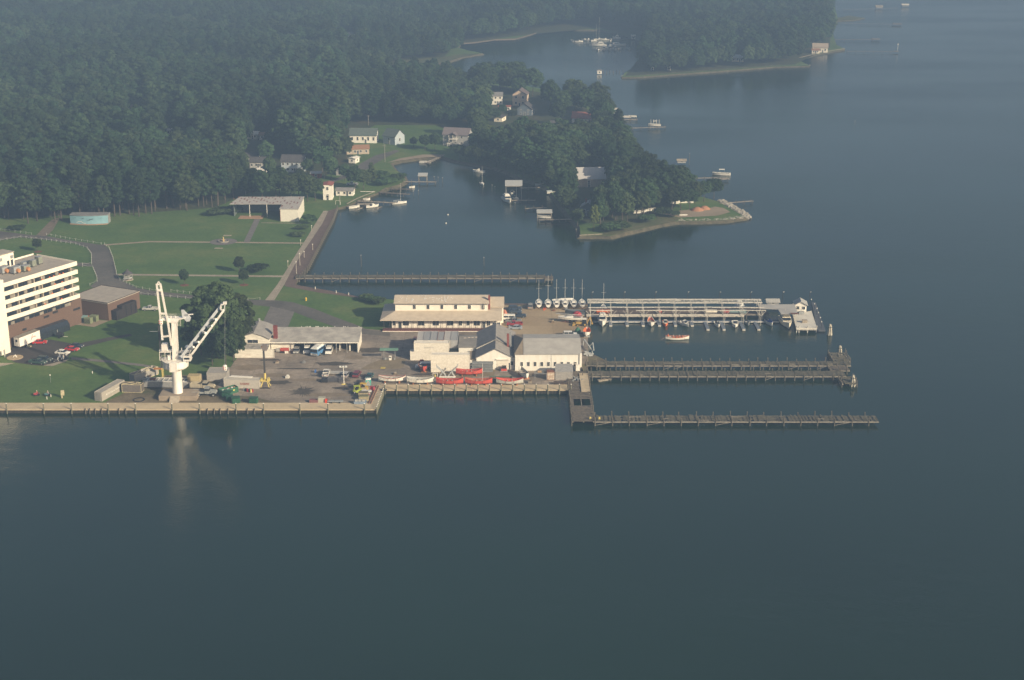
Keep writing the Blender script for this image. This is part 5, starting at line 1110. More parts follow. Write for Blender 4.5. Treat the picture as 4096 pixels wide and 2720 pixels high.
car('suv',2122,1232,88,(.30,.28,.24),'pewter suv facing the water beside the first sailboat')
car('suv',2280,1345,2,WHT,'white suv right behind the hall roof')
car('pickup',1409,741,178,(.45,.48,.5),'pale pickup on the grass by the cove bushes')
# bus
def bus():
    t=thing('coach_bus','old white-and-blue coach parked askew half under the garage roof','bus',P(1262,1424),R(-108)); L=11;h=1.25
    m=MB(); m.box(-L+1,1,-h,h,.45,2.6); m.build('body',mt('bus_blue',(.10,.25,.45),(.08,.2,.38),rough=.3,spec=.5),t)
    m=MB(); m.box(-L+1.05,.9,-h+.05,h-.05,2.6,3.1,.15,.3); m.build('roof',mt('bus_white',(.76,.74,.68),rough=.4),t)
    MB().box(.98,1.06,-h+.1,h-.1,1.5,2.55).build('windscreen',GLASS(),t); MB().box(.98,1.1,-h,h,.45,1.15).build('grille',mt('bus_silver',(.45,.44,.42),rough=.35,metal=.4),t)
    for s in (-1,1): MB().box(-L+1.4,.5,s*h-.03 if s<0 else h-.03,s*h+.03 if s<0 else h+.03,1.65,2.35).build('side_windows',GLASS(),t)
    wheels(t,(-L+3.2,-L+4.4,-1),2.5,.48)
    for y in (-.9,.9): MB().box(1.06,1.14,y-.22,y+.22,.8,1.05).build('headlight',mt('lamp_glass',(.75,.75,.7)),t)
bus()
def army(px,py,deg,col,label,bed=True):
    t=thing('army_truck',label,'truck',P(px,py),R(deg)); m=mt(*col)
    MB().box(-3.6,3.3,-.5,.5,.75,1.05).build('chassis',DARK(),t)
    MB().prof([(1.5,.9),(3.4,.9),(3.45,1.5),(3.3,1.85),(1.5,1.95)],-.6,.6).build('bonnet',m,t)
    for y in (-1.15,.6): MB().prof([(1.6,1.1),(2.0,1.55),(3.2,1.55),(3.5,1.15),(3.3,1.05),(3.0,1.35),(2.2,1.35),(1.9,1.0)],y,y+.55).build('fender',m,t)
    MB().box(0,1.5,-1.1,1.1,1.0,1.9).build('cab',m,t); MB().prof([(.05,1.9),(1.45,1.9),(1.3,2.6),(.1,2.6)],-1.05,1.05).build('cab_window',GLASS(),t); MB().box(-.05,1.4,-1.12,1.12,2.6,2.75).build('cab_roof',m,t)
    b=MB(); b.box(-3.9,-.2,-1.2,1.2,1.1,1.25)
    if bed:
        b.box(-3.9,-.2,-1.2,-1.1,1.25,2.3); b.box(-3.9,-.2,1.1,1.2,1.25,2.3); b.box(-3.9,-3.8,-1.1,1.1,1.25,2.3); b.box(-.3,-.2,-1.1,1.1,1.25,2.5)
        for i in range(5): b.box(-3.7+i*.8,-3.55+i*.8,-1.27,-1.2,1.2,2.3)
    else:
        b.box(-3.9,-.2,-1.2,-1.1,1.25,1.6); b.box(-3.9,-.2,1.1,1.2,1.25,1.6)
    b.build('cargo_bed',m,t); wheels(t,(-2.9,-1.7,2.6),2.1,.52)
army(815,1560,-3,('desert_tan_paint',(.42,.37,.27),(.33,.29,.21)),'tan six-wheeled army truck with slatted cargo sides, behind the grey one')
army(822,1583,-2,('army_grey_paint',(.30,.31,.30),(.22,.23,.22)),'grey six-wheeled army truck with a flat bed beside the crane plinth',False)
def boxtrailer():
    t=thing('box_trailer','white box trailer with rear door and red swoosh mark beside the brick wall','trailer',P(70,1396),R(64)); 
    MB().box(0,9.5,-1.2,1.2,.9,3.9).build('box',mt('clean_white',(.80,.77,.71),(.75,.71,.64),rough=.4),t); MB().box(-.03,9.53,-1.23,1.23,3.9,3.98).build('roof',mt('trailer_roof',(.33,.3,.25)),t)
    MB().box(-.06,-.0,-.6,.5,1.1,3.5).build('rear_door',WHITE(),t); MB().box(-.09,-.06,-.4,.35,2.4,3.2).build('door_window',GLASS(),t)
    for x in (1.8,3.0): 
        for y in (-1,1): WH(MB(),x,y,.5).build('wheel',TYRE(),t)
    m=MB(); m.bar((5.2,-1.22,1.7),(5.9,-1.22,3.3),.22,.04); m.bar((5.9,-1.22,3.3),(6.2,-1.22,3.4),.2,.04); m.bar((5.2,-1.22,1.7),(4.9,-1.22,1.8),.18,.04); m.build('black_swoosh',DARK(),t)
    marks(t,5.7,7.6,-1.2,2.3,.45,6,mt('signal_red',(.6,.06,.04)))
    MB().box(.5,8,-.4,.4,.5,.9).build('chassis',DARK(),t)
boxtrailer()
# motorcycles
def moto(px,py,deg,c,label):
    t=thing('motorcycle',label,'motorcycle',P(px,py),R(deg))
    for x in (-.7,.75): w=MB().tube((x,-.08,.33),(x,.08,.33),.33,n=14).build('wheel',TYRE(),t); MB().tube((x,-.09,.33),(x,.09,.33),.18,n=10).build('rim',GREYM(),w)
    MB().prof([(-.6,.5),(-.9,.85),(-.3,.8),(.1,.95),(.5,.9),(.6,.6),(.2,.3),(-.3,.3)],-.16,.16).build('body',paint('moto_'+c,{'white':(.75,.75,.75),'blue':(.5,.55,.65),'black':(.05,.05,.06)}[c]),t)
    MB().prof([(.5,.7),(.75,1.3),(.6,1.35),(.4,.95)],-.22,.22).build('windshield',WHITE(),t); MB().bar((.5,-.35,1.1),(.5,.35,1.1),.05).build('handlebar',DARK(),t)
    for y in (-.38,.2): MB().box(-.95,-.4,y,y+.18,.5,.9).build('pannier',WHITE() if c!='black' else DARK(),t)
moto(239,1433,100,'white','white touring motorcycle, left of the three at the car park corner')
moto(252,1440,95,'blue','pale blue and white motorcycle, middle of the three at the car park corner')
moto(263,1433,80,'black','black and white motorcycle, right of the three at the car park corner')
moto(225,1448,35,'black','low black motorcycle apart from the other three')
def smoker():
    t=thing('barrel_smoker','black barrel barbecue on a trailer standing on the grass by the brick wall','barbecue',P(242,1351),R(-10))
    MB().tube((-1.1,0,1.2),(1.1,0,1.2),.7,n=14).build('barrel',DARK(),t); MB().tube((-.9,0,1.8),(-.9,0,2.8),.13).build('chimney',GREYM(),t); MB().bar((1.1,0,.5),(2.6,0,.5),.1).build('drawbar',WHITE(),t)
    for y in (-.8,.8): WH(MB(),-.1,y,.35).build('wheel',TYRE(),t)
smoker()
crate(114,1389,1.2,.7,.5,'small yellow-green pallet load by the box trailer',mt('olive_load',(.3,.3,.18)),R(-20),'pallet_load','pallet load')
o=MB().lathe([(.14,0),(.14,.9),(.1,1.0)],8).build('bollard',WHITE(),None,P(110,1382)); tag(o,'short white post beside the box trailer','bollard')
def anchor():
    t=thing('anchor_monument','white curved anchor piece on a round mulched bed by the tower','monument',P(60,1431)); MB().lathe([(2.6,0),(2.6,.18)],20).build('bed',mt('tan_gravel',(.4,.31,.2)),t)
    m=MB(); m.tube((-.6,0,.2),(.2,0,1.0),.14); m.tube((.2,0,1.0),(.5,0,.2),.14); m.build('anchor',WHITE(),t)
anchor()
t=thing('sign_post','thin pale monument sign beside the stair tower foot','sign',P(20,1430)); MB().box(-.1,.1,-.5,.5,.6,2.6).build('panel',GREYW,t); MB().box(-.06,.06,-.1,.1,0,.6).build('post',GREYW,t)
# pair of lawn mowers with riders and utility cabinet
def skinbody(name,pts,edges,rad,mat,parent):
    me=bpy.data.meshes.new(name); me.from_pydata(pts,edges,[]); o=bpy.data.objects.new(name,me); SC.collection.objects.link(o)
    md=o.modifiers.new('s','SKIN'); 
    for i,r in enumerate(rad): me.skin_vertices[0].data[i].radius=(r,r); 
    me.skin_vertices[0].data[0].use_root=True
    sb=o.modifiers.new('b','SUBSURF'); sb.levels=1; sb.render_levels=1
    dg=bpy.context.evaluated_depsgraph_get(); nm=bpy.data.meshes.new_from_object(o.evaluated_get(dg)); bpy.data.objects.remove(o)
    nm.name=name; nm.materials.clear(); nm.materials.append(mat); q=bpy.data.objects.new(name,nm); SC.collection.objects.link(q); q.parent=parent; return q
SKIN=mt('skin',(.45,.26,.17),(.4,.22,.15)); NAVY=mt('dark_trousers',(.03,.035,.05)); 
PM={}
def person(loc,deg,pose,label,vest=None,top=WHITE,cap=None,group=None):
    t=thing('person',label,'person',loc,R(deg),group)
    if pose=='sit':
        pts=[(0,0,.42),(0,0,.68),(.02,0,.92),(.03,0,1.06),(.04,0,1.18),(.06,0,1.28),(0,-.10,.42),(.42,-.11,.46),(.48,-.11,.08),(0,.10,.42),(.42,.11,.46),(.48,.11,.08),(.02,-.19,.97),(.18,-.24,.72),(.44,-.2,.72),(.02,.19,.97),(.18,.24,.72),(.44,.2,.72)]
    else:
        pts=[(0,0,.92),(0,0,1.15),(0,0,1.38),(0,0,1.5),(.01,0,1.6),(.02,0,1.72),(0,-.10,.88),(.02,-.11,.48),(0,-.11,.06),(0,.10,.88),(.02,.11,.48),(0,.11,.06),(0,-.2,1.4),(.02,-.25,1.12),(.22,-.22,1.0),(0,.2,1.4),(.02,.25,1.12),(.22,.22,1.0)]
    ed=[(0,1),(1,2),(2,3),(3,4),(4,5),(0,6),(6,7),(7,8),(0,9),(9,10),(10,11),(2,12),(12,13),(13,14),(2,15),(15,16),(16,17)]
    rad=[.15,.13,.16,.07,.10,.095,.10,.075,.05,.10,.075,.05,.07,.05,.035,.07,.05,.035]
    if pose not in PM: b=skinbody('body',pts,ed,rad,SKIN,t); PM[pose]=b.data
    else: b=mesh_obj('body',PM[pose],t)
    dz=0 if pose=='sit' else .46
    MB().lathe([(.17,.40+dz),(.19,.6+dz),(.22,.9+dz),(.14,1.03+dz)],12).build('shirt',top(),t)
    m=MB()
    for s in (-1,1):
        if pose=='sit': m.tube((0,s*.1,.44),(.42,s*.11,.47),.11,.09); m.tube((.43,s*.11,.47),(.48,s*.11,.14),.09,.07)
        else: m.tube((0,s*.1,.92),(.02,s*.11,.5),.12,.09); m.tube((.02,s*.11,.5),(0,s*.11,.1),.09,.075)
    m.build('trousers',NAVY,t)
    if vest: MB().lathe([(.22,.55+dz),(.25,.75+dz),(.24,.95+dz),(.15,1.05+dz)],12).build('life_vest',vest,t)
    if cap: MB().lathe([(.12,1.25+dz),(.125,1.31+dz),(.08,1.38+dz)],10,(.05 if pose=='sit' else .015,0)).build('cap',cap,t)
    return t
def mower(px,py,c,label,plabel):
    t=thing('lawn_tractor',label,'lawn mower',P(px,py),R(200)); MB().prof([(-.7,.4),(1.0,.4),(1.05,.8),(.3,.95),(.1,.6),(-.3,.6),(-.7,.8)],-.4,.4).build('body',paint('mower_'+c,{'red':(.35,.04,.05),'teal':(.05,.14,.15)}[c]),t)
    for x,r in ((-.4,.38),(.8,.26)):
        for y in (-.45,.45): WH(MB(),x,y,r).build('wheel',TYRE(),t)
    MB().box(-.2,.6,-.7,.7,.15,.32).build('mower_deck',DARK(),t)
    person(P(px,py)+Vector((0,0,.25)),200,'sit',plabel,None,GREYM if c=='teal' else (lambda:paint('shirt_red',(.4,.06,.06))),WHITE())
mower(149,1582,'red','dark red lawn tractor on the grass, left of two','person in a red shirt and white cap riding the left lawn tractor')
mower(193,1583,'teal','dark teal lawn tractor on the grass, right of two','person in grey with a white cap riding the right lawn tractor')
t=thing('utility_cabinet','pale yellow utility cabinet on a short leg at the lawn edge','cabinet',P(252,1592)); MB().box(-.45,.45,-.3,.3,.9,2.4).build('box',mt('pale_yellow',(.6,.52,.33)),t); MB().box(-.4,-.1,-.2,.2,0,.9).build('leg',mt('pale_yellow',(.6,.52,.33)),t)
for k,(x,y,l) in enumerate(((188,1597,'short pale stake in front of the teal lawn tractor'),(204,1588,'short white stake right of the teal lawn tractor'),(370,1494,'short pale stake in the crane shadow on the lawn'))):
    o=MB().box(-.08,.08,-.08,.08,0,.8).build('stake',WHITE(),None,P(x,y)); tag(o,l,'stake')
t=thing('lamp_globe','thin lawn lamp with a small white globe','lamp',P(203,1530)); MB().tube((0,0,0),(0,0,2.2),.04).build('pole',GREYM(),t); MB().lathe([(.05,2.2),(.22,2.35),(.22,2.5),(.05,2.65)],10).build('globe',WHITE(),t)
# green generators by the annex
for k,(x,y,w,h,c,l) in enumerate(((331,1292,2.3,2.2,(.25,.40,.38),'pale teal generator cabinet, leftmost beside the annex'),(350,1297,2.4,2.1,(.22,.25,.14),'olive generator cabinet, front one beside the annex'),(372,1288,2.6,2.1,(.20,.23,.13),'olive generator cabinet, rear one beside the annex'))):
    t=thing('generator_cabinet',l,'generator',P(x,y),R(-15)); MB().box(-w/2,w/2,0,1.8,.15,h).build('casing',paint('gen%d'%k,c,.5),t); MB().box(-w/2-.05,w/2+.05,-.05,1.85,h,h+.1).build('lid',paint('gen%d'%k,c,.5),t)
    m=MB(); 
    for i in range(6): m.box(-w/2+.1,w/2-.1,-.05,-.01,.4+i*.25,.5+i*.25)
    m.build('louvre',DARK(),t)
o=MB().tube((0,0,.5),(1.4,0,.5),.4).build('fuel_tank',paint('tank_red',(.5,.08,.04)),None,P(345,1272)); tag(o,'small orange-red tank behind the green generators','tank')
# mast of a drill rig / black boom with yellow base
def mastrig(px,py,top,label,bh,head=True,lean=0):
    g=P(px,py); t=thing('mast_rig',label,'rig',g); h=hz(g,top)-G; Y=mt('rig_yellow',(.62,.50,.16),(.5,.4,.12))
    m=MB()
    for sx in (-1,1):
        for sy in (-1,1): m.bar((sx*.6,sy*.5,2.0),(sx*1.4,sy*1.3,0),.2)
    m.box(-1.5,1.5,-.7,.7,2.0,2.3); m.box(-1.3,-.7,-.9,.9,2.3,2.9); m.box(.7,1.3,-.9,.9,2.3,2.9); m.build('outrigger_base',Y,t)
    MB().box(-1.7,1.7,-1.5,-1.1,0,.3).build('skid',DARK(),t)
    MB().tube((0,0,2.3),(0,0,4.6),.35).build('sleeve',Y,t); MB().box(-.26,.26,-.26,.26,4.6,h-1.2).build('mast',mt('mast_black',(.07,.065,.06),(.04,.04,.04)),t)
    MB().box(-.3,1.1,-.5,.5,h-2,h-.2).build('head',mt('brown_machinery',(.2,.17,.16)),t); MB().tube((-.6,0,h-.9),(0,0,h-.9),.35).build('drum',mt('rust_orange',(.45,.2,.06)),t)
mastrig(1062,1548,1376,'tall black mast on a yellow braced base in the middle of the yard',2)
def lattice():
    g=P(652,1512); t=thing('yellow_post','yellow twin post rising from the scrap behind the crane','post',g); MB().tube((-.15,0,0),(-.15,0,3.4),.18).build('post_left_tube',mt('rig_yellow',(.62,.50,.16)),t); MB().tube((.25,0,.3),(.25,0,3.2),.12).build('post_right_tube',mt('rig_yellow',(.62,.50,.16)),t)
    MB().box(-.3,.1,-.3,.1,3.4,17).build('mast',mt('mast_black',(.07,.065,.06),(.04,.04,.04)),t); MB().box(-2.6,-.2,-.4,.4,2.9,3.3).build('arm',mt('rust_orange',(.45,.2,.06)),t)
    MB().bar((-3.0,0,15.2),(0,0,15.2),.12).build('boom_arm',GREYM(),t)
lattice()
t=thing('scrap_heap','dark heap of scrap metal behind the pontoon','scrap heap',P(630,1520)); m=MB()
for k in range(40): m.at((uni(-4,5),uni(-1.5,1.5),uni(.1,.9)),uni(0,3),uni(-.4,.4)).cb((0,0,0),(uni(.5,2.2),uni(.2,.7),uni(.15,.5)))
m.build('scrap',mt('dark_rust_scrap',(.12,.08,.065),(.05,.045,.045),scale=1),t)
# yard details
def floodlight():
    t=thing('floodlight_post','white floodlight post with three lamp heads on a yellow foot in the yard','floodlight',P(1376,1538)); h=5.6
    MB().tube((0,0,.3),(0,0,h),.12,.09).build('pole',WHITE(),t); MB().box(-.9,.9,-.4,.4,0,.3,.4,.2).build('foot',mt('rig_yellow',(.62,.50,.16)),t); MB().bar((-.9,0,h-.1),(.9,0,h-.1),.1).build('crossbar',WHITE(),t)
    for x in (-.9,0,.85): MB().box(x-.3,x+.3,-.25,.15,h,h+.45).build('lamp',mt('lamp_glass',(.85,.82,.7)),t)
floodlight()
t=thing('flat_sheet','pale grey metal sheet lying between the white pickup and silver wagon','metal sheet',P(1345,1496)); MB().box(-2.8,2.6,-1.2,1.3,.5,.62).build('sheet',mt('pale_sheet',(.38,.37,.34),(.32,.31,.29)),t); MB().box(-2.4,2.2,-.9,1,0,.5).build('trestle',WOOD(),t)
t=thing('frame_stack','stack of dark steel frames on the ground in front of the parked cars','steel frames',P(1345,1526)); m=MB()
for k in range(5):
    for yy in (-1,.0,1): m.bar((-2.6,yy,.2+k*.28),(2.2,yy,.2+k*.28),.12)
    for xx in (-2.5,-.9,.7,2.1): m.bar((xx,-1.1,.2+k*.28),(xx,1.1,.2+k*.28),.12)
m.build('frames',mt('dark_steel',(.13,.13,.14),(.08,.08,.09)),t)
o=crate(1298,1531,2.0,1.8,1.1,'dark blue-black bin left of the steel frames',DARK(),slats=False,name='storage_bin',cat='bin')
t=thing('picnic_table','small grey picnic table right of the floodlight post','table',P(1392,1524),R(12)); MB().box(-.9,.9,-.35,.35,.7,.76).build('tabletop',WOOD(),t)
for s in (-1,1): MB().box(-.9,.9,s*.75-.13,s*.75+.13,.42,.47).build('bench',WOOD(),t)
m=MB(); 
for x in (-.6,.6): m.bar((x,-.7,0),(x,.2,.7),.08); m.bar((x,.7,0),(x,-.2,.7),.08)
m.build('leg',WOOD(),t)
o=MB().box(-.3,.3,-.3,.3,0,.9,.05,.05).build('blue_barrel',paint('barrel_blue',(.06,.16,.42)),None,P(1262,1490)); tag(o,'small bright blue barrel left of the white pickup','barrel')
def forklift(px,py,deg,label,col):
    t=thing('forklift',label,'forklift',P(px,py),R(deg)); Y=mt(*col)
    MB().prof([(-1.6,.3),(1.0,.3),(1.1,.9),(.7,1.0),(.3,.9),(-.6,1.3),(-1.6,1.35),(-1.8,.9)],-.65,.65).build('body',Y,t)
    m=MB(); 
    for x in (-1.0,.6):
        for y in (-.6,.6): m.bar((x,y,1.1),(x+.1,y,2.25),.09)
    m.box(-1.1,.8,-.65,.65,2.25,2.35); m.build('overhead_guard',Y,t)
    m=MB(); 
    for y in (-.4,.4): m.bar((1.25,y,.1),(1.25,y,3.0),.12)
    m.bar((1.25,-.4,2.9),(1.25,.4,2.9),.1); m.build('mast',DARK(),t)
    for y in (-.3,.3): MB().box(1.3,2.4,y-.07,y+.07,.1,.18).build('fork',DARK(),t)
    for x,r in ((-1.1,.35),(.7,.42)):
        for y in (-.7,.7): w=WH(MB(),x,y,r).build('wheel',TYRE(),t); MB().tube((x,y-.13,r),(x,y+.13,r),r*.5).build('rim',WHITE(),w)
    MB().box(-.6,-.1,-.3,.3,1.0,1.6).build('seat',DARK(),t)
forklift(1426,1572,196,'lime green forklift parked near the quay corner',('lime_paint',(.36,.42,.06),(.28,.33,.05)))
forklift(1452,1562,170,'yellow-orange forklift just behind the lime one',('fork_yellow',(.60,.38,.05),(.5,.3,.04)))
forklift(1440,1552,-20,'dark forklift with a black overhead frame at the back of the machine group',('fork_dark',(.07,.07,.075),(.04,.04,.045)))
t=thing('portable_toilet','teal portable toilet with white roof on the quay yard','portable toilet',P(1474,1545)); MB().box(-.75,.75,-.7,.7,0,2.3).build('cabin',paint('toilet_teal',(.05,.42,.36),.5),t); MB().box(-.8,.8,-.75,.75,2.3,2.6,.3,.3).build('roof',WHITE(),t); MB().box(-.4,.4,-.75,-.7,.1,2.0).build('door',mt('pale_grey_plastic',(.42,.43,.40)),t)
o=crate(1467,1553,2.0,1.0,1.5,'pale grey electrical box in front of the teal toilet',mt('pale_grey_plastic',(.42,.43,.40)),slats=False,name='electrical_box',cat='cabinet')
for k,(x,y) in enumerate(((1484,1560),(1494,1562))): o=MB().lathe([(.42,0),(.42,1.3),(.36,1.35)],12).build('plastic_drum',paint('drum_crimson',(.34,.05,.07)),None,P(x,y)); tag(o,'%s crimson plastic drum right of the teal toilet'%('left' if k==0 else 'right'),'drum','crimson drums')
for k,(x,y) in enumerate(((1457,1576),(1476,1577))): 
    t=thing('spun_hopper','%s of two upturned white funnel-shaped hoppers near the forklifts'%('left' if k==0 else 'right'),'hopper',P(x,y)); MB().lathe([(.1,0),(.25,.5),(.85,1.0),(.85,1.2),(.3,1.25)],14).build('funnel',mt('white_plastic',(.62,.6,.56)),t); MB().lathe([(.3,0),(.3,.2)],10).build('foot',mt('crimson_plastic',(.34,.05,.07)),t)
for k,(x,y,w,d,h,l,c) in enumerate(((1455,1605,2.8,1.8,1.5,'olive slatted bin, front one near the quay rails',(.17,.17,.10)),(1453,1592,2.8,1.8,1.6,'olive-brown machine crate behind the slatted bin',(.16,.14,.10)),(1461,1566,2.2,1.6,1.3,'low brown pallet stack by the toilet',(.2,.16,.11)))): crate(x,y,w,d,h,l,mt('olive_crate%d'%k,c),R(3),'slatted_bin','bin')
t=thing('dinghy_tub','blue-grey open tub filled with white sacks at the quay edge','tub',P(1441,1615)); MB().box(-1.7,1.7,-.8,.8,0,.9,-.15,-.1).build('tub',paint('tub_blue',(.22,.28,.36),.5),t)
for x in (-1.1,-.05,1.0): MB().cb((x,0,1.0),(.85,1.1,.6)).build('sack',mt('pale_sack',(.45,.43,.38)),t)
t=thing('yard_trailer','low flat grey trailer with a red marker beside the quay apron','trailer',P(1340,1612)); MB().box(-2.2,2.4,-.6,.6,.5,.7).build('deck',GREYM(),t); MB().box(-2.9,-2.3,-.4,.4,0,1.3).build('marker',paint('marker_red',(.62,.07,.03)),t); MB().box(2.4,3.2,-.05,.05,.5,.6).build('drawbar',GREYM(),t)
for x in (-1,1.4):
    for y in (-.6,.6): WH(MB(),x,y,.28).build('wheel',TYRE(),t)
t=crate(1286,1612,2.0,1.6,1.5,'pale tan hut-like engine box beside the dark tank',mt('pale_box',(.42,.41,.33)),name='engine_box',cat='box',slats=False); crate(1303,1611,1.3,1.3,.9,'dark brown round bundle right of the pale engine box',mt('brown_bundle',(.14,.09,.08)),name='bundle',cat='bundle',slats=False); crate(1255,1612,2.6,1.2,.9,'low maroon machine left of the pale engine box',mt('maroon_machine',(.22,.1,.1)),name='winch',cat='winch',slats=False)
# rails on quay corner
for k in range(2):
    a=P(1506+k*9,1542,G+.2); b=P(1474+k*9,1615,G+.2); o=MB().bar(a+Vector((0,0,.06)),b+Vector((0,0,.06)),.22,.14).build('rail',RUST()); tag(o,'%s rusty steel rail laid across the quay corner'%('left' if k==0 else 'right'),'rail','rails on the quay corner')
# fuel canopy
def canopy():
    g=P(1557,1440); t=thing('fuel_canopy','green flat canopy on thin posts over a fuel pump','canopy',g); h=3.5
    MB().box(-2.9,2.9,-1.0,1.0,h,h+.25).build('roof',mt('canopy_green',(.16,.30,.22),(.13,.25,.18)),t)
    for x in (-1.7,1.9): MB().tube((x,0,0),(x,0,h),.08).build('post',GREYM(),t)
    MB().box(-.1,.75,-.3,.3,0,1.4).build('fuel_pump',WHITE(),t); MB().box(0,.65,-.34,-.3,.8,1.2).build('pump_display',DARK(),t)
    for x in (-1.3,-.8,1.6): MB().lathe([(.22,0),(.22,.7),(.1,.8)],10,(x,.2)).build('drum',GREYM(),t)
canopy()
t=thing('yellow_cover','flat yellow steel cover lying on the yard','cover',P(1532,1472)); MB().box(-.75,.75,-.7,.7,.02,.14).build('plate',paint('cover_yellow',(.55,.42,.07)),t)
t=thing('red_fuel_cart','red tank trailer with white drums beside the garage bays','tank trailer',P(1140,1410)); MB().tube((-1.4,0,1.0),(1.3,0,1.0),.65,n=12).build('tank',paint('cart_red',(.42,.07,.05)),t); MB().box(-2.9,-1.6,-.5,.5,.5,1.3).build('locker',mt('grey_locker',(.4,.38,.35)),t)
for x in (.2,.6,1.0): MB().lathe([(.18,0),(.18,.8)],8,(x,-.9)).build('gas_bottle',WHITE(),t)
for x in (-.9,.8): WH(MB(),x,-.6,.35).build('wheel',TYRE(),t)
# ------------------------------------------------------------------ boats
def hull(L,B,D,bow=.0,stern=.75,sheer=.35,n=10,double=False,open_=True,t=.08):
    """hull along +x (bow at +L/2); returns outer shell MB and inner MB"""
    st=[]
    for i in range(n+1):
        u=i/n; x=-L/2+L*u
        if double: w=B/2*math.sin(PI*(.04+.92*u))**.62
        else: w=B/2*(stern+(1-stern)*math.sin(min(1,u/.45)*PI/2)) if u<.45 else B/2*max(.03,math.cos((u-.45)/.55*PI/2)**.75)
        e=abs(2*u-1) if double else max(0,u*1.2-.2)
        zt=D+sheer*e**2; zk=.0+ (.25*D*max(0,e-.7)/.3 if double or u>.6 else 0)
        st.append((x,w,zt,zk))
    m=MB(); vs=[];fs=[]
    for x,w,zt,zk in st:
        rx=x+(.10*L*((x/(L/2)))**3*.0)
        vs+=[(x,-w,zt),(x,-w*.86,zk+(zt-zk)*.35),(x,0,zk),(x,w*.86,zk+(zt-zk)*.35),(x,w,zt)]
    for i in range(n):
        for k in range(4): a=i*5+k; fs.append((a,a+1,a+6,a+5))
    fs.append((0,1,2,3,4)); fs.append(tuple(n*5+k for k in (4,3,2,1,0)))
    m.add(vs,fs)
    inn=MB(); vi=[];fi=[]
    for x,w,zt,zk in st:
        ww=max(.01,w-t); zz=zk+(zt-zk)*.38; xx=x*(1-t/L*2)
        vi+=[(xx,-ww,zt-.01),(xx,-ww*.85,zz),(xx,ww*.85,zz),(xx,ww,zt-.01)]
    for i in range(n):
        for k in range(3): a=i*4+k; fi.append((a,a+4,a+5,a+1))
    inn.add(vi,fi)
    gun=MB()
    for i in range(n):
        for s in (-1,1): a=st[i];b=st[i+1]; gun.bar((a[0],s*a[1],a[2]+.03),(b[0],s*b[1],b[2]+.03),.12,.09)
    return m,inn,gun,st
def lifeboat(px,py,deg,label,out,inside,gun,L=8.3,cover=None,z=G,group='lifeboats on the quay',cradle=True,loc=None,mast=False):
    g=loc if loc is not None else P(px,py,z); t=thing('lifeboat',label,'lifeboat',g,R(deg),group); zo=.35 if cradle else -.25
    a,b,c,st=hull(L,2.5,1.25,sheer=.75,double=True)
    for mm,nm,mat in ((a,'hull',out),(b,'interior',inside),(c,'gunwale',gun)): o=mm.build(nm,mat,t,(0,0,zo))
    for x in (-2.2,-.8,.6,2.0): MB().box(x,x+.3,-1.05,1.05,zo+.95,zo+1.02).build('thwart',mt('thwart_wood',(.5,.42,.32)),t)
    if cradle:
        m=MB()
        for x in (-2.2,2.2): m.box(x-.15,x+.15,-1.0,1.0,0,.55)
        m.build('cradle',mt('cradle_orange',(.5,.2,.08),(.35,.14,.07)),t)
    m=MB()
    for x in (-1.2,1.2): m.bar((x,-1.28,zo+.3),(x,-1.27,zo+1.3),.07)
    m.build('strap',DARK() if cradle else WHITE(),t)
    if mast: MB().tube((1.2,0,zo+1),(1.2,0,zo+6.6),.05).build('mast',WHITE(),t)
    return t
RD=mt('lifeboat_red',(.55,.09,.065),(.45,.07,.05),rough=.45); RI=mt('lifeboat_red_inside',(.40,.06,.05),(.28,.05,.04)); LWH=mt('lifeboat_white',(.76,.73,.66),(.66,.63,.56),rough=.45); LGI=mt('lifeboat_grey_inside',(.4,.39,.36),(.3,.29,.27)); LOR=mt('lifeboat_orange',(.60,.15,.05),(.5,.12,.04))
lifeboat(1569,1530,0,'white lifeboat with a red gunwale, first from the left on the right quay',LWH,LGI,mt('gunwale_red',(.45,.08,.05)))
lifeboat(1682,1536,0,'all-white lifeboat, second from the left on the right quay',LWH,LGI,LWH)
lifeboat(1799,1540,0,'red lifeboat with two black straps, left one of the two front red boats',RD,RI,RD)
lifeboat(1915,1540,0,'red lifeboat carrying a thin mast, right one of the two front red boats',RD,mt('salmon_inside',(.42,.15,.09),(.3,.08,.05)),RD,mast=True)
lifeboat(2039,1540,0,'pale grey lifeboat with a bright red inside, last in the quay row',mt('lifeboat_grey',(.47,.47,.42),(.4,.4,.36)),RD,RD)
lifeboat(1877,1502,3,'red lifeboat in the second row in front of the white container stack',RD,RI,RD)
lifeboat(1692,1480,-80,'red lifeboat pointing at the camera beside the blue-grey van',RD,mt('lifeboat_maroon',(.2,.04,.05)),RD,L=7)
lifeboat(2095,1508,-72,'grey-white open boat pointing at the camera in front of the hall',LWH,LGI,mt('gunwale_grey',(.5,.49,.45)),L=7,group=None)
def davits():
    t=thing('davit_set','pair of grey boat davits in front of the white container stack','davits',P(1790,1505)); Gm=mt('davit_grey',(.42,.43,.42),(.33,.34,.34)); m=MB()
    for x,s in ((-2.4,1),(2.2,-1)):
        for y in (-.4,.4): m.bar((x,y,0),(x+s*1.0,y,1.6),.25); m.bar((x+s*2.0,y,0),(x+s*1.0,y,1.6),.25); m.bar((x+s*1.0,y,1.5),(x-s*.9,y,3.3),.28); m.bar((x-s*.9,y,3.3),(x-s*1.0,y,3.8),.22)
        m.bar((x,-.5,.1),(x+s*2,-.5,.1),.2)
    m.build('arms',Gm,t); MB().box(-2.5,2.6,-1.5,-.9,.1,.35).build('base_rail',WHITE(),t)
davits()
t=thing('barrier_rail','low white tubular barrier by the concrete pad','barrier',P(1741,1507)); m=MB()
for x in (-.7,.7): m.bar((x,0,0),(x,0,1.2),.12)
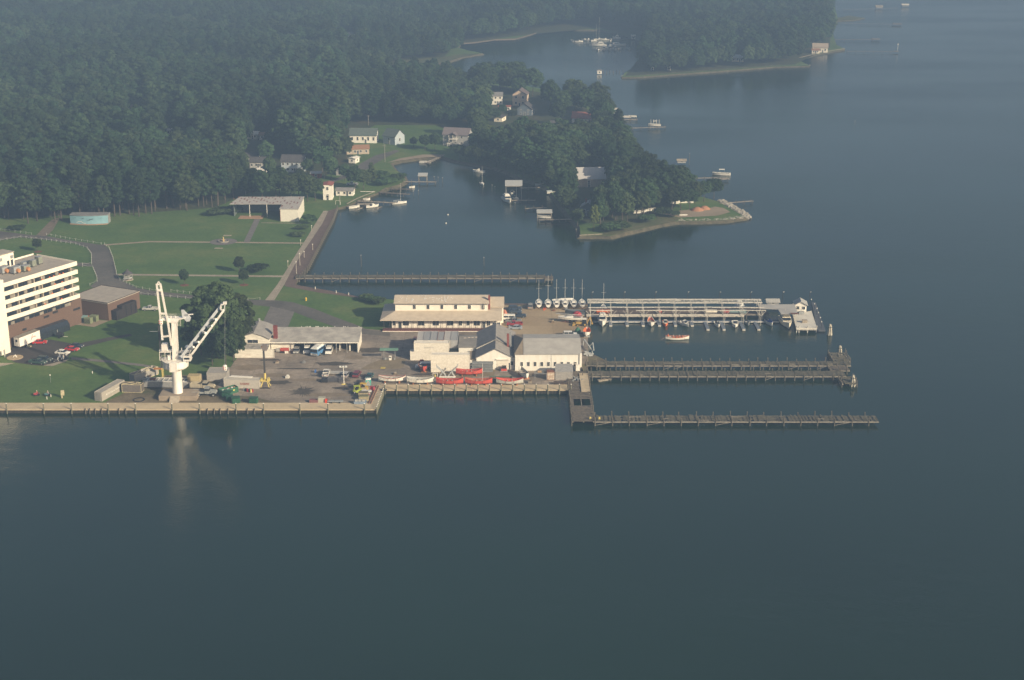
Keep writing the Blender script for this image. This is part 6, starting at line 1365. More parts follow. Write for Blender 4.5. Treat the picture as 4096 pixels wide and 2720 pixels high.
m.bar((-.76,0,1.2),(.76,0,1.2),.12); m.build('rail',WHITE(),t); MB().box(-.2,.2,-.2,.2,0,.7).build('valve',mt('rig_yellow',(.6,.5,.1)),t)
t=thing('pontoon_stack','stack of grey aluminium gangway sections beside the workshop','gangways',P(1930,1484)); m=MB()
for k in range(6): m.box(-3.3+uni(-.3,.3),3.2+uni(-.3,.3),-1.2,1,.1+k*.5,.42+k*.5)
m.build('sections',mt('alu_grey',(.25,.26,.26),(.16,.17,.17)),t)
t=thing('red_engine','small red engine on a skid by the workshop door','engine',P(2016,1484)); MB().box(-.9,.9,-.6,.6,.2,.9).build('block',RD,t); MB().box(-.7,.7,-.5,.5,.9,1.7).build('motor',DARK(),t); MB().box(-1.2,1.2,-.7,.7,0,.2).build('skid',GREYM(),t)
t=thing('rack_of_floats','steel rack full of orange and white floats against the hall','float rack',P(2088,1480)); m=MB()
for k in range(14): m.at((uni(-1.5,1.5),uni(-.4,.4),uni(.4,1.3))).lathe([(.1,-.2),(.25,-.1),(.25,.15),(.1,.25)],8)
m.build('floats',LOR,t); MB().box(-1.7,1.7,-.6,.6,0,.25).build('tray',WHITE(),t)
t=thing('red_reel','heap of bright red hose drums by the hall','hose reel',P(2130,1479)); 
for k in range(3): MB().tube((-.8+k*.7,-.3,.5+.2*(k==1)),(-.8+k*.7,.3,.5+.2*(k==1)),.45,n=12).build('reel',RD,t)
t=thing('steel_table_frame','tall skeletal steel table frame with scrap on top','steel frame',P(2163,1516)); m=MB()
for x in (-1.8,1.8):
    for y in (-1,1.4): m.bar((x,y,0),(x,y,2.1),.1)
for k in range(5): m.bar((-1.9+k*.95,-1,2.1),(-1.9+k*.95,1.4,2.1),.08)
for y in (-1,0,1.4): m.bar((-1.9,y,2.1),(1.9,y,2.1),.1)
m.build('frame',GREYM(),t); MB().cb((-.4,.2,2.4),(1.2,.8,.5)).build('load',mt('tan_load',(.45,.3,.17)),t)
t=thing('timber_pile','pile of old timbers and steel at the quay edge','timber pile',P(2245,1537)); m=MB()
for k in range(16): m.at((uni(-1,1),uni(-.8,.8),.1+k*.05),uni(-.3,.3)).cb((0,0,0),(uni(3,5.5),.2,.14))
m.build('timbers',mt('dark_rust_scrap',(.12,.08,.065)),t)
t=thing('transformer_box','white transformer box on a small trailer at the hall corner','transformer',P(2313,1488)); MB().box(-.8,.5,-.5,.5,.5,2.4).build('cabinet',WHITE(),t); MB().tube((1.0,-.4,.6),(1.0,.4,.6),.5,n=12).build('wheel',TYRE(),t)
t=thing('scrap_pile','tangle of dark scrap between the quay and the old pier','scrap pile',P(2299,1526)); m=MB()
for k in range(34): m.at((uni(-1,2.2),uni(-3,3),uni(.1,.8)),uni(0,3),uni(-.6,.6)).cb((0,0,0),(uni(.4,1.4),uni(.1,.3),uni(.1,.3)))
m.build('scrap',GREYM(),t)
# bigger craft ---------------------------------------------------------------
def sailboat(px,py,deg,L,label,z=G,stand=True,mast=9,group=None,mat=None):
    t=thing('sailboat',label,'sailboat',P(px,py,z),R(deg),group); zo=.9 if stand else -.3; B=L*.33
    a,b,c,st=hull(L,B,.95,stern=.62,sheer=.25,n=10); a.build('hull',mat or LWH,t,(0,0,zo))
    m=MB(); vs=[];n=len(st)
    for x,w,zt,zk in st: vs+=[(x,-w,zt+.0),(x,w,zt+.0)]
    m.add(vs,[(i*2,i*2+1,i*2+3,i*2+2) for i in range(n-1)]); m.build('deck',mt('deck_white',(.62,.60,.55),(.5,.49,.45)),t,(0,0,zo+.012))
    c.build('toe_rail',WHITE(),t,(0,0,zo))
    MB().prof([(-.10*L,.98),(.22*L,1.05),(.15*L,1.28),(-.08*L,1.42)],-B*.24,B*.24).build('cabin',LWH,t,(0,0,zo))
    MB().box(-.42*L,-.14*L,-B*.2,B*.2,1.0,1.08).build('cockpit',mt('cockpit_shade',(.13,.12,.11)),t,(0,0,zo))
    if mast: MB().tube((.1*L,0,zo+1.2),(.1*L,0,zo+1.2+mast),.07,.05,8).build('mast',mt('alu_mast',(.62,.61,.58),rough=.4),t); MB().bar((.1*L,-.9,zo+1+mast*.62),(.1*L,.9,zo+1+mast*.62),.05).build('spreader',MT['alu_mast'],t); MB().tube((.08*L,0,zo+2.0),(-.38*L,0,zo+1.9),.06).build('boom',MT['alu_mast'],t)
    if stand:
        m=MB(); 
        for x in (-.25*L,.2*L):
            for y in (-.8,.8): m.bar((x,y*1.1,0),(x,y*.6,zo+.35),.1)
        m.bar((-.35*L,0,.1),(.35*L,0,.1),.2); m.build('stand',RUST(),t)
    return t
for k,(x,tp) in enumerate(((2155,1121),(2192,1102),(2226,1117),(2260,1117),(2294,1117),(2328,1119))):
    g=P(x,1228); hh=hz(g,tp)-G; sailboat(x,1229,90,7.0,'%s sailboat from the left in the row of hulls stored along the water'%od(k),mast=hh-2.1,group='sailboats stored ashore')
for k,(x,y) in enumerate(((2236,1211),(2266,1208),(2250,1214))):
    t=thing('upturned_dinghy','%s white upturned dinghy behind the stored sailboats'%od(k),'dinghy',P(x,y),R(4),'upturned dinghies'); a,b,c,s=hull(5,1.3,.5,double=True,sheer=.1); a.M=Matrix.Identity(4); o=a.build('hull',LWH,t,(0,0,1.5)); o.rotation_euler=(PI,0,0); MB().box(-1.6,1.6,-.3,.3,0,.95).build('rack',WOOD(),t)
t=sailboat(2281,1289,176,8.6,'white sailboat hull on a trailer with its mast lying along the deck',mast=0); MB().tube((-5.0,-.2,2.6),(5.0,.2,3.1),.09).build('lowered_mast',MT['alu_mast'],t)
for x in (-1.2,.2):
    for y in (-1,1): WH(MB(),x,y,.38).build('trailer_wheel',TYRE(),t)
t=sailboat(2414,1236,90,6,'small sailboat moored behind the white pier frame',z=0,stand=False,mast=8.6)
def motorboat(px,py,deg,L,label,z=0.0,col=None,cabin=True,cover=None,group=None,loc=None,top=False):
    t=thing('motorboat',label,'boat',loc if loc is not None else P(px,py,z),R(deg),group); B=L*.36; a,b,c,st=hull(L,B,.9+L*.04,stern=.85,sheer=.4); zo=-.3
    a.build('hull',col or LWH,t,(0,0,zo)); b.build('interior',cover or LGI,t,(0,0,zo+(.45 if cover else .0))); c.build('gunwale',col or LWH,t,(0,0,zo)); zt=.9+L*.04+zo
    if cabin:
        MB().prof([(-.02*L,zt-.4),(.28*L,zt-.1),(.2*L,zt+.35),(.06*L,zt+1.0),(-.02*L,zt+1.05)],-B*.3,B*.3).build('cabin',LWH,t)
        MB().prof([(.215*L,zt+.33),(.235*L,zt+.33),(.09*L,zt+.95),(.07*L,zt+.95)],-B*.26,B*.26).build('windscreen',GLASS(),t)
    if L>4: MB().box(-L*.53,-L*.47,-.25,.25,zo+.3,zt+.35).build('outboard',DARK() if L<8 else WHITE(),t)
    if top:
        MB().box(-.2*L,.12*L,-B*.32,B*.32,zt+1.9,zt+2.0).build('hardtop',WHITE(),t)
        m=MB()
        for x in (-.18*L,.1*L):
            for y in (-B*.28,B*.28): m.bar((x,y,zt-.1),(x,y,zt+1.9),.07)
        m.build('hardtop_post',GREYM(),t)
    return t
def cruiser(px,py,deg,L,label,z=0.0,fly=True,col=None):
    t=thing('cabin_cruiser',label,'boat',P(px,py,z),R(deg)); B=L*.33; a,b,c,st=hull(L,B,1.7,stern=.85,sheer=.9); zo=-.4; a.build('hull',col or LWH,t,(0,0,zo)); c.build('gunwale',col or LWH,t,(0,0,zo))
    m=MB(); vs=[];n=len(st)
    for x,w,zt,zk in st: vs+=[(x,-w,zt-.02),(x,w,zt-.02)]
    m.add(vs,[(i*2,i*2+1,i*2+3,i*2+2) for i in range(n-1)]); m.build('deck',mt('deck_white',(.62,.6,.55)),t,(0,0,zo))
    MB().prof([(-.28*L,1.2),(.26*L,1.35),(.17*L,2.0),(.1*L,2.9),(-.28*L,3.0)],-B*.36,B*.36).build('cabin',col or LWH,t)
    MB().prof([(.185*L,2.05),(.20*L,2.05),(.13*L,2.75),(.115*L,2.75)],-B*.33,B*.33).build('windscreen',GLASS(),t)
    for s in (-1,1): MB().box(-.24*L,.08*L,s*B*.36-.02,s*B*.36+.02,2.1,2.65).build('side_window',GLASS(),t)
    if fly: MB().box(-.2*L,.05*L,-B*.3,B*.3,2.98,3.55,.1,.1).build('flybridge',col or LWH,t); MB().tube((-.1*L,0,3.5),(-.1*L,0,5.2),.04).build('antenna',WHITE(),t)
    m=MB()
    for s in (-1,1):
        for i in range(6,10): a_,b_=st[i],st[i+1]; m.bar((a_[0],s*a_[1]*.95,a_[2]+zo+.6),(b_[0],s*b_[1]*.95,b_[2]+zo+.6),.05); m.bar((a_[0],s*a_[1]*.95,a_[2]+zo),(a_[0],s*a_[1]*.95,a_[2]+zo+.6),.04)
    m.build('pulpit_rail',GREYM(),t); return t
cruiser(2409,1293,-92,9.5,'white cabin cruiser nearest the shore under the white pier frame')
CRM=mt('cream_hull',(.74,.66,.50),(.64,.57,.43),rough=.5)
cruiser(3142,1296,-88,12.0,'large cream workboat moored beside the end platform',col=CRM,fly=True)
lifeboat(0,0,-90,'white lifeboat with an orange inside, hanging in the slips',LWH,LOR,LWH,L=6.6,z=0,cradle=False,loc=P(2604,1296,0),group=None)
motorboat(2661,1299,-92,5.4,'orange rescue boat with a small black console in the slips',col=LOR)
motorboat(2736,1300,-60,5.6,'small white motorboat turned aslant in the slips')
motorboat(2869,1303,-88,5.4,'white centre-console motorboat between two narrow piers',cabin=False,top=False)
motorboat(2940,1302,-95,6.4,'white motorboat with a little cabin right of the centre-console boat')
motorboat(2988,1296,-85,4.6,'grey inflatable in shade between the narrow piers',col=mt('grey_rubber',(.28,.29,.30)),cabin=False)
motorboat(3077,1296,-80,5.6,'white boat under a bright blue cover near the end platform',cabin=False,cover=mt('blue_canvas',(.04,.12,.38)))
motorboat(2300,1256,178,7.0,'boat under a dark tarpaulin on a trailer behind the white sailboat',z=G+.6,cabin=False,col=mt('dark_tarp',(.10,.12,.14)),cover=mt('dark_tarp',(.10,.12,.14)))
t=thing('liferaft_bundle','domed crimson life raft bundle beside the white sailboat','life raft',P(2308,1268)); MB().lathe([(1.7,0),(1.8,.6),(1.5,1.3),(.9,1.9),(.2,2.1)],14).build('canopy',mt('raft_crimson',(.42,.05,.06),(.33,.04,.05)),t); MB().box(-1.9,1.9,-1,1,0,.15).build('pallet',WOOD(),t)
t=thing('boat_on_davit','orange-lined lifeboat hanging over the quay edge behind the hall','lifeboat',P(2347,1345)); a,b,c,s=hull(5.6,2.6,1.3,double=True,sheer=.5); 
for mm,nm,mat in ((a,'hull',LWH),(b,'interior',LOR),(c,'gunwale',LOR)): o=mm.build(nm,mat,t,(0,0,.6)); o.rotation_euler=(0,0,R(-95))
MB().box(-1.0,1.0,-1.2,1.2,0,.65).build('cradle',GREYM(),t)
t=thing('grey_davit','curved grey davit arm and gear at the quay edge behind the hall','davit',P(2352,1400)); m=MB()
for a,b in (((-1.5,4,0),(-1.2,3.5,2.6)),((-1.2,3.5,2.6),(1.2,-3,.9)),((1.2,-3,.9),(1.3,-3,0)),((.2,2,0),(1.6,1,2.2)),((1.6,1,2.2),(1.7,-4,1.2))): m.bar(a,b,.3)
m.build('arm',mt('davit_grey',(.42,.43,.42)),t); m=MB()
for k in range(10): m.cb((uni(-1.4,1.4),-5+uni(-3,3),.4),(uni(.5,1.4),uni(.3,.8),uni(.3,.8)))
m.build('gear',mt('davit_grey',(.42,.43,.42)),t)
def backhoe():
    t=thing('backhoe','yellow backhoe loader at the edge of the sandy yard','backhoe',P(2330,1303),R(178)); Y=mt('digger_yellow',(.50,.32,.08),(.4,.26,.07))
    MB().prof([(-.6,.7),(2.2,.7),(2.3,1.3),(.4,1.5),(-.6,1.5)],-.45,.45).build('bonnet',Y,t); MB().prof([(-1.3,.8),(.2,.8),(.1,2.5),(-1.2,2.5)],-.7,.7).build('cab',GLASS(),t); MB().box(-1.4,.3,-.8,.8,2.5,2.62).build('cab_roof',WHITE(),t)
    m=MB()
    for y in (-.8,.8): m.bar((.2,y,1.5),(2.9,y,.7),.16)
    m.build('loader_arm',Y,t); MB().prof([(2.7,.2),(3.5,.2),(3.3,.9),(2.7,1.0)],-1.1,1.1).build('bucket',Y,t)
    m=MB(); m.bar((-1.5,0,1.0),(-2.6,0,3.2),.28); m.bar((-2.6,0,3.2),(-3.3,0,1.2),.24); m.build('boom',Y,t); MB().prof([(-3.6,.6),(-3.0,.7),(-3.1,1.2),(-3.5,1.2)],-.3,.3).build('rear_bucket',Y,t)
    for x,r in ((-.8,.65),(1.7,.42)):
        for y in (-.8,.8): w=WH(MB(),x,y,r,.35).build('wheel',TYRE(),t); MB().tube((x,y-.2,r),(x,y+.2,r),r*.5).build('rim',Y,w)
backhoe()
t=thing('tarp_heap','dark green tarpaulined heap behind the white suv','tarpaulin heap',P(2311,1332)); MB().lathe([(1.1,0),(1.0,1.0),(.4,1.9),(.05,2.1)],7).build('tarp',mt('tarp_green',(.05,.16,.10)),t); MB().box(-.9,2.4,-.8,-.4,.2,.5).build('trailer_frame',GREYM(),t)
for k,(x,y) in enumerate(((2175,1241),(2181,1237))): t=thing('traffic_cone','%s orange traffic cone in front of the stored sailboats'%('left' if k==0 else 'right'),'traffic cone',P(x,y),0,'traffic cones'); MB().lathe([(.28,.05),(.06,1.0)],10).build('cone',mt('cone_orange',(.75,.12,.04)),t); MB().box(-.3,.3,-.3,.3,0,.05).build('base',DARK(),t)
t=thing('orange_canoe_rack','two orange-white canoes on a rack against the long building wing','canoe rack',P(1983,1263)); 
for k,(z,mm) in enumerate(((1.9,LOR),(1.2,LWH))): a,b,c,s=hull(5,.9,.4,double=True,sheer=.1); a.build('canoe',mm,t,(0,0,z))
m=MB()
for x in (-1.6,1.6): m.bar((x,0,0),(x,0,2.4),.08); m.bar((x,-.5,1.8),(x,.5,1.8),.06); m.bar((x,-.5,1.15),(x,.5,1.15),.06)
m.build('rack',WOOD(),t)
t=thing('salmon_tarp','peaked salmon-coloured tarp beside the long building wing','tarpaulin heap',P(2018,1256)); MB().lathe([(1.0,0),(.8,.9),(.1,1.7)],5).build('tarp',mt('salmon_tarp_cloth',(.5,.2,.13)),t)
# rowing boat with its crew
RB=P(2709,1357,0); t=thing('rowing_boat','white double-ended rowing boat full of people in orange vests on open water','rowing boat',RB,R(3))
a,b,c,s=hull(7.9,2.2,1.05,double=True,sheer=.5)
for mm,nm,mat in ((a,'hull',LWH),(b,'interior',LGI),(c,'gunwale',LOR)): mm.build(nm,mat,t,(0,0,-.25))
for x in (-2.4,-1.2,0,1.2,2.4): MB().box(x-.12,x+.12,-.9,.9,.42,.48).build('thwart',WOODL(),t)
MB().bar((-3.7,0,.9),(-5.6,-.3,.0),.09).build('steering_oar',WOODL(),t)
VEST=mt('orange_life_vest',(.75,.16,.04)); q=0
for i,x in enumerate((-1.3,-.2,.8,1.8,2.6)):
    for s in (-1,1):
        if i==4 and s==1: continue
        person(RB+Vector((x,s*.42+x*.05,.08)),180,'sit','%s rower from the stern on the %s side, in orange vest and white shirt'%(od(i),'near' if s<0 else 'far'),VEST,WHITE,WHITE() if (i+s)%2 else None,'rowers in the boat')
person(RB+Vector((-3.1,-.15,.15)),0,'stand','standing steersman in the stern with orange vest and white trousers',VEST,WHITE,LOR)
person(P(256,1441),60,'stand','person in white standing among the motorcycles at the car park',None,WHITE,WHITE())
# ------------------------------------------------------------------ piers
def pier(name,label,x0,x1,y0,y1,zd,spacing,pt=1.0,plank=.45,axis='x',gaps=(),rough=.10,mat=None,both=True,beam=True,cat='pier',prail=False,dens=1.0):
    """timber pier: plank deck, stringers, piles both sides. gaps = list of (a,b) along axis with no planks"""
    t=thing(name,label,cat,(x0,y0,0)); Lx=x1-x0; Ly=y1-y0; W=mat or WOOD(); rr=random.Random(int(x0*7+y0))
    m=MB(); L,B=(Lx,Ly) if axis=='x' else (Ly,Lx); a=0
    def put(mm,a0,a1,b0,b1,z0,z1):
        mm.box(a0,a1,b0,b1,z0,z1) if axis=='x' else mm.box(b0,b1,a0,a1,z0,z1)
    while a<L:
        w=plank*rr.uniform(.7,1.3)
        if not any(g0<a<g1 for g0,g1 in gaps) and rr.random()<dens:
            dz=rr.uniform(-rough,rough)*.6; e0=rr.uniform(0,rough*3); e1=rr.uniform(0,rough*3); put(m,a,min(L,a+w-.04),e0,B-e1,zd-.1+dz,zd+dz)
        elif name=='derelict_wharf': put(m,a,a+w-.04,0,B*.16,zd-.1,zd); put(m,a,a+w-.04,B*.93,B,zd-.1,zd)
        a+=w
    m.build('deck',W,t)
    m=MB()
    for b in (.12,B*.5,B-.35): put(m,0,L,b,b+.22,zd-.5,zd-.17)
    put(m,0,L,-.06,.1,zd-.42,zd-.12)
    if pt>.5 and cat=='pier':
        q_=.3
        while q_<L-spacing:
            if rr.random()<.12: c1,c2=(q_,-.1,.2),(q_+spacing,-.1,zd-.2); m.bar(c1 if axis=='x' else (-.1,q_,.2),c2 if axis=='x' else (-.1,q_+spacing,zd-.2),.1)
            if rr.random()<.3: b0=rr.uniform(.2,B*.7); put(m,q_,q_+rr.uniform(1.5,4),b0,b0+.18,zd+.07,zd+.2)
            q_+=spacing
    pass; m.build('stringer',mt('grey_timber_edge',(.30,.27,.22),(.18,.16,.13),scale=1),t)
    k=0; a=.3; pm=PILE(); base=None
    me=MB().tube((0,0,-1.2),(0,0,zd+pt),.17,.15,8)
    while a<L and k<98:
        for side in ((0,1) if both else (0,)):
            b=-.12 if side==0 else B+.12
            pos=(a+rr.uniform(-.15,.15),b,0) if axis=='x' else (b,a+rr.uniform(-.15,.15),0)
            if base is None: base=me.build('pile',pm,t,pos); o=base
            else: o=base.copy(); SC.collection.objects.link(o); o.location=pos; o.parent=t
            o.scale=(1,1,rr.uniform(.86,1.1) if pt>.3 else rr.uniform(.93,1.0)); o.rotation_euler=(rr.uniform(-.06,.06),rr.uniform(-.06,.06),0); k+=1
        a+=spacing
    if prail:
        m=MB(); put(m,0,L,-.05,.05,zd+.9,zd+1.0); m.build('rail',WOODL(),t)
    return t
def PW(px,py,z): q=P(px,py,z); return q.x,q.y
def pierpx(name,label,px0,px1,pyt,pyb,zd,sp,**k):
    x0,y0=PW(px0,pyb,zd); x1,_=PW(px1,pyb,zd); _,y1=PW(px0,pyt,zd); return pier(name,label,x0,x1,y0,y1,zd,sp,**k)
MOSS=mt('mossy_timber',(.15,.135,.10),(.075,.07,.05),scale=1.0,det=6)
pierpx('timber_pier','old mossy timber pier, farther of the close pair right of the hall',2345,3404,1444,1461,1.5,3.05,mat=MOSS,rough=.14,gaps=((52,52.5),))
pierpx('timber_pier','old mossy timber pier, nearer of the close pair right of the hall',2325,3386,1482,1504,1.5,3.0,mat=MOSS,rough=.16)
pierpx('timber_pier','ruined lowest timber pier running out parallel to the bottom quay',2378,3516,1660,1685,1.4,4.9,mat=MOSS,rough=.28,gaps=((30,30.6),(45,45.7)),dens=.96)
pierpx('timber_pier','long low timber pier across the inner basin behind the long building',1180,2176,1099,1112,1.7,3.4,mat=MOSS,pt=.9,rough=.05)
pierpx('timber_pier','short lower landing at the outer end of the inner basin pier',2177,2213,1103,1117,1.3,2.4,mat=WOOD(),pt=.6)
pierpx('timber_pier','broken pier head rising behind the end of the farther old pier',3335,3401,1408,1443,1.6,1.7,mat=MOSS,axis='y',rough=.3,dens=.9)
pierpx('timber_pier','broken pier head sagging in front of the end of the nearer old pier',3370,3428,1505,1534,1.3,1.6,mat=MOSS,axis='y',rough=.3,dens=.85)
pierpx('timber_pier','link platform between the two old pier heads',3320,3400,1462,1481,1.3,2.6,mat=WOOD(),rough=.1)
# wide derelict wharf running towards the camera
x0,y0=PW(2289,1684,1.6); x1,_=PW(2378,1684,1.6); _,y1=PW(2289,1484,1.6)
_,h0=PW(2289,1622,1.6); _,h1=PW(2289,1596,1.6)
pier('derelict_wharf','wide derelict wharf with a hole in its deck running down to the lowest pier',x0,x1,y0,y1,1.6,2.6,axis='y',plank=.6,gaps=((h0-y0,h1-y0),),rough=.16,mat=WOOD(),cat='wharf')
a=P(2326,1567,1.75); b=P(2361,1567,1.75); c=P(2326,1494,1.75); MBs=MB().box(a.x,b.x,a.y,c.y,1.72,1.84); setting(MBs.build('concrete_slab',QUAYC))
m=MB(); 
for x in (x0+2,x0+4.6): m.box(x,x+.5,y0+.6,y0+1.0,1.7,2.4)
o=m.build('marker_board',mt('rig_yellow',(.62,.50,.16)),None); o.location=(3.0,.4,0); tag(o,'pair of yellow marker boards on the near end of the derelict wharf','marker')
x2,y2=PW(2345,1461,1.5); mm=MB()
setting(sheet('wharf_corner',[(2312,1541),(2289,1541),(2289,1484),(2322,1484),(2322,1455),(2400,1455),(2440,1449),(2380,1420),(2352,1412),(2352,1480)],G+.03,mt2('old_wharf_top',[(.07,.06,.045),(.13,.11,.08),(.12,.13,.05)],.3,1.5,mix=.5),skirt=1.4))
o=MB().box(-2.2,2.2,-.6,.6,0,.35).build('floating_plank',WOODL(),None,P(2417,1521,.0),R(24)); tag(o,'pale floating timber raft near the old pier root','raft')
def dolphin(px,py,top,label,n=6,z=0,base=.9):
    g=P(px,py,z); t=thing('mooring_dolphin',label,'pile cluster',g); h=hz(g,top)
    for k in range(n):
        a=k*2*PI/n; MB().tube((math.cos(a)*base,math.sin(a)*base,-1),(math.cos(a)*.32,math.sin(a)*.32,h*(.86 if k%2 else .95)),.2,.18).build('pile',mt('white_topped_pile',(.62,.58,.48),(.3,.27,.21),scale=.5,streak=.5),t)
    MB().tube((0,0,0),(0,0,h),.22).build('king_pile',MT['white_topped_pile'],t); MB().lathe([(.62,h*.7),(.62,h*.75)],10).build('cable_band',DARK(),t)
dolphin(3318,1340,1296,'cluster of whitened piles standing alone right of the end platform')
dolphin(3358,1420,1382,'cluster of whitened piles behind the farther broken pier head')
dolphin(3410,1544,1500,'cluster of whitened piles in front of the nearer broken pier head')
# quay piles ---------------------------------------------------------------
def pilerow(pxs,py,z,top,label,group,r=.2,cap=True,mat=None,name='mooring_pile',tilt=.0,pys=None):
    base=None
    for k,px in enumerate(pxs):
        g=P(px,pys[k] if pys else py,z); g.z=0; g.y-=.22
        lab=label%od(k)
        if base is None:
            base=thing(name,lab,'pile',g,0,group); MB().tube((0,0,-1),(0,0,top),r,r*.95,8).build('shaft',mat or mt('green_treated_pile',(.20,.19,.13),(.11,.11,.08)),base)
            if cap: MB().lathe([(r+.02,top),(r+.02,top+.06),(.04,top+.18)],8).build('cap',WHITE(),base)
        else: dup(base,g,0,lab)
pilerow([28,176,287,434,543,689,799,945,1055,1200,1312,1458],1637,G+.15,3.2,'%s tall capped pile from the left along the lower quay','tall piles along the lower quay')
pilerow([342,359,381,407,476,503,830,857,881,912,990,1018],1637,G+.15,1.75,'%s short fender pile from the left along the lower quay','short fender piles',.17,False,PILE(),'fender_pile')
pilerow([1540+i*46.5 for i in range(17)],1559,G+.15,3.15,'%s white-topped pile from the left along the lifeboat quay','piles along the lifeboat quay',.19)
n=15; pilerow([1541-i*2.45 for i in range(n)],0,G+.15,2.3,'%s white-topped pile from the back along the slanting quay corner','piles at the quay corner',.18,pys=[1545+i*6.6 for i in range(n)])
# promenade edge piles
edge=[(1347,832),(1330,880),(1296,945),(1262,1010),(1232,1070),(1188,1122)]; pts=[]
for i in range(len(edge)-1):
    n=int(abs(edge[i+1][1]-edge[i][1])/8)+1
    for k in range(n): u=k/n; pts.append((edge[i][0]+(edge[i+1][0]-edge[i][0])*u+3,edge[i][1]+(edge[i+1][1]-edge[i][1])*u))
pilerow([p[0] for p in pts],0,G,2.5,'%s dark timber pile from the far end along the brick promenade','piles along the brick promenade',.2,False,PILE(),'timber_pile',pys=[p[1] for p in pts])
for k,(x,y,l) in enumerate(((1186,1096,'tall pale lamp at the near end of the promenade'),(1200,1062,'tall pale lamp, second from the near end of the promenade'),(1251,1000,'white lamp halfway along the promenade'),(1217,1030,'pale lamp left of the promenade middle'),(1203,983,'short pale lamp on the concrete walk by the upper path'),(1247,925,'short pale lamp near the clipped shrubs'),(1152,1068,'small orange post lamp on the walk by the big shrubs'))):
    t=thing('lamp_post',l,'lamp',P(x,y)); hh=4.6 if k<2 else 2.2; MB().tube((0,0,0),(0,0,hh),.09,.07).build('pole',mt('pale_post',(.6,.55,.46)),t); MB().lathe([(.08,hh),(.2,hh+.1),(.2,hh+.35),(.05,hh+.45)],8).build('lamp_head',WHITE(),t)
t=thing('fire_hydrant','yellow hydrant standing on the grass by the curving drive','hydrant',P(1224,1203)); MB().lathe([(.3,0),(.3,.8),(.36,.8),(.3,1.1),(.08,1.35)],10).build('barrel',paint('hydrant_yellow',(.65,.42,.05)),t); MB().tube((-.4,0,.7),(.4,0,.7),.12).build('outlets',MT['hydrant_yellow'],t)
for k,(x,y) in enumerate(((1261,1157),(1345,1172),(1395,1181))): o=MB().tube((0,0,0),(0,0,1.0),.12).build('bollard',WHITE(),None,P(x,y)); tag(o,'%s white bollard from the left on the brick seawall'%od(k),'bollard','bollards on the brick seawall')
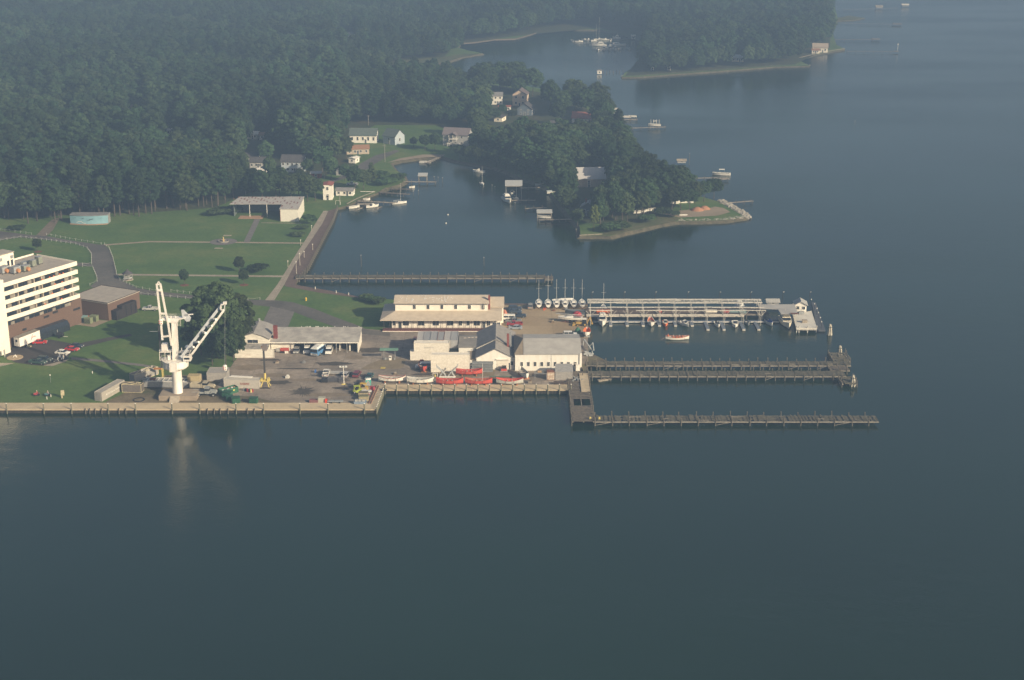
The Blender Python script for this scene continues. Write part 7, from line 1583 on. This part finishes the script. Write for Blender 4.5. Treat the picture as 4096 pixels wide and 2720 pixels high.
# ------------------------------------------------------------------ white pier frame
def slipframe():
    MPW=mt('pier_white',(.68,.64,.56),(.36,.34,.30),scale=1.6)
    x0,yb=PW(2345,1257,1.6); x1,_=PW(3075,1257,1.6); _,yt=PW(2345,1243,1.6)
    pier('main_dock','long brown dock behind the white frame',x0,x1,yb+.1,yt+3.5,1.6,8,both=False,pt=0,mat=mt('brown_dock',(.20,.15,.12),(.13,.10,.08)),cat='dock')
    yw0=PW(2345,1268,1.5)[1]; yw1=PW(2345,1259,1.5)[1]
    t=thing('slip_frame','white timber frame of old covered slips along the dock','slip frame',(0,0,0))
    m=MB(); xx=x0
    k=0
    while xx<x1-14:
        L=uni(9,14); m.box(xx,min(x1,xx+L)-.25,yw0,yw1,1.55+uni(-.03,.05),1.7); xx+=L; k+=1
    m.build('walkway',mt('cream_walkway',(.80,.72,.57),(.66,.59,.46),scale=.4),t)
    yf=PW(2345,1302,0)[1]; y2=yf+3.6; y3=yf+8.2; y4=y3+3.2; zt=5.5
    posts=[2362,2445,2511,2575,2640,2704,2771,2829,2898,2973,3042]
    for i,px in enumerate(posts):
        x=PW(px,1302,0)[0]; m=MB(); m.bar((x,yf,-1),(x,yf,zt),.13)
        for s in (-1,1): m.bar((x,yf,zt-2.0),(x+s*1.7,yf,zt-.15),.10)
        m.build('front_post',MPW,t)
        m=MB(); m.bar((x,y2,0),(x,y2,zt),.12); m.bar((x+.3,y3,1.5),(x+.3,y3,zt+.3),.12); m.bar((x+.3,y4,1.5),(x+.3,y4,zt+.3),.12); m.bar((x,yf,zt-.1),(x,y2,zt-.1),.14); m.bar((x+.3,y3,zt+.2),(x+.3,y4,zt+.2),.14); m.build('rear_post',MPW,t)
    xe=PW(3062,1302,0)[0]; xs=PW(2355,1302,0)[0]
    def beam(nm,y,z,w,a=xs,b=xe,step=9):
        m=MB(); x=a
        while x<b: L=uni(step*.7,step*1.3); e=min(b,x+L); m.bar((x,y+uni(-.12,.12),z+uni(-.12,.08)),(e-.1,y+uni(-.12,.12),z+uni(-.12,.08)),w,.24) if rnd()>.05 else None; x+=L
        m.build(nm,MPW,t)
    beam('front_beam',yf,zt,.2); beam('roof_beam',y2-.2,zt+.1,.5); beam('roof_beam',y3,zt+.3,.4); beam('roof_beam',y3+1.4,zt+.2,.25); beam('roof_beam',y4,zt+.35,.45)
    beam('tin_strip',y4+.9,zt+.35,.9,step=16)
    m=MB()
    for x in np.arange(xs,xe,3.1): m.bar((x,y3,zt+.25),(x,y4,zt+.3),.12)
    m.build('rafter',MPW,t)
    for i,(a,b) in enumerate(((2350,2405),(2860,2880))): pass
    # low float along the water
    xa=PW(2372,1275,.5)[0]; xb=PW(3110,1275,.5)[0]; m=MB(); m.box(xa,xb,yw0-2.4,yw0-.5,.1,.55); o=m.build('float_dock',mt('blue_grey_float',(.11,.14,.19),(.07,.09,.13)),None); tag(o,'long low blue-grey float in front of the cream walkway','float')
    o=MB().box(xa,xb,yw0-2.52,yw0-2.42,.3,.6).build('float_fender',WHITE(),o)
    # contents stored on dock
    for k,(px,w,mat,l) in enumerate(((2412,4.6,LOR,'stack of orange canoes on the brown dock near its root'),(2640,1.0,RD,'red locker standing on the brown dock'),(2905,2.2,RI,'dark red locker on the brown dock'),(2845,4,CREAM(),'cream box on the dock under the frame'),(2950,6,mt('teal_box',(.2,.28,.28)),'teal-grey long box on the dock end'))):
        g=P(px,1252,1.65); o=MB().box(-w/2,w/2,-.6,.6,0,1.1).build('dock_box',mat,None,g); tag(o,l,'dock box')
    # narrow finger piers
    FG=mt('blue_grey_finger',(.18,.21,.25),(.10,.12,.16)); base=None
    for k,px in enumerate((2443,2509,2573,2638,2702,2769,2832,2896,2975,3035)):
        x,y=PW(px,1302 if k<6 else 1318,.4); y1=yw0-2.4; lab='%s narrow finger pier from the shore between the moored boats'%od(k)
        if base is None or k==6:
            base=thing('finger_pier',lab,'finger pier',(x,y,0),0,'finger piers'); L=y1-y; MB().box(-.55,.55,0,L,.3,.5).build('deck',FG,base)
            m=MB()
            for s in (-1,1): m.bar((s*.5,0,1.2),(s*.5,L*.8,1.2),.06); [m.bar((s*.5,j*L*.27,.5),(s*.5,j*L*.27,1.2),.06) for j in range(4)]
            m.build('handrail',FG,base); MB().box(-.5,.5,-.35,-.02,.1,.6).build('end_bumper',MPW,base)
        else: dup(base,(x,y,0),0,lab)
    # roofed end section
    a=P(3028,1256,4.6); t=thing('dock_roof','wide flat grey roof covering the outer end of the dock','roof',(0,0,0)); xl=P(3028,1217,4.8).x; yl=P(3028,1217,4.8).y
    q=[P(3030,1217,4.8),P(3178,1217,4.8),P(3192,1256,4.5),P(3124,1255,4.5),P(3112,1236,4.6),P(3040,1233,4.6)]
    m=MB(); nq=len(q); m.add([tuple(v) for v in reversed(q)]+[(v.x,v.y,v.z-.2) for v in reversed(q)],[tuple(range(nq)),tuple(range(2*nq-1,nq-1,-1))]+[(i,(i+1)%nq,nq+(i+1)%nq,nq+i) for i in range(nq)]); m.build('roof_sheet',mt('flat_grey_roof',(.40,.385,.36),(.33,.32,.30),scale=.3),t)
    for px,py in ((3050,1280),(3120,1285),(3180,1285),(3040,1262),(3170,1262)): g=P(px,py-6,.5); MB().bar((g.x,g.y,0),(g.x,g.y,4.4),.2).build('post',MPW,t)
    c=P(3165,1254,4.56); m=MB()
    for i in range(5): m.cb((c.x+i*.55,c.y-.4,4.75),(.45,1.3,.06))
    m.build('rust_sheet',RUST(),t)
    # end platform
    p=[P(3171,1258,1.7),P(3246,1243,1.7),P(3268,1312,1.7),P(3185,1312,1.7)]; t=thing('end_platform','pale concrete platform at the outer end of the dock','platform',(0,0,0))
    m=MB(); m.prism([(v.x,v.y) for v in reversed(p)],1.35,1.72); m.build('deck',mt('pale_platform',(.64,.61,.53),(.54,.51,.45),scale=.4),t)
    for px in (3186,3196,3230,3266): g=P(px,1314,1.4); MB().tube((g.x,g.y-.1,-1),(g.x,g.y-.1,2.4),.2).build('pile',MPW,t)
    m=MB(); g0=P(3186,1313,1.7); g1=P(3266,1313,1.7); m.bar((g0.x,g0.y,1.2),(g1.x,g1.y,1.2),.3,.3); m.build('fender_beam',MPW,t)
    for px,py,l in ((3218,1290,'tan machine in the middle of the end platform'),(3205,1256,'dark winch near the hut on the end platform')): g=P(px,py,1.72); o=MB().cb((0,0,.5),(1.8,1.2,.9)).build('deck_machine',WOODL() if px==3218 else GREYM(),None,g); tag(o,l,'machine')
    p=[P(3247,1209,.5),P(3262,1209,.5),P(3302,1322,.5),P(3268,1322,.5)]; t=thing('outer_float','dark low float with lamp posts along the right side of the platform','float',(0,0,0)); m=MB(); m.prism([(v.x,v.y) for v in reversed(p)],.1,.6); m.build('deck',mt('dark_float',(.10,.11,.13),(.06,.07,.085)),t)
    for k,(px,py) in enumerate(((3244,1222),(3257,1240),(3266,1258),(3272,1275),(3280,1295),(3285,1312))):
        g=P(px,py,.6); tt=thing('lamp_post','%s slim lamp from the back on the dark outer float'%od(k),'lamp',g,0,'lamps on the outer float'); MB().tube((0,0,0),(0,0,2.1),.08).build('pole',DARK(),tt); MB().lathe([(.14,2.1),(.16,2.4),(.04,2.5)],8).build('lamp_head',WHITE(),tt)
    house(3202,1247,4.0,4.4,2.6,3.7,'small white hut with a dark window on the outer end of the dock',WHITE(),mt('pale_roof',(.42,.41,.38)),'y',R(-6),2,1,door=False,name='dock_hut',cat='hut',z=1.7)
    for k,(px,py,l) in enumerate(((2957,1222,'rounded white dome tent rising behind the frame'),)):
        g=P(px,py,1.6); t=thing('dome_tent',l,'tent',g); MB().lathe([(1.5,0),(1.4,.8),(1.1,1.5),(.6,1.9),(.05,2.0)],14).build('cover',mt('white_canvas',(.7,.7,.66)),t); MB().lathe([(2.0,0),(2.0,.15)],14).build('base_ring',GREYM(),t)
    g=P(3092,1219,1.6); house(3092,1219,4.2,3,1.0,1.7,'pale tin-roofed shelter poking up behind the flat grey roof',GREYW,mt('pale_roof',(.42,.41,.38)),'x',0,1,0,door=False,name='dock_shelter',cat='shelter',z=1.6)
    for k,px in enumerate((2367,2495,2620,2749,2876,3000,3128,3236)):
        g=P(px,1232,1.6); tt=thing('dock_lamp','%s lamp post from the shore behind the white frame'%od(k),'lamp',g,0,'lamp posts behind the frame'); MB().tube((0,0,0),(0,0,6.0),.1).build('pole',DARK(),tt); MB().bar((0,0,5.9),(.5,0,6.0),.12).build('lamp_head',WHITE(),tt)
slipframe()
# rope fences --------------------------------------------------------------
def ropefence(px,label,sp=2.6):
    w=[P(*p) for p in px]; t=thing('rope_fence',label,'fence',w[0]); o=w[0]; Wm=mt('fence_white',(.5,.5,.46)); pts=[]
    for i in range(len(w)-1):
        n=max(1,int((w[i+1]-w[i]).length/sp))
        for k in range(n): pts.append(w[i]+(w[i+1]-w[i])*k/n-o)
    pts.append(w[-1]-o); base=None
    for p in pts:
        if base is None: base=MB().tube((0,0,0),(0,0,.95),.07,n=6).build('post',Wm,t,p)
        else: q=base.copy(); SC.collection.objects.link(q); q.parent=t; q.location=p
    m=MB()
    for a,b in zip(pts,pts[1:]): c=(a+b)/2; m.bar(a+Vector((0,0,.85)),c+Vector((0,0,.5)),.055); m.bar(c+Vector((0,0,.5)),b+Vector((0,0,.85)),.055)
    m.build('rope',Wm,t)
ropefence([(-60,905),(0,921),(60,928),(126,938)],'white rope fence along the far side of the road at the left edge')
ropefence([(186,940),(280,958),(373,972),(405,978)],'white rope fence on the far roadside from the wood path to the bend')
ropefence([(418,979),(436,992),(452,1033),(466,1092)],'white rope fence down the right side of the road bend')
ropefence([(466,1098),(480,1122),(545,1152),(624,1166)],'white rope fence from the gazebo along the road')
ropefence([(684,1166),(783,1178)],'short white rope fence behind the raised crane boom')
ropefence([(992,1201),(1040,1199)],'short white rope fence right of the big dark trees')
ropefence([(0,964),(84,951),(186,962),(303,978),(349,994),(366,1018),(367,1058),(330,1060)],'white rope fence along the near side of the road left of the bend')
ropefence([(330,1068),(372,1072),(388,1110),(389,1128),(360,1142)],'white rope fence round the small lawn above the annex')
ropefence([(564,1178),(650,1186),(773,1198)],'white rope fence along the near side of the road behind the crane')
# ------------------------------------------------------------------ small docks and boats beyond the basin
def dock(px,label,w=1.6,z=1.1,sp=4.0,name='dock',pt=.7,mat=None,rail=False):
    a,b=[P(*p,z) for p in px]; d=b-a; L=d.length; t=thing(name,label,'dock',(a.x,a.y,0),math.atan2(d.y,d.x)); m=MB(); x=0
    while x<L: s=uni(.8,1.2); m.box(x,min(L,x+s)-.05,-w/2,w/2,z-.12,z+uni(-.02,.02)); x+=s
    m.build('deck',mat or WOODL(),t); base=None; k=0; x=.2
    while x<=L and k<90:
        for s in (-1,1):
            if base is None: base=MB().tube((0,0,-1),(0,0,z+pt),.13,n=6).build('pile',PILE(),t,(x,s*(w/2+.1),0))
            else: o=base.copy(); SC.collection.objects.link(o); o.parent=t; o.location=(x,s*(w/2+.1),0); o.scale=(1,1,uni(.85,1.15))
            k+=1
        x+=sp
    return t
def boathouse(px,py,w,d,h,label,z=0,boat=None,deg=0,slope=.5):
    t=thing('covered_slip',label,'boathouse',P(px,py,z),R(deg)); m=MB()
    m.add([(-w/2-.4,-.4,h),(w/2+.4,-.4,h),(w/2+.4,d+.4,h+slope),(-w/2-.4,d+.4,h+slope),(-w/2-.4,-.4,h+.2),(w/2+.4,-.4,h+.2),(w/2+.4,d+.4,h+slope+.2),(-w/2-.4,d+.4,h+slope+.2)],[(0,1,2,3),(4,5,6,7),(0,1,5,4),(1,2,6,5),(2,3,7,6),(3,0,4,7)]); m.build('roof',mt('pale_slip_roof',(.46,.46,.43),(.4,.4,.38)),t)
    for x in (-w/2,w/2):
        for y in (0,d): MB().bar((x,y,-1),(x,y,h),.2).build('post',GREYM() if h>5 else WOODL(),t)
    MB().box(-w/2,w/2,-.08,.08,h-.35,h-.1).build('beam',WOODL(),t)
dock([(1612,726),(1745,727)],'dock with a small covered slip in the upper cove'); boathouse(1691,727,4.0,4.2,2.9,'small pale roofed slip on the upper cove dock')
for k,(x) in enumerate((1752,1770,1758)): pass
dock([(1500,767),(1640,777)],'broken grey dock below the cove bushes',2.2,sp=3,mat=WOOD()); dock([(1545,755),(1650,756)],'low ruined dock remains just above the broken grey dock',2.0,.6,sp=2.4,mat=WOOD(),pt=.4)
dock([(1430,803),(1580,811)],'dock leading to the moored sailboat beside the promenade',1.8,sp=3.2); dock([(1430,815),(1500,816)],'short landing stage beside the promenade end',3,sp=3.5); dock([(1500,836),(1525,826)],'stub jetty beside the white open boat',1.0); dock([(1425,838),(1450,830)],'stub jetty between the two open boats',1.0)
sailboat(1597,814,20,7.2,'white sailboat moored at the end of the cove dock',z=0,stand=False,mast=8.8)
motorboat(1416,832,30,5.6,'white open boat nearest the promenade end',cabin=False); motorboat(1489,829,25,6.4,'white motorboat beside the landing stage of the cove'); motorboat(1467,801,0,3.2,'small white dinghy drawn up on the cove bank',cabin=False,z=.8)
motorboat(1648,752,10,2.8,'small cream dinghy by the ruined dock',cabin=False)
dock([(1708,652),(1768,622)],'diagonal dock in the small inner cove',2.2,sp=3); motorboat(1700,652,-5,6.0,'white boat at the foot of the diagonal dock',cabin=False)
sailboat(1928,738,-75,5.6,'small white sailboat riding at anchor in the creek',z=0,stand=False,mast=8.6); motorboat(1916,689,165,6.6,'white cabin motorboat under way in the creek')
boathouse(2055,802,7.4,8,7.0,'high open boathouse with a pale flat roof over a boat lift',slope=.8); motorboat(2048,776,-95,5.5,'white boat hanging under the high boathouse roof',z=2.2)
cruiser(2028,806,-75,11,'large white cruiser moored beside the high boathouse'); sailboat(2064,797,-60,4.6,'small white sailboat behind the large cruiser',z=0,stand=False,mast=7)
dock([(2045,801),(2142,800)],'dock running back from the high boathouse',1.6); dock([(2080,752),(2160,749)],'far dock behind the high boathouse',1.4); dock([(2100,834),(2186,830)],'short dock with a white post box beyond the boat lift',1.4,pt=1.0)
dock([(2154,879),(2290,876)],'dock joined to the grey-roofed boat lift',1.5,sp=3); boathouse(2178,882,6.2,4,3.4,'low boat lift with a grey tin roof on the near side of the creek'); motorboat(2176,872,175,6.2,'white open boat slung under the grey-roofed boat lift',z=1.0,cabin=False)
motorboat(2207,773,10,5,'blue-white tarped boat on the creek bank',z=.6,cabin=False,cover=BLUEW); motorboat(2158,741,10,4,'small pale boat on the far creek bank',z=.6,cabin=False)
motorboat(2560,852,12,6.5,'white boat pulled up on the grass of the peninsula',z=G,cabin=False); motorboat(2600,843,15,5.5,'second white boat pulled up on the grass of the peninsula',z=G,cabin=False)
# bulkheads & revetments
def bulkhead(px,label,h=1.5,mat=None):
    w=[P(*p,0) for p in px]; t=thing('bulkhead',label,'seawall',w[0]); o=w[0]; m=MB(); c=MB()
    for a,b in zip(w,w[1:]): m.bar(a-o+Vector((0,0,h/2-.3)),b-o+Vector((0,0,h/2-.3)),.3,h+.2); c.bar(a-o+Vector((0,0,h-.1)),b-o+Vector((0,0,h-.1)),.55,.18)
    m.build('sheet_wall',mat or mt('cream_boards',(.55,.47,.33),(.42,.36,.25)),t); c.build('capping',WOODL(),t)
    for a,b in zip(w,w[1:]):
        n=max(1,int((b-a).length/3))
        for k in range(n+1): q=a+(b-a)*k/n-o; MB().tube((q.x,q.y-.2,-.8),(q.x,q.y-.2,h+.2),.14,n=6).build('pile',PILE(),t)
bulkhead([(2318,953),(2410,948)],'cream timber bulkhead at the near tip of the wooded peninsula'); bulkhead([(2445,533),(2512,529)],'cream bulkhead on the far side of the point'); bulkhead([(3195,238),(3290,215),(3378,200)],'long pale bulkhead in front of the cream far house')
bulkhead([(1387,826),(1433,802),(1500,776)],'dark timber bulkhead along the bank by the mobile home',1.4,WOOD())
def riprap(px,w,label,n,s=.55,z0=0):
    m=MB(); W_=[P(*p,0) for p in px]; tot=sum((b-a).length for a,b in zip(W_,W_[1:]))
    for a,b in zip(W_,W_[1:]):
        k=int(n*(b-a).length/tot); d=(b-a); nn=Vector((-d.y,d.x,0)).normalized()
        for i in range(k):
            v=uni(-w,w); c=a+d*rnd()+nn*v; r=s*uni(.6,1.3); m.at((c.x,c.y,z0+uni(.0,.9)),uni(0,6),uni(-.5,.5),uni(-.5,.5)); m.add([(-r,-r*.7,-r*.5),(r*.8,-r,-r*.5),(r,r*.7,-r*.4),(-r*.8,r,-r*.5),(-r*.6,-r*.5,r*.5),(r*.5,-r*.6,r*.45),(r*.6,r*.4,r*.55),(-r*.5,r*.6,r*.4)],[(0,3,2,1),(4,5,6,7),(0,1,5,4),(1,2,6,5),(2,3,7,6),(3,0,4,7)])
    m.M=Matrix.Identity(4); o=m.build('stone_revetment',mt('pale_riprap',(.42,.385,.33),(.24,.225,.19),scale=.8,world=True)); setting(o,'stuff'); tag(o,label,'rocks')
riprap([(2713,890),(2800,890),(2900,886),(2990,873),(2958,850),(2910,824),(2885,808)],1.7,'pale stone revetment round the peninsula tip',1500,.55,.15)
riprap([(1548,655),(1600,640),(1683,631),(1730,628)],.8,'line of pale stones edging the inner cove',300,.4)
riprap([(2487,309),(2560,308),(2700,297),(2900,283),(3100,267),(3240,264)],1.2,'thin line of rocks along the far wooded shore',500,.6)
for k,(x,y,r,h) in enumerate(((2789,841,3.2,1.5),(2818,836,2.8,1.5))): o=MB().lathe([(r,0),(r*.7,h*.5),(r*.35,h*.9),(.1,h)],14).build('dirt_mound',mt('orange_clay',(.40,.20,.11),(.32,.16,.09),world=True),None,P(x,y)); tag(o,'%s orange dirt mound on the peninsula tip'%('left' if k==0 else 'right'),'dirt mound','orange dirt mounds')
o=MB().box(-1.8,1.8,-.3,.3,.1,.5).build('white_plank_boat',LWH,None,P(2733,862),R(5)); tag(o,'small white skiff lying on the sand of the tip','skiff')
dock([(2880,813),(3013,803)],'thin jetty off the right side of the peninsula tip',1.3,1.2,sp=4); dock([(2690,714),(2868,710)],'jetty leading to the moored white boat right of the trees',1.5); dock([(2858,715),(2916,713)],'wide jetty head beside the moored white boat',4,1.2,sp=3); motorboat(2884,700,172,9,'white fishing boat with hardtop at the jetty right of the peninsula',cabin=False,top=True)
house(2727,652,4.4,3,1.2,1.8,'grey tin-roofed boat shelter behind the peninsula trees',GREYW,WOODL(),'x',0,1,0,door=False,name='boat_shelter',cat='shelter',z=.8)
dock([(2427,446),(2478,443)],'short jetty on the far side of the point, uppermost',3.0); motorboat(2452,438,175,7,'white boat on the uppermost jetty of the point',cabin=False,z=.6)
dock([(2468,478),(2550,476)],'jetty with two lifted boats off the point',2.0); motorboat(2500,470,178,7,'white boat lifted beside the middle jetty of the point',z=1.0,cabin=False); motorboat(2530,468,178,5,'small white boat at the end of the middle jetty',z=.6,cabin=False)
dock([(2496,513),(2664,507)],'long thin jetty off the point, lowest of three',1.5,1.2,sp=5); motorboat(2618,503,178,7.4,'white boat raised on a lift near the end of the lowest jetty',z=1.6,cabin=False,top=True)
for k in range(4): q=P(2603+k*11,506,0); o=MB().tube((0,0,-1),(0,0,4.2),.16,n=6).build('lift_pile',mt('pale_post',(.6,.55,.46)),None,q); tag(o,'%s pale lift pile from the left at the end of the lowest jetty'%od(k),'pile','lift piles of the lowest jetty')
# right hand far piers
FP=mt('dim_dock',(.16,.15,.14),(.12,.11,.1))
dock([(3388,205),(3596,206)],'long low dock ending in a small platform, nearest of the far right docks',1.6,1.4,sp=7,mat=FP); crate(3585,208,4,3,.8,'small square platform hut at the end of the nearest far right dock',FP,name='dock_platform',cat='platform',z=1.0,slats=False)
q=P(3590,206,1); t=thing('beacon_post','pale beacon on a post at the dock end, far right','beacon',q); MB().tube((0,0,0),(0,0,5.5),.15).build('pole',WHITE(),t); MB().box(-.4,.4,-.4,.4,5.5,6.3).build('board',WHITE(),t)
dock([(3340,158),(3520,158)],'dim dock, second up among the far right docks',1.8,1.4,sp=8,mat=FP); crate(3505,159,7,5,.8,'dim boat shelter at the end of the second far right dock',FP,name='dock_platform',cat='platform',z=1,slats=False)
dock([(3360,92),(3610,98)],'dim long dock, third up among the far right docks',2,1.4,sp=9,mat=FP); crate(3590,98,8,6,.8,'dim shelter near the end of the third far right dock',FP,name='dock_platform',cat='platform',z=1,slats=False)
dock([(3375,38),(3590,32)],'faint topmost dock at the upper right',2,1.4,sp=10,mat=FP); house(3518,32,7,5,1.4,2.4,'faint shelter with a pale roof on the topmost dock',GREYW,WOODL(),'x',0,1,0,door=False,name='dock_shelter',cat='shelter',z=1); house(3622,25,7,5,1.6,2.2,'faint cream boathouse at the very end of the topmost dock',GREYW,CREAM(),'x',0,1,0,door=False,name='dock_shelter',cat='shelter',z=1)
setting(sheet('marsh',[(3330,75),(3400,62),(3460,72),(3420,80),(3340,84)],.7,MARSH,skirt=1))
# far marina ----------------------------------------------------------------
dock([(2300,172),(2400,170)],'far marina dock, left part',2,sp=5,mat=FP); dock([(2370,192),(2530,192)],'far marina dock, front part',2.4,sp=5,mat=FP); dock([(2440,158),(2530,156)],'far marina dock against the bank',2.4,sp=5,mat=FP)
cruiser(2398,184,178,12,'long white workboat with masts lying left in the far marina'); cruiser(2470,185,2,14,'long white workboat lying right in the far marina',fly=False)
cruiser(2466,156,178,7,'white and red cruiser high on the bank of the far marina')
for k,(x,s) in enumerate(((2391,7),(2416,8.5),(2438,8.5),(2460,8),(2479,6),(2518,5.5))): 
    (cruiser if 0<k<4 else motorboat)(x,201,-88,s,'%s bow-on white boat from the left in the far marina front row'%od(k))
sailboat(2380,182,0,9,'sailboat with a bright mast at the left of the far marina',z=0,stand=False,mast=17); sailboat(2391,178,0,10,'sailboat with the tallest mast in the far marina',z=0,stand=False,mast=22)
for k,(x,y,s) in enumerate(((2290,166,6),(2316,168,7),(2340,163,7),(2354,162,6),(2375,164,7),(2398,160,8),(2423,161,8),(2443,163,5))): motorboat(x,y,uni(-20,200),s,'%s small white craft from the left along the back of the far marina'%od(k),cabin=k!=0)
house(2398,296,3.4,3,2.5,2.9,'white box-like boathouse standing alone in open water beyond the point',name='boat_house',cat='boathouse',axis='y',nw=1,nr=1,door=False,z=.4)
pl=[(2415+i*13+uni(-3,3),291+uni(-3,3)) for i in range(14)]
pilerow([p[0] for p in pl],0,0,1.8,'%s old bare pile from the left in the line beside the lone boathouse','old bare piles in open water',.3,False,PILE(),'bare_pile',pys=[p[1] for p in pl])
for k,(x,y,h,l) in enumerate(((1752,727,2.2,'tall mooring pole right of the covered cove slip'),(1770,731,2.4,'mooring pole farthest right of the covered cove slip'),(1737,722,1.9,'short pole just right of the upper cove dock'),(1653,782,2.0,'pole at the end of the broken grey dock'),(1674,780,2.2,'pole standing clear of the broken grey dock'),(1968,765,3,'left pole of the pair left of the boathouse'),(1980,780,4,'right pole of the pair left of the boathouse'),(2060,840,3.2,'white-footed pole between the cruiser and the boat lift'),(2305,930,1.4,'pole just left of the cream bulkhead'),(2757,660,6,'thin pole standing in water behind the peninsula'),(3419,502,2.6,'tiny marker pole alone in the wide river'),(1445,1066,4.5,'thin stake with a white top in the inner basin'),(1936,1062,3.2,'thin stake in the inner basin behind the long pier'))):
    t=thing('mooring_pole',l,'pole',P(x,y,0)); MB().tube((0,0,-1),(0,0,h),.11,n=6).build('shaft',PILE(),t); MB().lathe([(.13,h),(.13,h+.2),(.03,h+.3)],6).build('top',WHITE(),t)
for k,(x,y) in enumerate(((1792,860),(1784,894),(1862,572))): 
    o=MB().lathe([(.05,-.2),(.3,.0),(.35,.25),(.05,.5)],10).build('buoy',WHITE(),None,P(x,y,0)); tag(o,'white mooring buoy %s'%('upper of two in the inner basin','lower of two in the inner basin','close to the dark tree shore')[k],'buoy')
for k,(x,y,h,l) in enumerate(((1540,648,9.5,'tall utility pole where the lane meets the cove'),(1297,715,8,'utility pole with a white box beside the red shed'),(1360,820,5,'pale flagpole on the bank by the mobile home'),(1474,500,6,'utility pole with cross arm above the green-roofed house'),(1005,480,10,'pale utility pole, left of two in the far wood gap'),(1070,482,10,'pale utility pole, right of two in the far wood gap'),(942,640,7,'utility pole left of the inland houses'),(984,795,8,'dark pole behind the open shed'))):
    t=thing('utility_pole',l,'utility pole',P(x,y)); MB().tube((0,0,0),(0,0,h),.14,.1,6).build('shaft',mt('grey_pole',(.34,.31,.27)),t); MB().bar((-.9,0,h-.6),(.9,0,h-.6),.12).build('crossarm',MT['grey_pole'],t)
t=thing('radio_tower','pale thin radio mast in the far wood at the top','tower',P(2264,50)); MB().tube((0,0,0),(0,0,42),.5,.3,6).build('mast',mt('mast_pale',(.6,.55,.5)),t); MB().box(-1.2,1.2,-.4,.4,38,42).build('antenna',MT['mast_pale'],t)
t=thing('swing_frame','small pale frame on the grass by the promenade end','frame',P(1352,818)); m=MB(); m.bar((-1.2,0,0),(-1,0,1.9),.1); m.bar((1.2,0,0),(1,0,1.9),.1); m.bar((-1,0,1.9),(1,0,1.9),.1); m.build('frame',WHITE(),t)
# roof/antenna extras
t=thing('fallen_pole','white pole lying on the bank grass','pole',P(1475,768),R(-4)); MB().tube((-4,0,.2),(3,0,.2),.12).build('shaft',WHITE(),t)
m=MB()
for (x,y,w,d,a) in ((1120,1575,5,2,.4),): pass

# small loose gear about the yard and the quays
GM=[mt('clutter_grey',(.3,.3,.29),(.2,.2,.2)),mt('clutter_brown',(.2,.15,.1),(.13,.09,.06)),mt('clutter_white',(.7,.68,.62),(.6,.58,.52)),WOODL()]
for k,(x,y,l) in enumerate(((1215,1452,'flat stack of pallets in the open yard left of the blue barrel'),(1108,1452,'pallet stack beside the white yard wall'),(1150,1512,'pallet stack near the black mast base'),(1580,1497,'pallet stack between the fuel pad and the white lifeboats'),(1655,1516,'pallet stack above the second white lifeboat'),(2120,1532,'pallet stack at the right end of the lifeboat row'),(2192,1370,'pallet stack at the top edge of the hall roof line'),(2210,1290,'pallet stack in the middle of the sandy yard'),(2265,1240,'timber baulks in front of the stored sailboats'),(2215,1243,'orange-brown timber baulks right of the traffic cones'))):
    t=thing('pallet_stack',l,'pallets',P(x,y),uni(-.3,.3)); n=2+k%3
    m=MB()
    for i in range(n):
        z=i*.17; m.box(-.6,.6,-.5,.5,z+.12,z+.15)
        for yy in (-.45,0,.4): m.box(-.6,.6,yy,yy+.08,z,z+.12)
    m.build('pallets',GM[(k*3)%4] if k!=9 else RUST(),t); MB().cb((.1,0,n*.17+.2),(.7,.6,.35)).build('load',GM[k%4],t)
for k,(x,y,r,l) in enumerate(((556,1600,1.0,'ring of dark hose lying on the bare ground by the open container'),(1535,1560,.5,'coil of dark rope on the slanting quay corner'))):
    m=MB()
    for i in range(20): a=2*PI*i/20;b=2*PI*(i+1)/20; m.bar((r*1.6*math.cos(a),r*1.6*math.sin(a),.12),(r*1.6*math.cos(b),r*1.6*math.sin(b),.12),.28,.2)
    o=m.build('hose_coil',DARK(),None,P(x,y,G+.16 if k else G)); tag(o,l,'hose')
